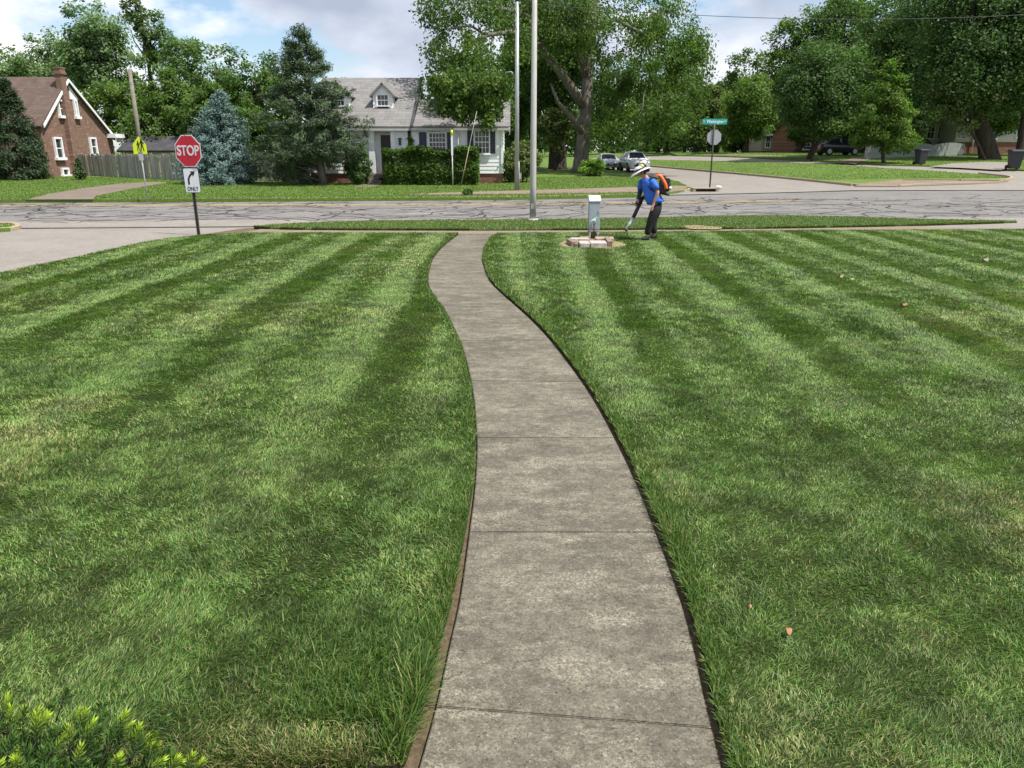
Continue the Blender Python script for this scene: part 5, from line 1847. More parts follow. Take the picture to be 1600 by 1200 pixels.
tree('shade_tree', 1515, 64, 90, 50, 214, PAL_OLIVE, 'olive green branchy tree low in front of the dark shade tree', 147, n_cl=90, n_per=100, leaf=0.22, trunk_r=0.13, base_px=1537, lobes=8)
tree('background_tree', 1560, 100, -60, 110, 220, PAL_DARK, 'dark tree behind the pale house roof', 148, n_cl=120, leaf=0.4, group=RG)
tree('background_tree', 1150, 140, 110, 60, 240, PAL_DARK, 'dark far tree seen between the median trunks', 149, n_cl=90, leaf=0.45, group=RG)
tree('background_tree', 960, 120, 100, 70, 238, PAL_DARK, 'dark far tree behind the parked cars', 150, n_cl=90, leaf=0.45, group=RG)
for k_, (px_, D_, top_, hw_, pal_, lab_) in enumerate(((1090, 112, 190, 40, PAL_DARK, 'dark undergrowth tree left of the grey house'), (1150, 105, 180, 44, PAL_DARK, 'dark low tree between the octagon sign and the slim median tree'), (1225, 100, 165, 36, PAL_MID, 'low tree right of the small grey house'), (1275, 104, 150, 46, PAL_DARK, 'dark low tree behind the brick bungalow roof'), (1340, 83, 150, 46, PAL_MID, 'mid green tree over the tan house roof'), (1410, 88, 140, 46, PAL_DARK, 'dark tree between the tan house and the pale wing'), (1475, 90, 110, 50, PAL_MID, 'green tree above the pale wing roof'), (900, 110, 170, 60, PAL_DARK, 'dark far thicket tree behind the forked maple trunk'), (820, 100, 170, 50, PAL_DARK, 'dark far thicket tree behind the two poles'), (1030, 105, 170, 40, PAL_DARK, 'dark thicket tree right behind the white car'))):
    tree('background_tree', px_, D_, top_, hw_, 246, pal_, lab_, 170 + k_, n_cl=80, leaf=0.32, group='low trees along the far yards')
tree('yard_tree', 1262, 80, 158, 34, 232, PAL_MID, 'leafy low tree hiding most of the red brick bungalow', 190, n_cl=60, leaf=0.26, base_px=1244)
tree('yard_tree', 1432, 74, 120, 46, 232, PAL_DARK, 'dark tree drooping in front of the shaded pale wing', 191, n_cl=90, leaf=0.26, base_px=1420)
tree('yard_tree', 1590, 72, 120, 50, 212, PAL_MID, 'green tree drooping before the pale house windows', 192, n_cl=90, leaf=0.26, base_px=1612)
tree('background_tree', 1015, 135, 60, 60, 236, PAL_MID, 'far green tree at the head of the boulevard', 151, n_cl=90, leaf=0.45, group=RG)


# ---- conifers
def conifer(name, px, D, top, hw, pal, label, seed, base_px, levels, sprays, cl_r, n_per, size, aspect, first=0.05, power=0.85, upturn=0.15, irregular=0.12, bark='bark_dark', trunk_r=0.2, mat='needle', lean=0.0):
    rg = np.random.default_rng(seed)
    bx = baseX(base_px, D, terr(-12, D))
    gz_ = terr(bx, D) + 0.05
    zt = atY(px, top, D).z
    H = zt - gz_
    r0 = hw * (D * CP) / F
    cx_top = atY(px, top, D).x
    root = thing(name, (bx, D, gz_), label, 'tree')
    C, Dr, mbs = [], [], MB()
    axis = lambda t: np.array([bx + (cx_top - bx) * t ** 1.5, D, gz_ + H * t])
    for i in range(levels):
        t = first + (1 - first) * (i + rg.uniform(-0.3, 0.3)) / levels
        t = min(0.985, max(first * 0.7, t))
        R_ = r0 * (1 - t) ** power
        if t < first + 0.1:
            R_ *= 0.85
        k = max(4, int(sprays * (0.35 + 0.65 * (1 - t))))
        ph = rg.uniform(0, 6.3)
        for j in range(k):
            a = ph + 2 * math.pi * j / k + rg.normal(0, 0.15)
            ln = R_ * rg.uniform(1 - irregular * 2, 1 + irregular)
            d = np.array([math.cos(a), math.sin(a), 0])
            p0 = axis(t)
            tip = p0 + d * ln + np.array([0, 0, ln * upturn - 0.12 * ln * (1 - t)])
            m = max(2, int(ln / (cl_r * 0.8)))
            for s_ in range(m):
                f = (s_ + 0.6) / m
                if f < 0.25 and rg.random() < 0.5:
                    continue
                q = p0 + (tip - p0) * f
                q[2] += -0.18 * ln * math.sin(f * 2.6) * (1 if upturn < 0.3 else 0.4)
                C.append(q + rg.normal(0, cl_r * 0.25, 3))
                Dr.append(d * 0.8 + np.array([0, 0, 0.35]))
            mid = (p0 + tip) / 2 - np.array([0, 0, 0.15 * ln])
            mbs.tube([p0, mid, tip], [0.035, 0.025, 0.008], 4)
    C.append(axis(0.985))
    Dr.append(np.array([0, 0, 1.0]))
    C.append(axis(1.0))
    Dr.append(np.array([0, 0, 1.0]))
    C, Dr = np.array(C), np.array(Dr)
    leaf_mesh('crown', C, cl_r * rg.uniform(0.7, 1.2, len(C)), n_per, size, pal, root, mat, aspect, up=0.5, outw=0.5, core=axis(0.4), seed=seed, dirs=Dr)
    mbs.tube([axis(0) - np.array([0, 0, 0.2]), axis(0.02), axis(0.5), axis(0.98)], [trunk_r * 1.3, trunk_r, trunk_r * 0.6, 0.03], 10)
    mbs.build('trunk', M[bark], root)
    return root


conifer('blue_spruce', 344, 44.5, 143, 70, PAL_SPRUCE, 'conical blue spruce standing in front of the board fence', 201, 345, 26, 15, 0.30, 42, 0.17, 0.28, first=0.02, power=0.64, upturn=0.05)


def pine():
    D = 43.5
    rg = np.random.default_rng(33)
    P = lambda px, py, dy=0.0: np.array(atY(px, py, D + dy))
    bx = baseX(505, D, 0.2)
    root = thing('pine_tree', (bx, D, terr(bx, D) + 0.05), 'ragged dark green pine with a crooked leader left of the white house door', 'tree')
    C, Dr = [], []
    mb = MB()
    ax = [(505, 288, 0), (503, 270, 0), (499, 240, 0), (492, 200, 0), (484, 150, 0), (474, 110, 0), (470, 85, 0), (466, 55, 0)]
    mb.tube([P(a, b, c) for a, b, c in ax], [0.26, 0.20, 0.18, 0.16, 0.13, 0.09, 0.06, 0.02], 10)

    def axis(py):
        for i in range(len(ax) - 1):
            if ax[i][1] >= py >= ax[i + 1][1]:
                t = (ax[i][1] - py) / (ax[i][1] - ax[i + 1][1])
                return P(ax[i][0] + (ax[i + 1][0] - ax[i][0]) * t, py)
        return P(466, py)

    # branch ends traced from the outline, (px, py, depth offset)
    ends = [(466, 47, 0), (478, 58, 0.2), (455, 66, -0.2), (484, 78, 0), (445, 72, 0.3), (436, 88, -0.3), (449, 90, 0.5), (500, 88, 0.2), (503, 82, 0), (505, 105, -0.5), (510, 104, 0.5), (492, 110, -0.8), (440, 105, -0.6),
            (425, 110, 0.5), (515, 130, 0.2), (520, 145, -0.8), (428, 135, -0.9), (418, 150, 0.6), (536, 143, 0.3), (538, 150, -0.3), (545, 185, 0.2), (540, 172, -1), (410, 180, -1), (404, 195, 0.7), (530, 200, -1.4), (562, 190, 0.2), (566, 205, -0.4),
            (560, 222, -0.9), (552, 232, -1.2), (408, 215, -1.2), (400, 230, 0.3), (414, 238, -1.6), (440, 225, -2.2), (470, 215, -2.4), (500, 215, -2.4), (525, 225, -2.2), (404, 250, -0.8), (420, 262, -1.4), (450, 240, -2.4), (545, 245, -0.6), (408, 268, 0.2), (430, 275, -1),
            (445, 160, -1.8), (475, 150, -2), (505, 165, -2), (460, 185, -2.2), (490, 190, -2.3), (525, 180, -1.6), (435, 195, -1.8), (450, 130, -1.2), (480, 125, -1.4), (470, 100, -0.8), (500, 135, -1.3), (430, 165, -1.2), (440, 255, 0.8), (460, 262, 1.2), (420, 225, 1.2), (540, 215, 1.0), (520, 160, 1.2), (440, 150, 1.3), (480, 170, 1.8), (460, 210, 2), (520, 235, 1.4), (415, 245, -0.2), (430, 245, -1.9), (480, 232, -2.3), (512, 238, -1.8)]
    for px, py, dy in ends:
        px = 488 + (px - 488) * (1.16 if py > 120 else 1.0)
        tip = P(px, py, dy)
        ln = abs(px - 490) * 0.34
        st = axis(min(285, py + max(8, ln * 0.5)))
        L = limb_path(st, tip, rg, 6, 0.06)
        mb.tube(L, [0.06, 0.05, 0.045, 0.035, 0.028, 0.02, 0.01], 5)
        for f in (0.35, 0.5, 0.62, 0.74, 0.86, 0.97):
            q = np.array(L[0]) + (np.array(L[-1]) - np.array(L[0])) * f
            k = int(1 + 2.2 * (1.2 - f))
            for _ in range(k):
                w_ = 0.42 * (1.15 - f) + 0.05
                C.append(q + rg.normal(0, w_, 3) * np.array([1, 1, 0.6]))
                Dr.append((tip - st) / (np.linalg.norm(tip - st) + 1e-6) * 0.6 + np.array([0, 0, 0.8]))
    leaf_mesh('crown', np.array(C), 0.32 * rg.uniform(0.6, 1.35, len(C)), 62, 0.21, PAL_PINE, root, 'needle', 0.2, up=0.5, outw=0.4, core=P(485, 190), seed=34, dirs=np.array(Dr))
    mb.build('trunk', M['bark_grey'], root)


pine()


def dense_shrub(name, pts, label, cat, n_per, size, pal, crad, seed, parent_loc, mat='leaf', stems=True, aspect=0.6, up=0.6):
    root = thing(name, parent_loc, label, cat)
    pts = np.array(pts)
    leaf_mesh('foliage', pts, crad, n_per, size, pal, root, mat, aspect, up=up, seed=seed)
    rg = np.random.default_rng(seed)
    mb = MB()
    o = np.array(parent_loc)
    for i in range(10):
        q = pts[rg.integers(0, len(pts))]
        s_ = np.array([q[0] * 0.7 + o[0] * 0.3, q[1] * 0.7 + o[1] * 0.3, o[2] - 0.05])
        mb.tube([s_, (s_ + q) / 2 + rg.normal(0, 0.05, 3), q], [0.03, 0.022, 0.008], 5)
    mb.build('stem', M['bark_dark'], root)
    return root


def cone_pts(cx, cy, z0, H, r, n_, seed, p=0.8):
    rg = np.random.default_rng(seed)
    t = rg.random(n_) ** 1.3
    a = rg.uniform(0, 2 * np.pi, n_)
    R_ = r * np.minimum(1, 1.25 * (1 - t) ** p) * rg.uniform(0.6, 1.0, n_)
    return np.stack([cx + R_ * np.cos(a), cy + R_ * np.sin(a), z0 + 0.15 + t * H], 1)


q = atY(34, 274, 49)
zt = atY(18, 130, 49).z
dense_shrub('arborvitae', cone_pts(q.x, 49, terr(q.x, 49), zt - terr(q.x, 49), 1.55, 420, 301, 0.75), 'tall dark conical arborvitae in front of the brick cottage', 'shrub', 60, 0.17, [(0.026, 0.048, 0.022), (0.034, 0.058, 0.026), (0.042, 0.062, 0.026)], 0.34, 301, (q.x, 49, terr(q.x, 49) + 0.05), 'needle', aspect=0.35)


def hedge_pts(x0, x1, y0, y1, z0, z1, n_, seed):
    rg = np.random.default_rng(seed)
    P_ = np.stack([rg.uniform(x0, x1, n_), rg.uniform(y0, y1, n_), rg.uniform(z0, z1, n_)], 1)
    face = rg.integers(0, 5, n_)
    P_[face <= 1, 1] = y0 + 0.05 + rg.random((face <= 1).sum()) * 0.12
    P_[face == 2, 2] = z1 - 0.05 - rg.random((face == 2).sum()) * 0.1
    P_[face == 3, 0] = x1 - 0.08
    P_[face == 4, 0] = np.where(rg.random((face == 4).sum()) < 0.5, x0 + 0.08, P_[face == 4, 0])
    P_[:, 2] += 0.10 * np.sin(P_[:, 0] * 2.3 + 1) * (P_[:, 2] - z0) / (z1 - z0)
    P_[:, 1] += 0.08 * np.sin(P_[:, 0] * 3.1) + 0.06 * np.sin(P_[:, 2] * 5)
    return P_


HYd = 43.4
hx0, hx1 = atY(603, 260, HYd).x, atY(745, 260, HYd).x
hz0, hz1 = terr(0, HYd) + 0.05, atY(680, 233, HYd).z
dense_shrub('clipped_hedge', hedge_pts(hx0, hx1, HYd - 0.5, HYd + 0.9, hz0, hz1, 1500, 302), 'clipped rectangular green hedge under the front windows of the white house', 'hedge', 46, 0.125, [(0.045, 0.085, 0.018), (0.06, 0.105, 0.022), (0.08, 0.125, 0.026)], 0.2, 302, ((hx0 + hx1) / 2, HYd, hz0))
bx0, bx1 = atY(536, 260, 43.6).x, atY(583, 260, 43.6).x
rg_ = np.random.default_rng(5)
lb = crown_lobes(((bx0 + bx1) / 2, 43.8, 1.3), (bx1 - bx0) / 2, 1.1, 5, rg_)
dense_shrub('foundation_shrub', lobe_points(lb, 130, rg_, 0.25), 'dark rounded shrub left of the white house front steps', 'shrub', 70, 0.12, PAL_DARK, 0.28, 303, ((bx0 + bx1) / 2, 43.8, terr(0, 43.8)))
rg_ = np.random.default_rng(6)
c = G(925, 275, 0.05)
lb = crown_lobes((c.x, c.y, c.z + 0.55), 1.0, 0.55, 4, rg_)
dense_shrub('ground_shrub', lobe_points(lb, 60, rg_, c.z + 0.1), 'small bright green leafy shrub at the foot of the big maple', 'shrub', 60, 0.19, PAL_LIME, 0.3, 304, c)
rg_ = np.random.default_rng(8)
c = Vector((atY(812, 260, 45).x, 46.0, terr(0, 46)))
lb = crown_lobes((c.x, c.y, c.z + 1.25), 1.35, 1.15, 5, rg_)
dense_shrub('corner_shrub', lobe_points(lb, 120, rg_, c.z + 0.1), 'olive green shrub at the right corner of the white house', 'shrub', 70, 0.16, PAL_OLIVE, 0.32, 305, c)
c = G(127, 281, 0.05)
dense_shrub('young_arborvitae', cone_pts(c.x, c.y, c.z, 1.1, 0.32, 60, 306), 'small narrow evergreen at the left end of the board fence', 'shrub', 40, 0.1, PAL_DARK, 0.14, 306, c, 'needle')
c = G(1205, 237.5, 0.05)
rg_ = np.random.default_rng(9)
lb = crown_lobes((c.x, c.y, c.z + 1.3), 1.9, 1.4, 5, rg_)
dense_shrub('flowering_shrub', lobe_points(lb, 90, rg_, c.z + 0.1), 'pale green shrub in front of the small grey house', 'shrub', 60, 0.28, PAL_LIME, 0.5, 307, c)
c = G(732, 304.5, 0.06)
rg_ = np.random.default_rng(10)
lb = crown_lobes((c.x, c.y, c.z + 0.12), 0.28, 0.14, 3, rg_)
dense_shrub('weed_clump', lobe_points(lb, 22, rg_, c.z + 0.02), 'dark weed clump by the far kerb, right of the guy wire', 'plant', 40, 0.08, PAL_DARK, 0.09, 308, c)
c = G(1335, 236, 0.05)
rg_ = np.random.default_rng(12)
lb = crown_lobes((c.x + 0.6, c.y + 2.5, c.z + 0.9), 1.3, 0.9, 4, rg_)
dense_shrub('reddish_shrub', lobe_points(lb, 50, rg_, c.z + 0.1), 'reddish brown and green shrub right of the parked dark car', 'shrub', 50, 0.22, [(0.13, 0.07, 0.04), (0.09, 0.10, 0.04), (0.16, 0.10, 0.07)], 0.4, 309, (c.x + 0.6, c.y + 2.5, c.z))
# ivy on the dark downspout
ivy = np.stack([np.full(40, fx(642.5)) + np.random.default_rng(1).normal(0, 0.07, 40), np.full(40, HY - 0.14), np.random.default_rng(2).uniform(fz(240), fz(205), 40) - 0.3], 1)
dense_shrub('climbing_vine', ivy, 'green vine climbing the dark downspout between the two house sections', 'vine', 22, 0.1, PAL_LIME, 0.12, 310, (fx(642.5), HY - 0.14, terr(0, 45)))


# ---- yew in the bottom left corner: whorled needle shoots with yellow-green tips
def yew():
    rg = np.random.default_rng(44)
    c = np.array([-1.55, 1.50, 0.0])
    root = thing('yew_shrub', tuple(c), 'low spreading yew with yellow green new tips in the bottom left corner of the lawn', 'shrub')
    Vs, Cs = [], []
    mb = MB()
    n_sh = 1150
    for i in range(n_sh):
        a, u = rg.uniform(0, 2 * np.pi), rg.random() ** 0.55
        dx, dy = math.cos(a) * u, math.sin(a) * u
        h = 0.43 * math.sqrt(max(0.02, 1 - u * u * 0.92)) + rg.normal(0, 0.035)
        if rg.random() < 0.35:
            h *= rg.uniform(0.5, 0.9)
        p = c + np.array([dx * 0.78, dy * 0.52, max(0.04, h)])
        d = np.array([dx * 0.7, dy * 0.7, 0.75]) + rg.normal(0, 0.28, 3)
        d /= np.linalg.norm(d)
        ln = rg.uniform(0.035, 0.07)
        inner = i > 560
        if inner:
            p = c + (p - c) * rg.uniform(0.72, 0.96)
        new = rg.random() < 0.68 and not inner
        m = 38
        e1 = np.cross(d, [0.3, 0.5, 0.1])
        e1 /= np.linalg.norm(e1)
        e2 = np.cross(d, e1)
        for k in range(m):
            f = (k + 0.5) / m
            th = k * 2.4
            o_ = p + d * ln * f
            side = e1 * math.cos(th) + e2 * math.sin(th)
            nd = side * (1.0 - 0.55 * f) + d * (0.55 + 0.6 * f)
            nd /= np.linalg.norm(nd)
            L = rg.uniform(0.026, 0.040) * (1 - 0.25 * f)
            wv = np.cross(nd, d)
            wv = wv / (np.linalg.norm(wv) + 1e-9) * 0.0030
            Vs.append([o_ - wv * 0.6, o_ + nd * L * 0.5 + wv, o_ + nd * L, o_ + nd * L * 0.5 - wv])
            old = np.array([0.045, 0.10, 0.020])
            tipc = np.array([0.33, 0.46, 0.04]) if new else np.array([0.09, 0.17, 0.03])
            t = f ** 1.3 if new else f * 0.6
            Cs.append((old * (1 - t) + tipc * t) * rg.uniform(0.8, 1.2))
        mb.tube([p - d * 0.05, p + d * ln * 0.9], [0.0022, 0.0012], 4)
    V = np.array(Vs).reshape(-1, 3)
    np_mesh('needles', V, [np.arange(len(V)).reshape(-1, 4)], np.repeat(np.array(Cs), 4, 0), M['needle'], root)
    for i in range(16):
        a = rg.uniform(0, 2 * np.pi)
        q = c + np.array([math.cos(a) * 0.6, math.sin(a) * 0.4, 0.26])
        mb.tube([c + np.array([0, 0, -0.05]), (c + q) / 2 + np.array([0, 0, 0.06]), q], [0.014, 0.01, 0.004], 5)
    mb.build('stem', M['bark_dark'], root)


yew()


# far wood closing the view along the boulevard: reads as one mass
rg_ = np.random.default_rng(77)
n_ = 900
fxs = rg_.uniform(-70, 150, n_)
fwc = np.stack([fxs, rg_.uniform(165, 180, n_), 1.6 + rg_.random(n_) * (5.5 + 2.0 * np.sin(fxs * 0.16) + 1.2 * np.sin(fxs * 0.41))], 1)
fw = leaf_mesh('far_wood', fwc, 1.6, 26, 1.0, PAL_MID, None, 'leaf', 0.7, seed=78)
tag(fw, 'far off wood closing the view between the trunks', 'wood', None, 'stuff')
# ================================================================== SIGNS AND POLES
UPZ = Vector((0, 0, 1))


def ngon_pts(n_, r, rot):
    return [(r * math.cos(rot + 2 * math.pi * k / n_), r * math.sin(rot + 2 * math.pi * k / n_)) for k in range(n_)]


def panel(name, poly, th, fr, mat, parent, off=0.0):
    o, X, N, Z = fr
    return MB().prism(poly, th, (o + N * off, X, -N, Z)).build(name, mat, parent)


# stop sign with right-turn-only plate
b = G(310, 363.4, 0.0)
st = thing('stop_sign', b, 'red octagon STOP sign over a white right turn ONLY plate at the lawn corner', 'sign')
ctr = atY(294, 236, b.y)
top = ctr.z + 0.42
mb = MB()
mb.box((b.x, b.y + 0.02, (top - 0.2) / 2), (0.05, 0.012, top + 0.2))
for s_ in (-1, 1):
    mb.box((b.x + s_ * 0.031, b.y + 0.008, (top - 0.2) / 2), (0.012, 0.036, top + 0.2))
mb.build('post', M['post_dark'], st)
fr = frame((b.x, b.y - 0.016, ctr.z), R(-17))
oc = ngon_pts(8, 0.381 / math.cos(R(22.5)), R(22.5))
pn = panel('stop_panel', oc, 0.004, fr, M['sign_white'], st)
panel('red_face', ngon_pts(8, 0.358 / math.cos(R(22.5)), R(22.5)), 0.002, fr, M['stop_red'], pn, 0.003)
text_mesh('lettering', 'STOP', 0.335, M['sign_white'], pn, (fr[0] + fr[2] * 0.006, fr[1], fr[2], fr[3]), 0.82, 0.007)
zc = ctr.z - 0.40 - 0.305
fr = frame((b.x + 0.005, b.y - 0.016, zc), R(-10), R(1.5))
rr_ = lambda w_, h_, c_: [(-w_ / 2 + c_, -h_ / 2), (w_ / 2 - c_, -h_ / 2), (w_ / 2, -h_ / 2 + c_), (w_ / 2, h_ / 2 - c_), (w_ / 2 - c_, h_ / 2), (-w_ / 2 + c_, h_ / 2), (-w_ / 2, h_ / 2 - c_), (-w_ / 2, -h_ / 2 + c_)]
pn = panel('turn_panel', rr_(0.42, 0.60, 0.03), 0.004, fr, M['sign_black'], st)
panel('white_face', rr_(0.40, 0.58, 0.025), 0.002, fr, M['sign_white'], pn, 0.003)
arc = []
for k in range(9):
    t = R(180 - 62 * k / 8)
    arc.append((0.115 + 0.20 * math.cos(t), -0.02 + 0.20 * math.sin(t)))
w_ = 0.024
L_, R_ = [], []
full = [(-0.085, -0.10)] + arc
for i, p in enumerate(full):
    a, c = full[max(0, i - 1)], full[min(len(full) - 1, i + 1)]
    d = Vector((c[0] - a[0], c[1] - a[1])).normalized()
    L_.append((p[0] - d.y * w_, p[1] + d.x * w_))
    R_.append((p[0] + d.y * w_, p[1] - d.x * w_))
e = Vector(full[-1])
d = (Vector(full[-1]) - Vector(full[-2])).normalized()
nrm = Vector((-d.y, d.x))
poly = L_ + [tuple(e + nrm * 0.075)] + [tuple(e + d * 0.115)] + [tuple(e - nrm * 0.075)] + R_[::-1]
mb = MB()
o, X, N, Z = fr
pts3 = [o + X * p[0] + Z * p[1] + N * 0.0065 for p in poly]
tri = tessellate_polygon([[Vector((p[0], p[1], 0)) for p in poly]])
mb.add(pts3, [tuple(t) for t in tri])
mb.build('arrow', M['sign_black'], pn)
text_mesh('lettering', 'ONLY', 0.135, M['sign_black'], pn, (o + N * 0.006 - Z * 0.205, X, N, Z), 0.85, 0.001)

# school crossing sign across the road
b = G(230, 312.0, 0.05)
sc_ = thing('school_crossing_sign', b, 'yellow green five sided school crossing sign on a thin post across the road', 'sign')
c = atY(219.5, 228, b.y)
mb = MB().tube([(b.x, b.y + 0.03, b.z - 0.2), (b.x, b.y + 0.03, c.z + 0.3)], 0.028, 8)
mb.build('post', M['sign_grey'], sc_)
fr = frame((b.x, b.y - 0.005, c.z), R(-8))
hw_ = 0.30
pent = [(-hw_, -0.32), (hw_, -0.32), (hw_, 0.05), (0, 0.38), (-hw_, 0.05)]
pn = panel('panel', pent, 0.004, fr, M['sign_yellow'], sc_)
o, X, N, Z = fr


def flat(name, polys, mat, parent, off):
    mb = MB()
    for poly in polys:
        base = [o + X * p[0] + Z * p[1] + N * off for p in poly]
        tri = tessellate_polygon([[Vector((p[0], p[1], 0)) for p in poly]])
        mb.add(base, [tuple(t) for t in tri])
    return mb.build(name, mat, parent)


def walker(x, z, s):
    P_ = lambda L: [(x + a * s, z + c_ * s) for a, c_ in L]
    head = [(x + 0.055 * s * math.cos(k * 0.63), z + 0.42 * s + 0.055 * s * math.sin(k * 0.63)) for k in range(10)]
    return [head, P_([(-0.07, 0.36), (0.07, 0.36), (0.08, 0.05), (-0.06, 0.05)]), P_([(0.06, 0.34), (0.17, 0.16), (0.13, 0.13), (0.05, 0.24)]), P_([(-0.06, 0.34), (-0.15, 0.14), (-0.11, 0.12), (-0.05, 0.24)]),
            P_([(0.0, 0.06), (0.08, 0.06), (0.15, -0.28), (0.08, -0.28)]), P_([(-0.06, 0.06), (0.02, 0.06), (-0.06, -0.28), (-0.13, -0.28)])]


flat('symbol', walker(-0.06, -0.05, 0.52) + walker(0.10, -0.02, 0.66), M['sign_black'], pn, 0.002)
pz = atY(222, 243.5, b.y).z
fr2 = frame((b.x, b.y - 0.005, pz), R(-8))
pq = panel('plaque', rr_(0.21, 0.36, 0.02), 0.004, fr2, M['sign_grey'], sc_)

# street name sign with the back of a stop sign
b = G(1109, 291.8, 0.0)
sn = thing('street_sign', b, 'green street name blade above the grey back of an octagon sign on a dark post', 'sign')
nz = atY(1117, 190, b.y).z
oz = atY(1115, 214.5, b.y).z
MB().tube([(b.x, b.y, b.z - 0.2), (b.x, b.y, nz - 0.12)], 0.042, 8).build('post', M['post_dark'], sn)
fr = frame((b.x + 0.05, b.y + 0.055, oz), R(6))
panel('octagon_panel', ngon_pts(8, 0.42, R(22.5)), 0.006, fr, M['sign_back'], sn)
fr = frame((b.x, b.y, nz), R(0))
pn = panel('name_blade', rr_(1.32, 0.29, 0.03), 0.012, fr, M['sign_green'], sn)
o, X, N, Z = fr
text_mesh('lettering', 'Washington', 0.235, M['sign_letter'], pn, (o + N * 0.003 + X * 0.02, X, N, Z), 0.78, 0.003)
text_mesh('lettering', 'E', 0.12, M['sign_letter'], pn, (o + N * 0.003 - X * 0.575 + Z * 0.02, X, N, Z), 0.9, 0.003)
text_mesh('lettering', 'Ave', 0.115, M['sign_letter'], pn, (o + N * 0.003 + X * 0.575 + Z * 0.02, X, N, Z), 0.75, 0.003)
MB().box((b.x, b.y - 0.006, nz - 0.19), (0.07, 0.06, 0.10)).build('bracket', M['sign_back'], sn)

# plain tapered light pole at the near kerb
b = G(832.5, 344.5, 0.0)
lp = thing('light_pole', b, 'thick pale grey tapered light pole, the nearest pole, standing at the near kerb', 'pole')
MB().tube([(b.x, b.y, -0.15), (b.x, b.y, 1.0), (b.x, b.y, 9.5)], [0.098, 0.093, 0.056], 20).build('pole', M['pole_grey'], lp)
MB().tube([(b.x, b.y, -0.1), (b.x, b.y, 0.06)], 0.16, 20).build('base', M['pole_grey'], lp)
MB().box((b.x - 0.02, b.y - 0.108, 0.42), (0.09, 0.02, 0.14)).build('hand_hole', M['pole_galv'], lp)

# slim metal utility pole across the road with wires and bracket
b = G(807.5, 297.5, 0.05)
D8 = b.y
up_top = atY(803, 3, D8)
sp_ = thing('utility_pole', b, 'slim pale metal utility pole across the road with wires at its top', 'pole')
MB().tube([(b.x, D8, b.z - 0.2), (b.x, D8, up_top.z)], [0.12, 0.085], 14).build('pole', M['pole_galv'], sp_)
mb = MB().box((b.x, D8 - 0.02, up_top.z - 0.05), (0.34, 0.09, 0.07))
mb.tube([(b.x - 0.14, D8, up_top.z - 0.02), (b.x - 0.14, D8, up_top.z + 0.16)], 0.035, 8)
mb.build('bracket', M['pole_galv'], sp_)
q = atY(789, 113, D8)
mb = MB().tube([(b.x - 0.09, D8, q.z - 0.22), (b.x - 0.25, D8, q.z + 0.02), tuple(q)], 0.022, 6)
mb.build('arm', M['pole_galv'], sp_)
mb = MB().tube([(b.x + 0.12, D8 - 0.05, b.z), (b.x + 0.10, D8 - 0.05, b.z + 1.4)], 0.03, 6)
mb.box((b.x + 0.16, D8 - 0.02, b.z + 0.7), (0.14, 0.08, 0.3))
mb.build('conduit', M['pole_galv'], sp_)


def sag(p, q, s_, n_=16):
    p, q = Vector(p), Vector(q)
    return [p.lerp(q, k / n_) - UPZ * s_ * 4 * (k / n_) * (1 - k / n_) for k in range(n_ + 1)]


w1_ = MB().tube(sag(up_top, atY(1700, 16, 47), 0.6, 24), 0.015, 5)
tag(w1_.build('overhead_wire', M['wire'], None, up_top), 'long sagging wire running from the slim pole across the sky to the right', 'wire')
w2_ = MB().tube(sag(Vector((b.x, D8, up_top.z - 1.2)), atY(780, -20, 30), 0.05, 8), 0.014, 5)
tag(w2_.build('overhead_wire', M['wire'], None, up_top), 'left of two short wires rising steeply from the slim pole', 'wire')
w3_ = MB().tube(sag(Vector((b.x, D8, up_top.z - 0.6)), atY(792, -25, 30), 0.05, 8), 0.014, 5)
tag(w3_.build('overhead_wire', M['wire'], None, up_top), 'right of two short wires rising steeply from the slim pole', 'wire')
w4_ = MB().tube(sag(up_top - Vector((0, 0, 0.2)), atY(-200, -70, 44), 0.5, 20), 0.012, 5)

# weathered wooden pole behind the board fence
pt = atY(205, 108, 56)
bxw = baseX(222, 56, 1.5)
wp = thing('wooden_pole', (bxw, 56, terr(bxw, 56)), 'old wooden utility pole standing behind the board fence', 'pole')
MB().tube([(bxw, 56, terr(bxw, 56) - 0.2), (bxw, 56, pt.z)], [0.16, 0.125], 12).build('pole', M['pole_wood'], wp)

# utility marker and guy-wire guard in front of the hedge
b = atY(707, 260, 42.2)
b.z = terr(b.x, 42.2) + 0.05
mk = thing('utility_marker', b, 'upright white marker post with a yellow green cap in front of the hedge', 'marker')
t1, t2 = atY(707, 243, b.y).z, atY(707, 203, b.y).z
MB().tube([(b.x, b.y, b.z - 0.1), (b.x, b.y, t1)], 0.028, 8).build('post', M['sign_grey'], mk)
MB().box((b.x, b.y - 0.01, (t1 + t2 - 0.25) / 2), (0.10, 0.04, t2 - t1 - 0.25)).build('sleeve', M['sign_white'], mk)
MB().tube([(b.x, b.y - 0.01, t2 - 0.25), (b.x, b.y - 0.01, t2 - 0.02), (b.x, b.y - 0.01, t2)], [0.065, 0.06, 0.03], 8).build('cap', M['sign_yellow'], mk)
b = atY(719.5, 260, 42.1)
b = Vector((b.x, 42.1, terr(b.x, 42.1) + 0.05))
gw = thing('guy_wire', b, 'slanting guy wire with a pale yellow guard beside the white marker post', 'wire')
ge = atY(733, 230, b.y)
far_ = b + (ge - b) * 5.2
MB().tube([tuple(b - (ge - b).normalized() * 0.15), tuple(ge)], 0.022, 8).build('guard', M['kerb_concrete'], gw)
MB().tube([tuple(b), tuple(b + (ge - b) * 1.9)], 0.012, 6).build('cable', M['sign_grey'], gw)

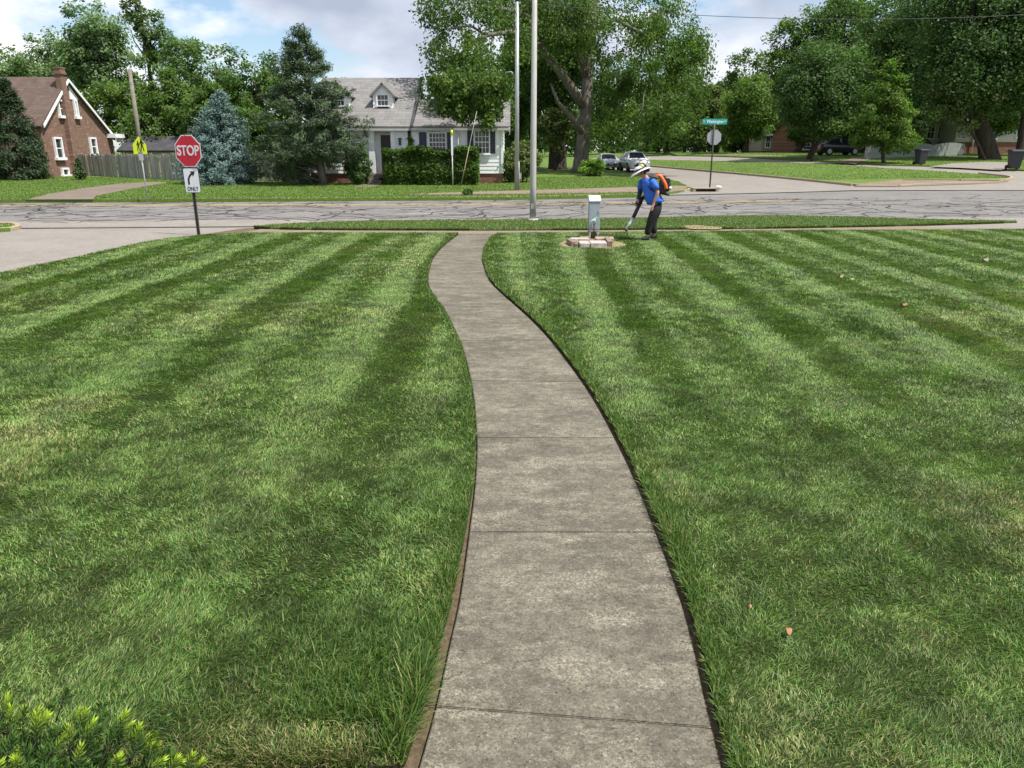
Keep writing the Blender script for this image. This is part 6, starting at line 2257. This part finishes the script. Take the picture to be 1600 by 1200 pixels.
# storm drain inlet at the corner and a stone beside it
b = G(1102, 298.5, -0.02)
sd_ = thing('storm_drain', b, 'dark storm drain inlet in the kerb below the street name sign', 'drain')
MB().box((b.x, b.y + 0.2, b.z + 0.13), (1.3, 0.7, 0.05)).build('cover', M['kerb_concrete'], sd_, bevel=0.015)
mb = MB()
mb.box((b.x - 0.58, b.y + 0.2, b.z + 0.0), (0.14, 0.68, 0.2)).box((b.x + 0.58, b.y + 0.2, b.z + 0.0), (0.14, 0.68, 0.2))
mb.build('side_wall', M['kerb_concrete'], sd_)
MB().box((b.x, b.y + 0.32, b.z + 0.0), (1.0, 0.3, 0.2)).build('opening', M['sign_black'], sd_)
b = G(1122, 294.5, -0.02)
mb = MB().ell((b.x, b.y, b.z + 0.06), (0.2, 0.16, 0.1), 9, 6)
tag(mb.build('stone', M['pebble'], None, b), 'pale lump of stone on the road right of the street sign post', 'stone')

# ================================================================== CABINET, TAP, PAVERS
b = G(928, 373.5, 0.0)
cab = thing('utility_cabinet', b, 'tall narrow grey utility cabinet with a pale cap on rusty legs in the lawn', 'cabinet')
cy = b.y + 0.14
hw2, hd = 0.128, 0.13
zt0 = atY(928, 315.5, cy - hd).z
zt1 = atY(928, 307.5, cy).z
zbx = atY(928, 358, cy - hd).z
MB().box((b.x, cy, (zbx + zt0) / 2), (2 * hw2, 2 * hd, zt0 - zbx)).build('body', M['box_grey'], cab, bevel=0.008)
mb = MB()
mb.prism([(-hd - 0.015, zt0 + 0.002), (hd + 0.015, zt0 + 0.002), (hd + 0.015, zt1 + 0.03), (hd * 0.4, zt1 + 0.03), (-hd - 0.015, zt0 + 0.035)], 2 * hw2 + 0.024, (Vector((b.x - hw2 - 0.012, cy, 0)), Vector((0, 1, 0)), Vector((1, 0, 0)), UPZ))
mb.build('cap', M['box_cap'], cab, bevel=0.006)
mb = MB()
for s_ in (-1, 1):
    mb.box((b.x + s_ * (hw2 - 0.028), cy - hd + 0.03, zbx / 2 - 0.03), (0.05, 0.05, zbx + 0.05)).box((b.x + s_ * (hw2 - 0.028), cy + hd - 0.03, zbx / 2 - 0.03), (0.05, 0.05, zbx + 0.05))
mb.box((b.x, cy - hd + 0.02, zbx - 0.03), (2 * hw2 - 0.02, 0.02, 0.05))
mb.build('leg', M['leg_rusty'], cab)
mb = MB()
for k, (dx, r_) in enumerate(((-0.05, 0.016), (0.0, 0.02), (0.045, 0.014))):
    mb.tube([(b.x + dx, cy + 0.02 * k - 0.03, -0.05), (b.x + dx * 0.8, cy + 0.02 * k - 0.03, zbx + 0.02)], r_, 7)
mb.build('conduit', M['dark_metal'], cab)
MB().box((b.x + hw2 - 0.03, cy - hd - 0.008, (zbx + zt0) / 2 + 0.1), (0.02, 0.016, 0.07)).build('latch', M['metal_silver'], cab)
# yard hydrant in front
b = G(927, 373.9, 0.0)
hx = thing('yard_hydrant', (b.x, b.y, 0), 'small pale green yard tap on a dark pipe in front of the grey cabinet', 'tap')
zh = atY(929, 346, b.y).z
MB().tube([(b.x, b.y, -0.05), (b.x + 0.012, b.y, zh - 0.03)], 0.017, 8).build('pipe', M['dark_metal'], hx)
mb = MB().tube([(b.x + 0.012, b.y, zh - 0.05), (b.x + 0.012, b.y, zh + 0.06), (b.x + 0.012, b.y, zh + 0.075)], [0.032, 0.036, 0.02], 12)
mb.tube([(b.x + 0.01, b.y - 0.01, zh + 0.03), (b.x - 0.075, b.y - 0.03, zh + 0.015)], [0.026, 0.022], 10)
mb.tube([(b.x - 0.066, b.y - 0.03, zh + 0.02), (b.x - 0.068, b.y - 0.03, zh - 0.025)], [0.02, 0.018], 10)
mb.build('head', M['hydrant_green'], hx)
mb = MB().tube([(b.x + 0.012, b.y, zh + 0.07), (b.x + 0.05, b.y, zh + 0.095), (b.x + 0.09, b.y, zh + 0.07)], 0.011, 6)
mb.build('handle', M['hydrant_green'], hx)
# paver blocks round the cabinet
PG = 'paver blocks round the grey cabinet'
for (pa, pb, py0, py1, h, mat_, lab, yaw) in (
        (906, 922.6, 387.5, 383.5, 0.10, 'paver_pale', 'left of the two pale paver blocks in front of the cabinet', 0.02),
        (923.4, 949, 387.8, 383.5, 0.11, 'paver_pale', 'longer right one of the two pale paver blocks in front of the cabinet', -0.02),
        (890, 899.5, 385.5, 380, 0.11, 'paver_brown', 'brown block at the left front corner of the paver ring', 0.1),
        (900.3, 905.4, 386.5, 379, 0.08, 'paver_brown', 'narrow brown block wedged beside the left pale paver', -0.08),
        (950.5, 958.5, 386.5, 379, 0.13, 'paver_brown', 'brown block closing the right end of the paver ring', -0.05),
        (892, 921, 379, 377, 0.09, 'paver_pale', 'pale flat slab left of the yard tap', 0.03),
        (931, 960, 379.2, 376.5, 0.10, 'paver_pink', 'pinkish slab right of the yard tap', -0.04),
        (906, 922, 375.4, 374, 0.08, 'paver_brown', 'brown block hidden behind the pale flat slab', 0.0)):
    p, q = G(pa, py0, 0), G(pb, py0, 0)
    r_ = G((pa + pb) / 2, py1, 0)
    cx, cyy = (p.x + q.x) / 2, (p.y + r_.y) / 2
    mb = MB().box((cx, cyy, h / 2 - 0.02), (q.x - p.x - 0.004, max(0.12, r_.y - p.y), h + 0.04), yaw)
    tag(mb.build('paver_block', M[mat_], None, (cx, cyy, 0), bevel=0.012), lab, 'paver', PG)

# ================================================================== WORKER WITH BACKPACK BLOWER
fb = G(1012, 375, 0.0)
SX = (fb.y * CP + CAMZ * SP) / F                    # metres per photo pixel at the feet


def W(zx, zy, dy=0.0):
    """point of the worker from the enlarged picture (8.575 zoom px per photo px)"""
    q = atY(950 + zx / 8.575, 245 + zy / 8.575, fb.y)
    return Vector((q.x, fb.y + dy, max(q.z, -0.01)))


person = thing('person', (fb.x, fb.y, 0), 'person in a blue shirt, black trousers and wide white hat leaning forward to blow clippings', 'person')
HS = 0.17
# skeleton: pelvis root, spine, neck, head, near (left) arm, far (right) arm, legs
V, E, RR = [], [], []


def jt(p, r, par=None):
    V.append(p)
    RR.append(r)
    if par is not None:
        E.append((par, len(V) - 1))
    return len(V) - 1


pel = jt(W(650, 650), 0.120)
wst = jt(W(612, 540), 0.125, pel)
che = jt(W(562, 410), 0.125, wst)
nkb = jt(W(525, 305), 0.062, che)
nk = jt(W(500, 265), 0.055, nkb)
hd1 = jt(W(470, 240), 0.085, nk)
hd2 = jt(W(450, 200), 0.092, hd1)
hd3 = jt(W(445, 160), 0.070, hd2)
jaw = jt(W(432, 268), 0.05, hd1)
nose = jt(W(392, 236), 0.016, hd2)
# near arm (towards the camera)
sh = jt(W(592, 350, -0.195), 0.052, che)
el = jt(W(640, 470, -0.26), 0.047, sh)
wr_ = jt(W(588, 610, -0.24), 0.030, el)
pa_ = jt(W(575, 655, -0.24), (0.022, 0.036), wr_)
for k, (dx, dz, dy) in enumerate(((-16, 52, -0.030), (-6, 60, -0.012), (4, 58, 0.006), (14, 46, 0.022))):
    a = jt(W(575 + dx * 0.5, 655 + dz * 0.45, -0.24 + dy), 0.010, pa_)
    c_ = jt(W(575 + dx * 0.9 - 6, 655 + dz * 0.8, -0.24 + dy * 1.1), 0.009, a)
    jt(W(575 + dx - 14, 655 + dz, -0.24 + dy), 0.008, c_)
a = jt(W(556, 655, -0.265), 0.010, pa_)
jt(W(545, 685, -0.27), 0.009, a)
# far arm, reaching down to the blower handle
sh2 = jt(W(472, 350, 0.19), 0.050, che)
el2 = jt(W(445, 505, 0.22), 0.046, sh2)
wr2 = jt(W(400, 600, 0.12), 0.030, el2)
pb_ = jt(W(388, 622, 0.09), (0.034, 0.024), wr2)
for k, dy in enumerate((-0.028, -0.010, 0.008, 0.024)):
    a = jt(W(372 - k * 2, 626 + k * 5, 0.09 + dy), 0.010, pb_)
    c_ = jt(W(368, 642 + k * 5, 0.08 + dy), 0.009, a)
    jt(W(380, 654 + k * 4, 0.07 + dy), 0.008, c_)
a = jt(W(396, 640, 0.06), 0.010, pb_)
jt(W(388, 655, 0.055), 0.009, a)
# legs
hpL = jt(W(625, 690, -0.10), 0.092, pel)
knL = jt(W(560, 860, -0.11), 0.060, hpL)
caL = jt(W(535, 950, -0.10), 0.056, knL)
anL = jt(W(515, 1062, -0.10), 0.038, caL)
ftL = jt(W(490, 1092, -0.10), 0.034, anL)
jt(W(425, 1102, -0.11), 0.026, ftL)
hpR = jt(W(670, 690, 0.10), 0.092, pel)
knR = jt(W(612, 870, 0.10), 0.060, hpR)
caR = jt(W(622, 960, 0.10), 0.055, knR)
anR = jt(W(632, 1050, 0.10), 0.038, caR)
ftR = jt(W(612, 1078, 0.10), 0.034, anR)
jt(W(560, 1086, 0.09), 0.026, ftR)
skin_mesh('body', V, E, RR, M['skin'], person, 2, pel)
# shirt: torso lofted round the bent spine, sleeves joined to it
mb = MB()
secs = [((492, 292), (548, 276), 0.065), ((470, 318), (585, 282), 0.15), ((462, 350), (622, 305), 0.195), ((466, 410), (655, 385), 0.205), ((474, 480), (688, 465), 0.205), ((490, 550), (716, 535), 0.21), ((508, 600), (738, 572), 0.21), ((526, 642), (752, 594), 0.205), ((530, 640), (746, 594), 0.195), ((560, 610), (720, 580), 0.15)]
n_ = 22
for j, (fp, bp, ry) in enumerate(secs):
    f_, b_ = W(*fp), W(*bp)
    c_, ax = (f_ + b_) / 2, (b_ - f_) / 2
    for k in range(n_):
        t = 2 * math.pi * k / n_
        ct, st_ = math.cos(t), math.sin(t)
        ct = math.copysign(abs(ct) ** 0.85, ct)
        st_ = math.copysign(abs(st_) ** 0.85, st_)
        wr = 1 + (0.035 * math.sin(3 * t + j * 1.3) + 0.02 * math.sin(7 * t - j * 2.1)) * (3 < j < 9)
        mb.v.append(c_ + ax * ct * wr + Vector((0, ry * st_ * wr, 0)))
for j in range(len(secs) - 1):
    for k in range(n_):
        mb.f.append((j * n_ + k, j * n_ + (k + 1) % n_, (j + 1) * n_ + (k + 1) % n_, (j + 1) * n_ + k))
        mb.sm.append(True)
for sl in ([W(560, 335, -0.13), W(590, 345, -0.20), W(612, 390, -0.235), W(624, 438, -0.25), W(622, 430, -0.249)], [W(490, 335, 0.12), W(470, 345, 0.19), W(458, 395, 0.22), W(452, 440, 0.225), W(453, 432, 0.224)]):
    mb.tube(sl, [0.075, 0.080, 0.074, 0.072, 0.055], 14)
mb.build('shirt', M['shirt_blue'], person)
# trousers
v = [W(658, 640), W(625, 715, -0.10), W(560, 860, -0.11), W(532, 960, -0.10), W(514, 1050, -0.10), W(670, 700, 0.10), W(612, 870, 0.10), W(622, 960, 0.10), W(632, 1045, 0.10)]
e = [(0, 1), (1, 2), (2, 3), (3, 4), (0, 5), (5, 6), (6, 7), (7, 8)]
r_ = [0.168, 0.128, 0.094, 0.084, 0.082, 0.128, 0.092, 0.082, 0.080, 0.14]
v.append(W(640, 585))
e.append((0, 9))
skin_mesh('trousers', v, e, r_, M['trouser_black'], person, 2, 0)
# dark layer round the far forearm
v = [W(458, 420, 0.22), W(445, 505, 0.22), W(408, 588, 0.13)]
skin_mesh('sleeve', v, [(0, 1), (1, 2)], [0.068, 0.060, 0.045], M['sleeve_dark'], person, 2, 0)
# shoes: shaped upper plus toe
for (ax_, az_, tx, tz, dy) in ((512, 1075, 415, 1096, -0.10), (632, 1062, 556, 1080, 0.10)):
    v = [W(ax_ + 22, az_ + 4, dy), W(ax_ - 5, az_ + 2, dy), W((ax_ + tx) / 2, (az_ + tz) / 2 + 2, dy - 0.004), W(tx + 14, tz - 2, dy - 0.012)]
    v = [Vector((p.x, p.y, max(p.z, 0.04))) for p in v]
    skin_mesh('shoe', v, [(0, 1), (1, 2), (2, 3)], [0.048, 0.056, 0.048, 0.040], M['shoe_dark'], person, 2, 1)
# face details and hair
hc = W(448, 205)
for dy in (-0.036, 0.036):
    MB().ell(hc + Vector((-0.094, dy, 0.0)), (0.010, 0.012, 0.008), 8, 6).build('eye', M['sign_white'], person)
MB().ell(hc + Vector((-0.09, 0, -0.075)), (0.014, 0.026, 0.007), 8, 6).build('mouth', M['paver_brown'], person)
for dy in (-0.094, 0.094):
    MB().ell(hc + Vector((0.015, dy, -0.01)), (0.02, 0.010, 0.032), 8, 6).build('ear', M['skin'], person)
MB().ell(hc + Vector((0.03, 0, 0.015)), (0.088, 0.099, 0.10), 14, 10, zmin=-0.7).build('hair', M['hair_dark'], person)
# wide-brimmed hat, tipped forward
c_ = W(428, 185)
tilt = Matrix.Rotation(R(-26), 3, 'Y')
ring = [(0.0, 0.115), (0.095, 0.108), (0.118, 0.06), (0.122, 0.012), (0.16, 0.0), (0.235, -0.022), (0.238, -0.028), (0.16, -0.008), (0.118, 0.0)]
mb = MB()
n_ = 28
k0 = len(mb.v)
for r_, z_ in ring:
    for k in range(n_):
        t = 2 * math.pi * k / n_
        mb.v.append(c_ + tilt @ Vector((r_ * 1.05 * math.cos(t), r_ * 0.95 * math.sin(t), z_ * 0.9 - 0.02 * math.cos(2 * t) * (r_ > 0.15))))
for j in range(len(ring) - 1):
    for k in range(n_):
        mb.f.append((j * n_ + k, j * n_ + (k + 1) % n_, (j + 1) * n_ + (k + 1) % n_, (j + 1) * n_ + k))
        mb.sm.append(True)
hat = mb.build('hat', M['hat_white'], person)
mb = MB()
for j, (r_, z_) in enumerate(((0.126, 0.016), (0.123, 0.062))):
    for k in range(n_):
        t = 2 * math.pi * k / n_
        mb.v.append(c_ + tilt @ Vector((r_ * 1.05 * math.cos(t), r_ * 0.95 * math.sin(t), z_ * 0.9)))
for k in range(n_):
    mb.f.append((k, (k + 1) % n_, n_ + (k + 1) % n_, n_ + k))
    mb.sm.append(True)
mb.build('hat_band', M['hat_dark'], hat)
mb = MB().ell(c_ + tilt @ Vector((0.075, -0.055, 0.085)), (0.052, 0.045, 0.03), 10, 6)
mb.build('patch', M['hat_yellow'], hat)

# the backpack blower: carried, so a thing of its own
bl = thing('leaf_blower', W(745, 400), 'orange and black backpack leaf blower with a long black tube on the worker', 'leaf blower')
tq = Matrix.Rotation(R(14), 3, 'Y')
bc = W(742, 385)
mb = MB().box(bc, (0.17, 0.36, 0.36), mat=tq)
mb.ell(bc + tq @ Vector((0.085, 0, 0.02)), (0.085, 0.155, 0.14), 14, 10)
mb.box(bc + tq @ Vector((0.05, 0.0, -0.17)), (0.24, 0.32, 0.05), mat=tq)
mb.build('motor_housing', M['plastic_black'], bl, bevel=0.02)
arcp = [W(628, 268, -0.12), W(660, 250, -0.13), W(695, 268, -0.14), W(725, 320, -0.17), W(748, 375, -0.19), W(758, 430, -0.19)]
mb = MB().tube(spline(arcp, 4), [0.03] + [0.043] * 19 + [0.035], 10)
mb.build('cover', M['plastic_orange'], bl)
MB().box(bc + tq @ Vector((-0.06, 0.0, -0.02)), (0.05, 0.30, 0.46), mat=tq).build('back_frame', M['plastic_black'], bl, bevel=0.015)
mb = MB().ell(W(815, 418, -0.06), (0.052, 0.11, 0.055), 14, 10)
mb.build('fuel_tank', M['plastic_white'], bl)
mb = MB().tube([W(800, 375, -0.07), W(790, 300, -0.04)], [0.045, 0.04], 10)
mb.build('muffler', M['metal_silver'], bl)
for dy, nmx in ((-0.165, 0), (0.15, 1)):
    mb = MB().tube(spline([W(670, 290, dy), W(600, 268, dy), W(545, 300, dy), W(525, 370, dy * 1.02), W(560, 430, dy * 1.25), W(660, 470, dy * 1.2)], 4), 0.022, 6)
    mb.build('strap', M['plastic_black'], bl)
hose = [W(700, 470, 0.16), W(620, 530, 0.24), W(530, 540, 0.25), W(470, 570, 0.18), W(445, 615, 0.10)]
hs = spline(hose, 5)
MB().tube(hs, [0.050 if i % 2 else 0.043 for i in range(len(hs))], 12).build('hose', M['plastic_black'], bl)
t0, t1, t2 = W(448, 605, 0.10), W(330, 830, -0.02), W(228, 985, -0.08)
MB().tube([t0, t0.lerp(t1, 0.5), t1], [0.047, 0.044, 0.042], 14).build('tube', M['plastic_black'], bl)
nz_ = MB().tube([t1.lerp(t2, -0.06), t1.lerp(t2, 0.9)], [0.043, 0.036], 14)
nzo = nz_.build('nozzle', M['metal_silver'], bl)
MB().tube([t1.lerp(t2, 0.88), t2], [0.039, 0.040], 14).build('nozzle_tip', M['plastic_black'], nzo)
mb = MB().tube([W(420, 655, 0.06), W(398, 630, 0.065), W(378, 612, 0.07)], 0.017, 8)
mb.box(W(378, 640, 0.065), (0.035, 0.03, 0.07))
mb.build('grip', M['plastic_black'], bl)

# ================================================================== CARS
def car(name, loc, yaw, paint, label, S, group=None, width=1.84):
    """S: sections along the length (y, z_low, belt, half width, roof z, roof half width); front at -Y"""
    root = thing(name, loc, label, 'car', group)
    rot = Matrix.Rotation(yaw, 3, 'Z')
    T = lambda p: rot @ Vector(p) + Vector(loc)
    rings = []
    S = [tuple(v_ * 0.92 for v_ in s_) for s_ in S]
    width *= 0.92
    for y, zl, bt, hw, rz, rw in S:
        half = [(0, zl), (hw * 0.88, zl), (hw * 0.98, zl + 0.16), (hw, bt - 0.22), (hw * 0.985, bt - 0.05), (hw * 0.95, bt), (rw, rz - 0.05), (rw * 0.82, rz), (0, rz + 0.015)]
        full = half + [(-a, b_) for a, b_ in half[-2:0:-1]]
        rings.append([T((a, y, b_)) for a, b_ in full])
    n_ = len(rings[0])
    mb = MB()
    mb.add([p for r in rings for p in r], [(i * n_ + k, i * n_ + (k + 1) % n_, (i + 1) * n_ + (k + 1) % n_, (i + 1) * n_ + k) for i in range(len(rings) - 1) for k in range(n_)] + [tuple(range(n_))[::-1], tuple((len(rings) - 1) * n_ + k for k in range(n_))], True)
    body = mb.build('body', M[paint], root)
    md = body.modifiers.new('e', 'EDGE_SPLIT')
    md.split_angle = R(34)

    def pane(name, quad, inset, mat, parent, out=0.012):
        q = [Vector(p) for p in quad]
        c = sum(q, Vector()) / 4
        nrm = (q[1] - q[0]).cross(q[3] - q[0]).normalized()
        if nrm.dot(c - T((0, 0, 0.9))) < 0:
            nrm = -nrm
        q2 = [p + (c - p) * inset + nrm * out for p in q]
        q3 = [p - nrm * 0.006 for p in q2]
        return MB().add(q2 + q3, [(0, 1, 2, 3), (7, 6, 5, 4), (0, 4, 5, 1), (1, 5, 6, 2), (2, 6, 7, 3), (3, 7, 4, 0)]).build(name, mat, parent)

    gl = M['car_glass']
    ws, rt, rr2, rb = S_IDX(S)
    def screen(name, a, b_):
        lo, hi = [], []
        for k in range(6, n_ - 5):
            lo.append(a[k].lerp(b_[k], 0.10))
            hi.append(a[k].lerp(b_[k], 0.93))
        mid_ = lo[len(lo) // 2]
        lo = [p.lerp(mid_, 0.05) for p in lo]
        hi = [p.lerp(hi[len(hi) // 2], 0.05) for p in hi]
        nrm = (lo[-1] - lo[0]).cross(hi[0] - lo[0]).normalized()
        if nrm.dot(lo[0] - T((0, 0, 0.9))) < 0:
            nrm = -nrm
        m_ = len(lo)
        pts_ = [p + nrm * 0.012 for p in lo + hi]
        return MB().add(pts_, [(k, k + 1, m_ + k + 1, m_ + k) for k in range(m_ - 1)]).build(name, gl, root)

    screen('windscreen', rings[ws], rings[rt])
    for sgn in (1, -1):
        gi = lambda k: k if sgn == 1 else n_ - k
        pane('side_window', (rings[ws + 1][gi(5)] * 0.45 + rings[ws][gi(5)] * 0.55, rings[rt + 1][gi(5)] * 0.5 + rings[rt][gi(5)] * 0.5, rings[rt + 1][gi(6)] * 0.5 + rings[rt][gi(6)] * 0.5, rings[rt][gi(6)]), 0.09, gl, root)
        pane('side_window', (rings[rt + 1][gi(5)] * 0.55 + rings[rt][gi(5)] * 0.45, rings[rr2][gi(5)], rings[rr2][gi(6)], rings[rt + 1][gi(6)] * 0.55 + rings[rt][gi(6)] * 0.45), 0.09, gl, root)
    screen('rear_window', rings[rb], rings[rr2])
    yf, yr = S[0][0], S[-1][0]
    for yy in (yf + 0.85, yr - 0.85):
        for sgn in (1, -1):
            x_ = sgn * (width / 2 - 0.09)
            wh = MB().tube([T((x_ - 0.11, yy, 0.33)), T((x_ + 0.11, yy, 0.33))], 0.33, 20).build('wheel', M['tyre'], root)
            xo = x_ + sgn * 0.113
            MB().tube([T((xo - 0.01, yy, 0.33)), T((xo + 0.01, yy, 0.33))], [0.21, 0.2], 16).build('rim', M['rim'], wh)
    zf_ = S[0][2]
    for sgn in (1, -1):
        x_ = sgn * S[1][3] * 0.74
        mb = MB().ell(T((x_, yf + 0.10, zf_ - 0.04)), (0.20, 0.12, 0.085), 12, 8, rot)
        mb.build('headlight', M['lamp_clear'], root)
        mb = MB().box(T((sgn * (S[ws][3] + 0.09), S[ws][0] + 0.35, S[ws][2] + 0.06)), (0.2, 0.1, 0.13), yaw)
        mb.build('mirror', M[paint], root, bevel=0.02)
        MB().box(T((sgn * S[-2][3] * 0.86, yr - 0.05, S[-1][2] - 0.12)), (0.16, 0.14, 0.3), yaw).build('tail_light', M['stop_red'], root)
    MB().box(T((0, yf - 0.005, zf_ - 0.13)), (S[0][3] * 1.0, 0.05, 0.14), yaw).build('grille', M['car_trim'], root, bevel=0.015)
    MB().box(T((0, yf - 0.008, S[0][1] + 0.14)), (S[0][3] * 1.5, 0.06, 0.13), yaw).build('bumper_intake', M['car_trim'], root, bevel=0.02)
    MB().box(T((0, yf - 0.04, S[0][1] + 0.22)), (0.32, 0.02, 0.12), yaw).build('number_plate', M['sign_white'], root)
    MB().box(T((0, (yf + yr) / 2, 0.30)), (width * 0.82, (yr - yf) * 0.86, 0.14), yaw).build('underbody', M['car_trim'], root)
    return root


def S_IDX(S):
    return 3, 4, 6, 7


SEDAN = [(-2.28, 0.34, 0.68, 0.66, 0.70, 0.5), (-2.18, 0.27, 0.76, 0.82, 0.80, 0.6), (-1.7, 0.24, 0.86, 0.90, 0.90, 0.66), (-1.05, 0.24, 0.94, 0.91, 0.96, 0.72), (-0.25, 0.24, 0.95, 0.91, 1.42, 0.58), (0.55, 0.24, 0.96, 0.91, 1.45, 0.58), (1.15, 0.24, 0.97, 0.91, 1.38, 0.57), (1.75, 0.25, 0.97, 0.90, 1.0, 0.66), (2.2, 0.28, 0.93, 0.84, 0.95, 0.64), (2.3, 0.36, 0.82, 0.72, 0.84, 0.58)]
SUVS = [(-2.25, 0.38, 0.80, 0.70, 0.82, 0.52), (-2.15, 0.30, 0.90, 0.86, 0.94, 0.62), (-1.7, 0.27, 0.99, 0.93, 1.03, 0.68), (-1.1, 0.27, 1.06, 0.94, 1.08, 0.74), (-0.35, 0.27, 1.07, 0.94, 1.62, 0.62), (0.6, 0.27, 1.08, 0.94, 1.67, 0.62), (1.7, 0.27, 1.09, 0.94, 1.62, 0.61), (2.15, 0.30, 1.08, 0.91, 1.12, 0.68), (2.22, 0.32, 1.0, 0.88, 1.02, 0.66), (2.28, 0.40, 0.90, 0.78, 0.92, 0.6)]
CG = 'cars parked at the left of the boulevard'
c = G(954, 267.5, -0.045)
car('parked_car', (c.x, c.y + 2.4, terr(c.x, c.y + 2.4) - 0.045), R(2), 'car_silver', 'lower silver car, the left of two parked facing us under the maple', SEDAN, CG)
c = G(998, 270.0, -0.045)
car('parked_car', (c.x, c.y + 2.3, terr(c.x, c.y + 2.3) - 0.045), R(4), 'car_white', 'taller white car with black grille parked just behind the worker', SUVS, CG, 1.9)
c = G(1308, 242.5, 0.05)
car('parked_car', (c.x, c.y, terr(c.x, c.y) + 0.06), R(96), 'car_black', 'black car parked broadside in the shade of the dense dark tree', SUVS, None, 1.9)

# ================================================================== BINS
def bin_(loc, yaw, label, s=1.0):
    root = thing('wheelie_bin', loc, label, 'trash bin', 'trash bins at the far kerb')
    rot = Matrix.Rotation(yaw, 3, 'Z')
    T = lambda p: rot @ (Vector(p) * s) + Vector(loc)
    mb = MB()
    lo = [(-0.24, -0.26, 0.06), (0.24, -0.26, 0.06), (0.24, 0.24, 0.06), (-0.24, 0.24, 0.06)]
    hi = [(-0.32, -0.38, 1.0), (0.32, -0.38, 1.0), (0.32, 0.36, 1.0), (-0.32, 0.36, 1.0)]
    mb.add([T(p) for p in lo + hi], [(3, 2, 1, 0), (4, 5, 6, 7), (0, 1, 5, 4), (1, 2, 6, 5), (2, 3, 7, 6), (3, 0, 4, 7)])
    mb.build('bin_body', M['bin_black'], root, bevel=0.03)
    mb = MB()
    prof = [(-0.42, 1.0), (-0.42, 1.05), (-0.3, 1.11), (0.2, 1.14), (0.40, 1.08), (0.40, 1.0)]
    mb.prism(prof, 0.70 * s, (T((-0.35, 0, 0)), rot @ Vector((0, s, 0)), rot @ Vector((1, 0, 0)), Vector((0, 0, s))))
    mb.build('lid', M['bin_black'], root, bevel=0.012)
    for sx in (-1, 1):
        MB().tube([T((sx * 0.27, 0.27, 0.13)), T((sx * 0.33, 0.27, 0.13))], 0.13 * s, 16).build('wheel', M['tyre'], root)
    MB().tube([T((-0.28, 0.42, 1.0)), T((0.28, 0.42, 1.0))], 0.022 * s, 8).build('handle', M['bin_black'], root)


c = G(1437, 257.5, 0.05)
bin_(c, 0.15, 'black wheeled trash bin standing on the grass beyond the median, left of the thick trunk')
c = G(1583, 265, 0.05)
bin_(c, -0.2, 'larger black trash bin at the right edge by the driveway', 1.15)

# ================================================================== SMALL THINGS
def scrap(px, py, size, label, mat='dead_leaf', z=0.035):
    p = G(px, py, z)
    rr = random.Random(int(px))
    mb = MB()
    n_ = 9
    pts = []
    for k in range(n_):
        t = 2 * math.pi * k / n_
        r_ = size * (0.35 + 0.65 * abs(math.cos(t / 2))) * rr.uniform(0.7, 1.1)
        pts.append(Vector((p.x + r_ * math.cos(t) * 0.7, p.y + r_ * math.sin(t), p.z + 0.25 * size * math.cos(2 * t) + rr.uniform(0, 0.2) * size)))
    low = [q - Vector((0, 0, 0.002)) for q in pts]
    mb.add([p + Vector((0, 0, 0.01))] + pts, [(0, k + 1, (k + 1) % n_ + 1) for k in range(n_)])
    mb.add([p + Vector((0, 0, 0.008))] + low, [(0, (k + 1) % n_ + 1, k + 1) for k in range(n_)])
    tag(mb.build('fallen_leaf', M[mat], None, p), label, 'leaf')


scrap(1231, 985, 0.03, 'small orange fallen leaf lying on the near right lawn')
scrap(1411, 476, 0.065, 'orange scrap of leaf on the far right of the lawn')
scrap(1171, 947, 0.015, 'tiny reddish leaf scrap in the grass right of the second slab')
scrap(1313, 432, 0.07, 'left of two pale leaf scraps on the mown stripes', 'kerb_concrete')
scrap(1330, 436, 0.06, 'right of two pale leaf scraps on the mown stripes', 'kerb_concrete')
scrap(1538, 406, 0.11, 'pale scrap on the lawn near the right edge', 'kerb_concrete')
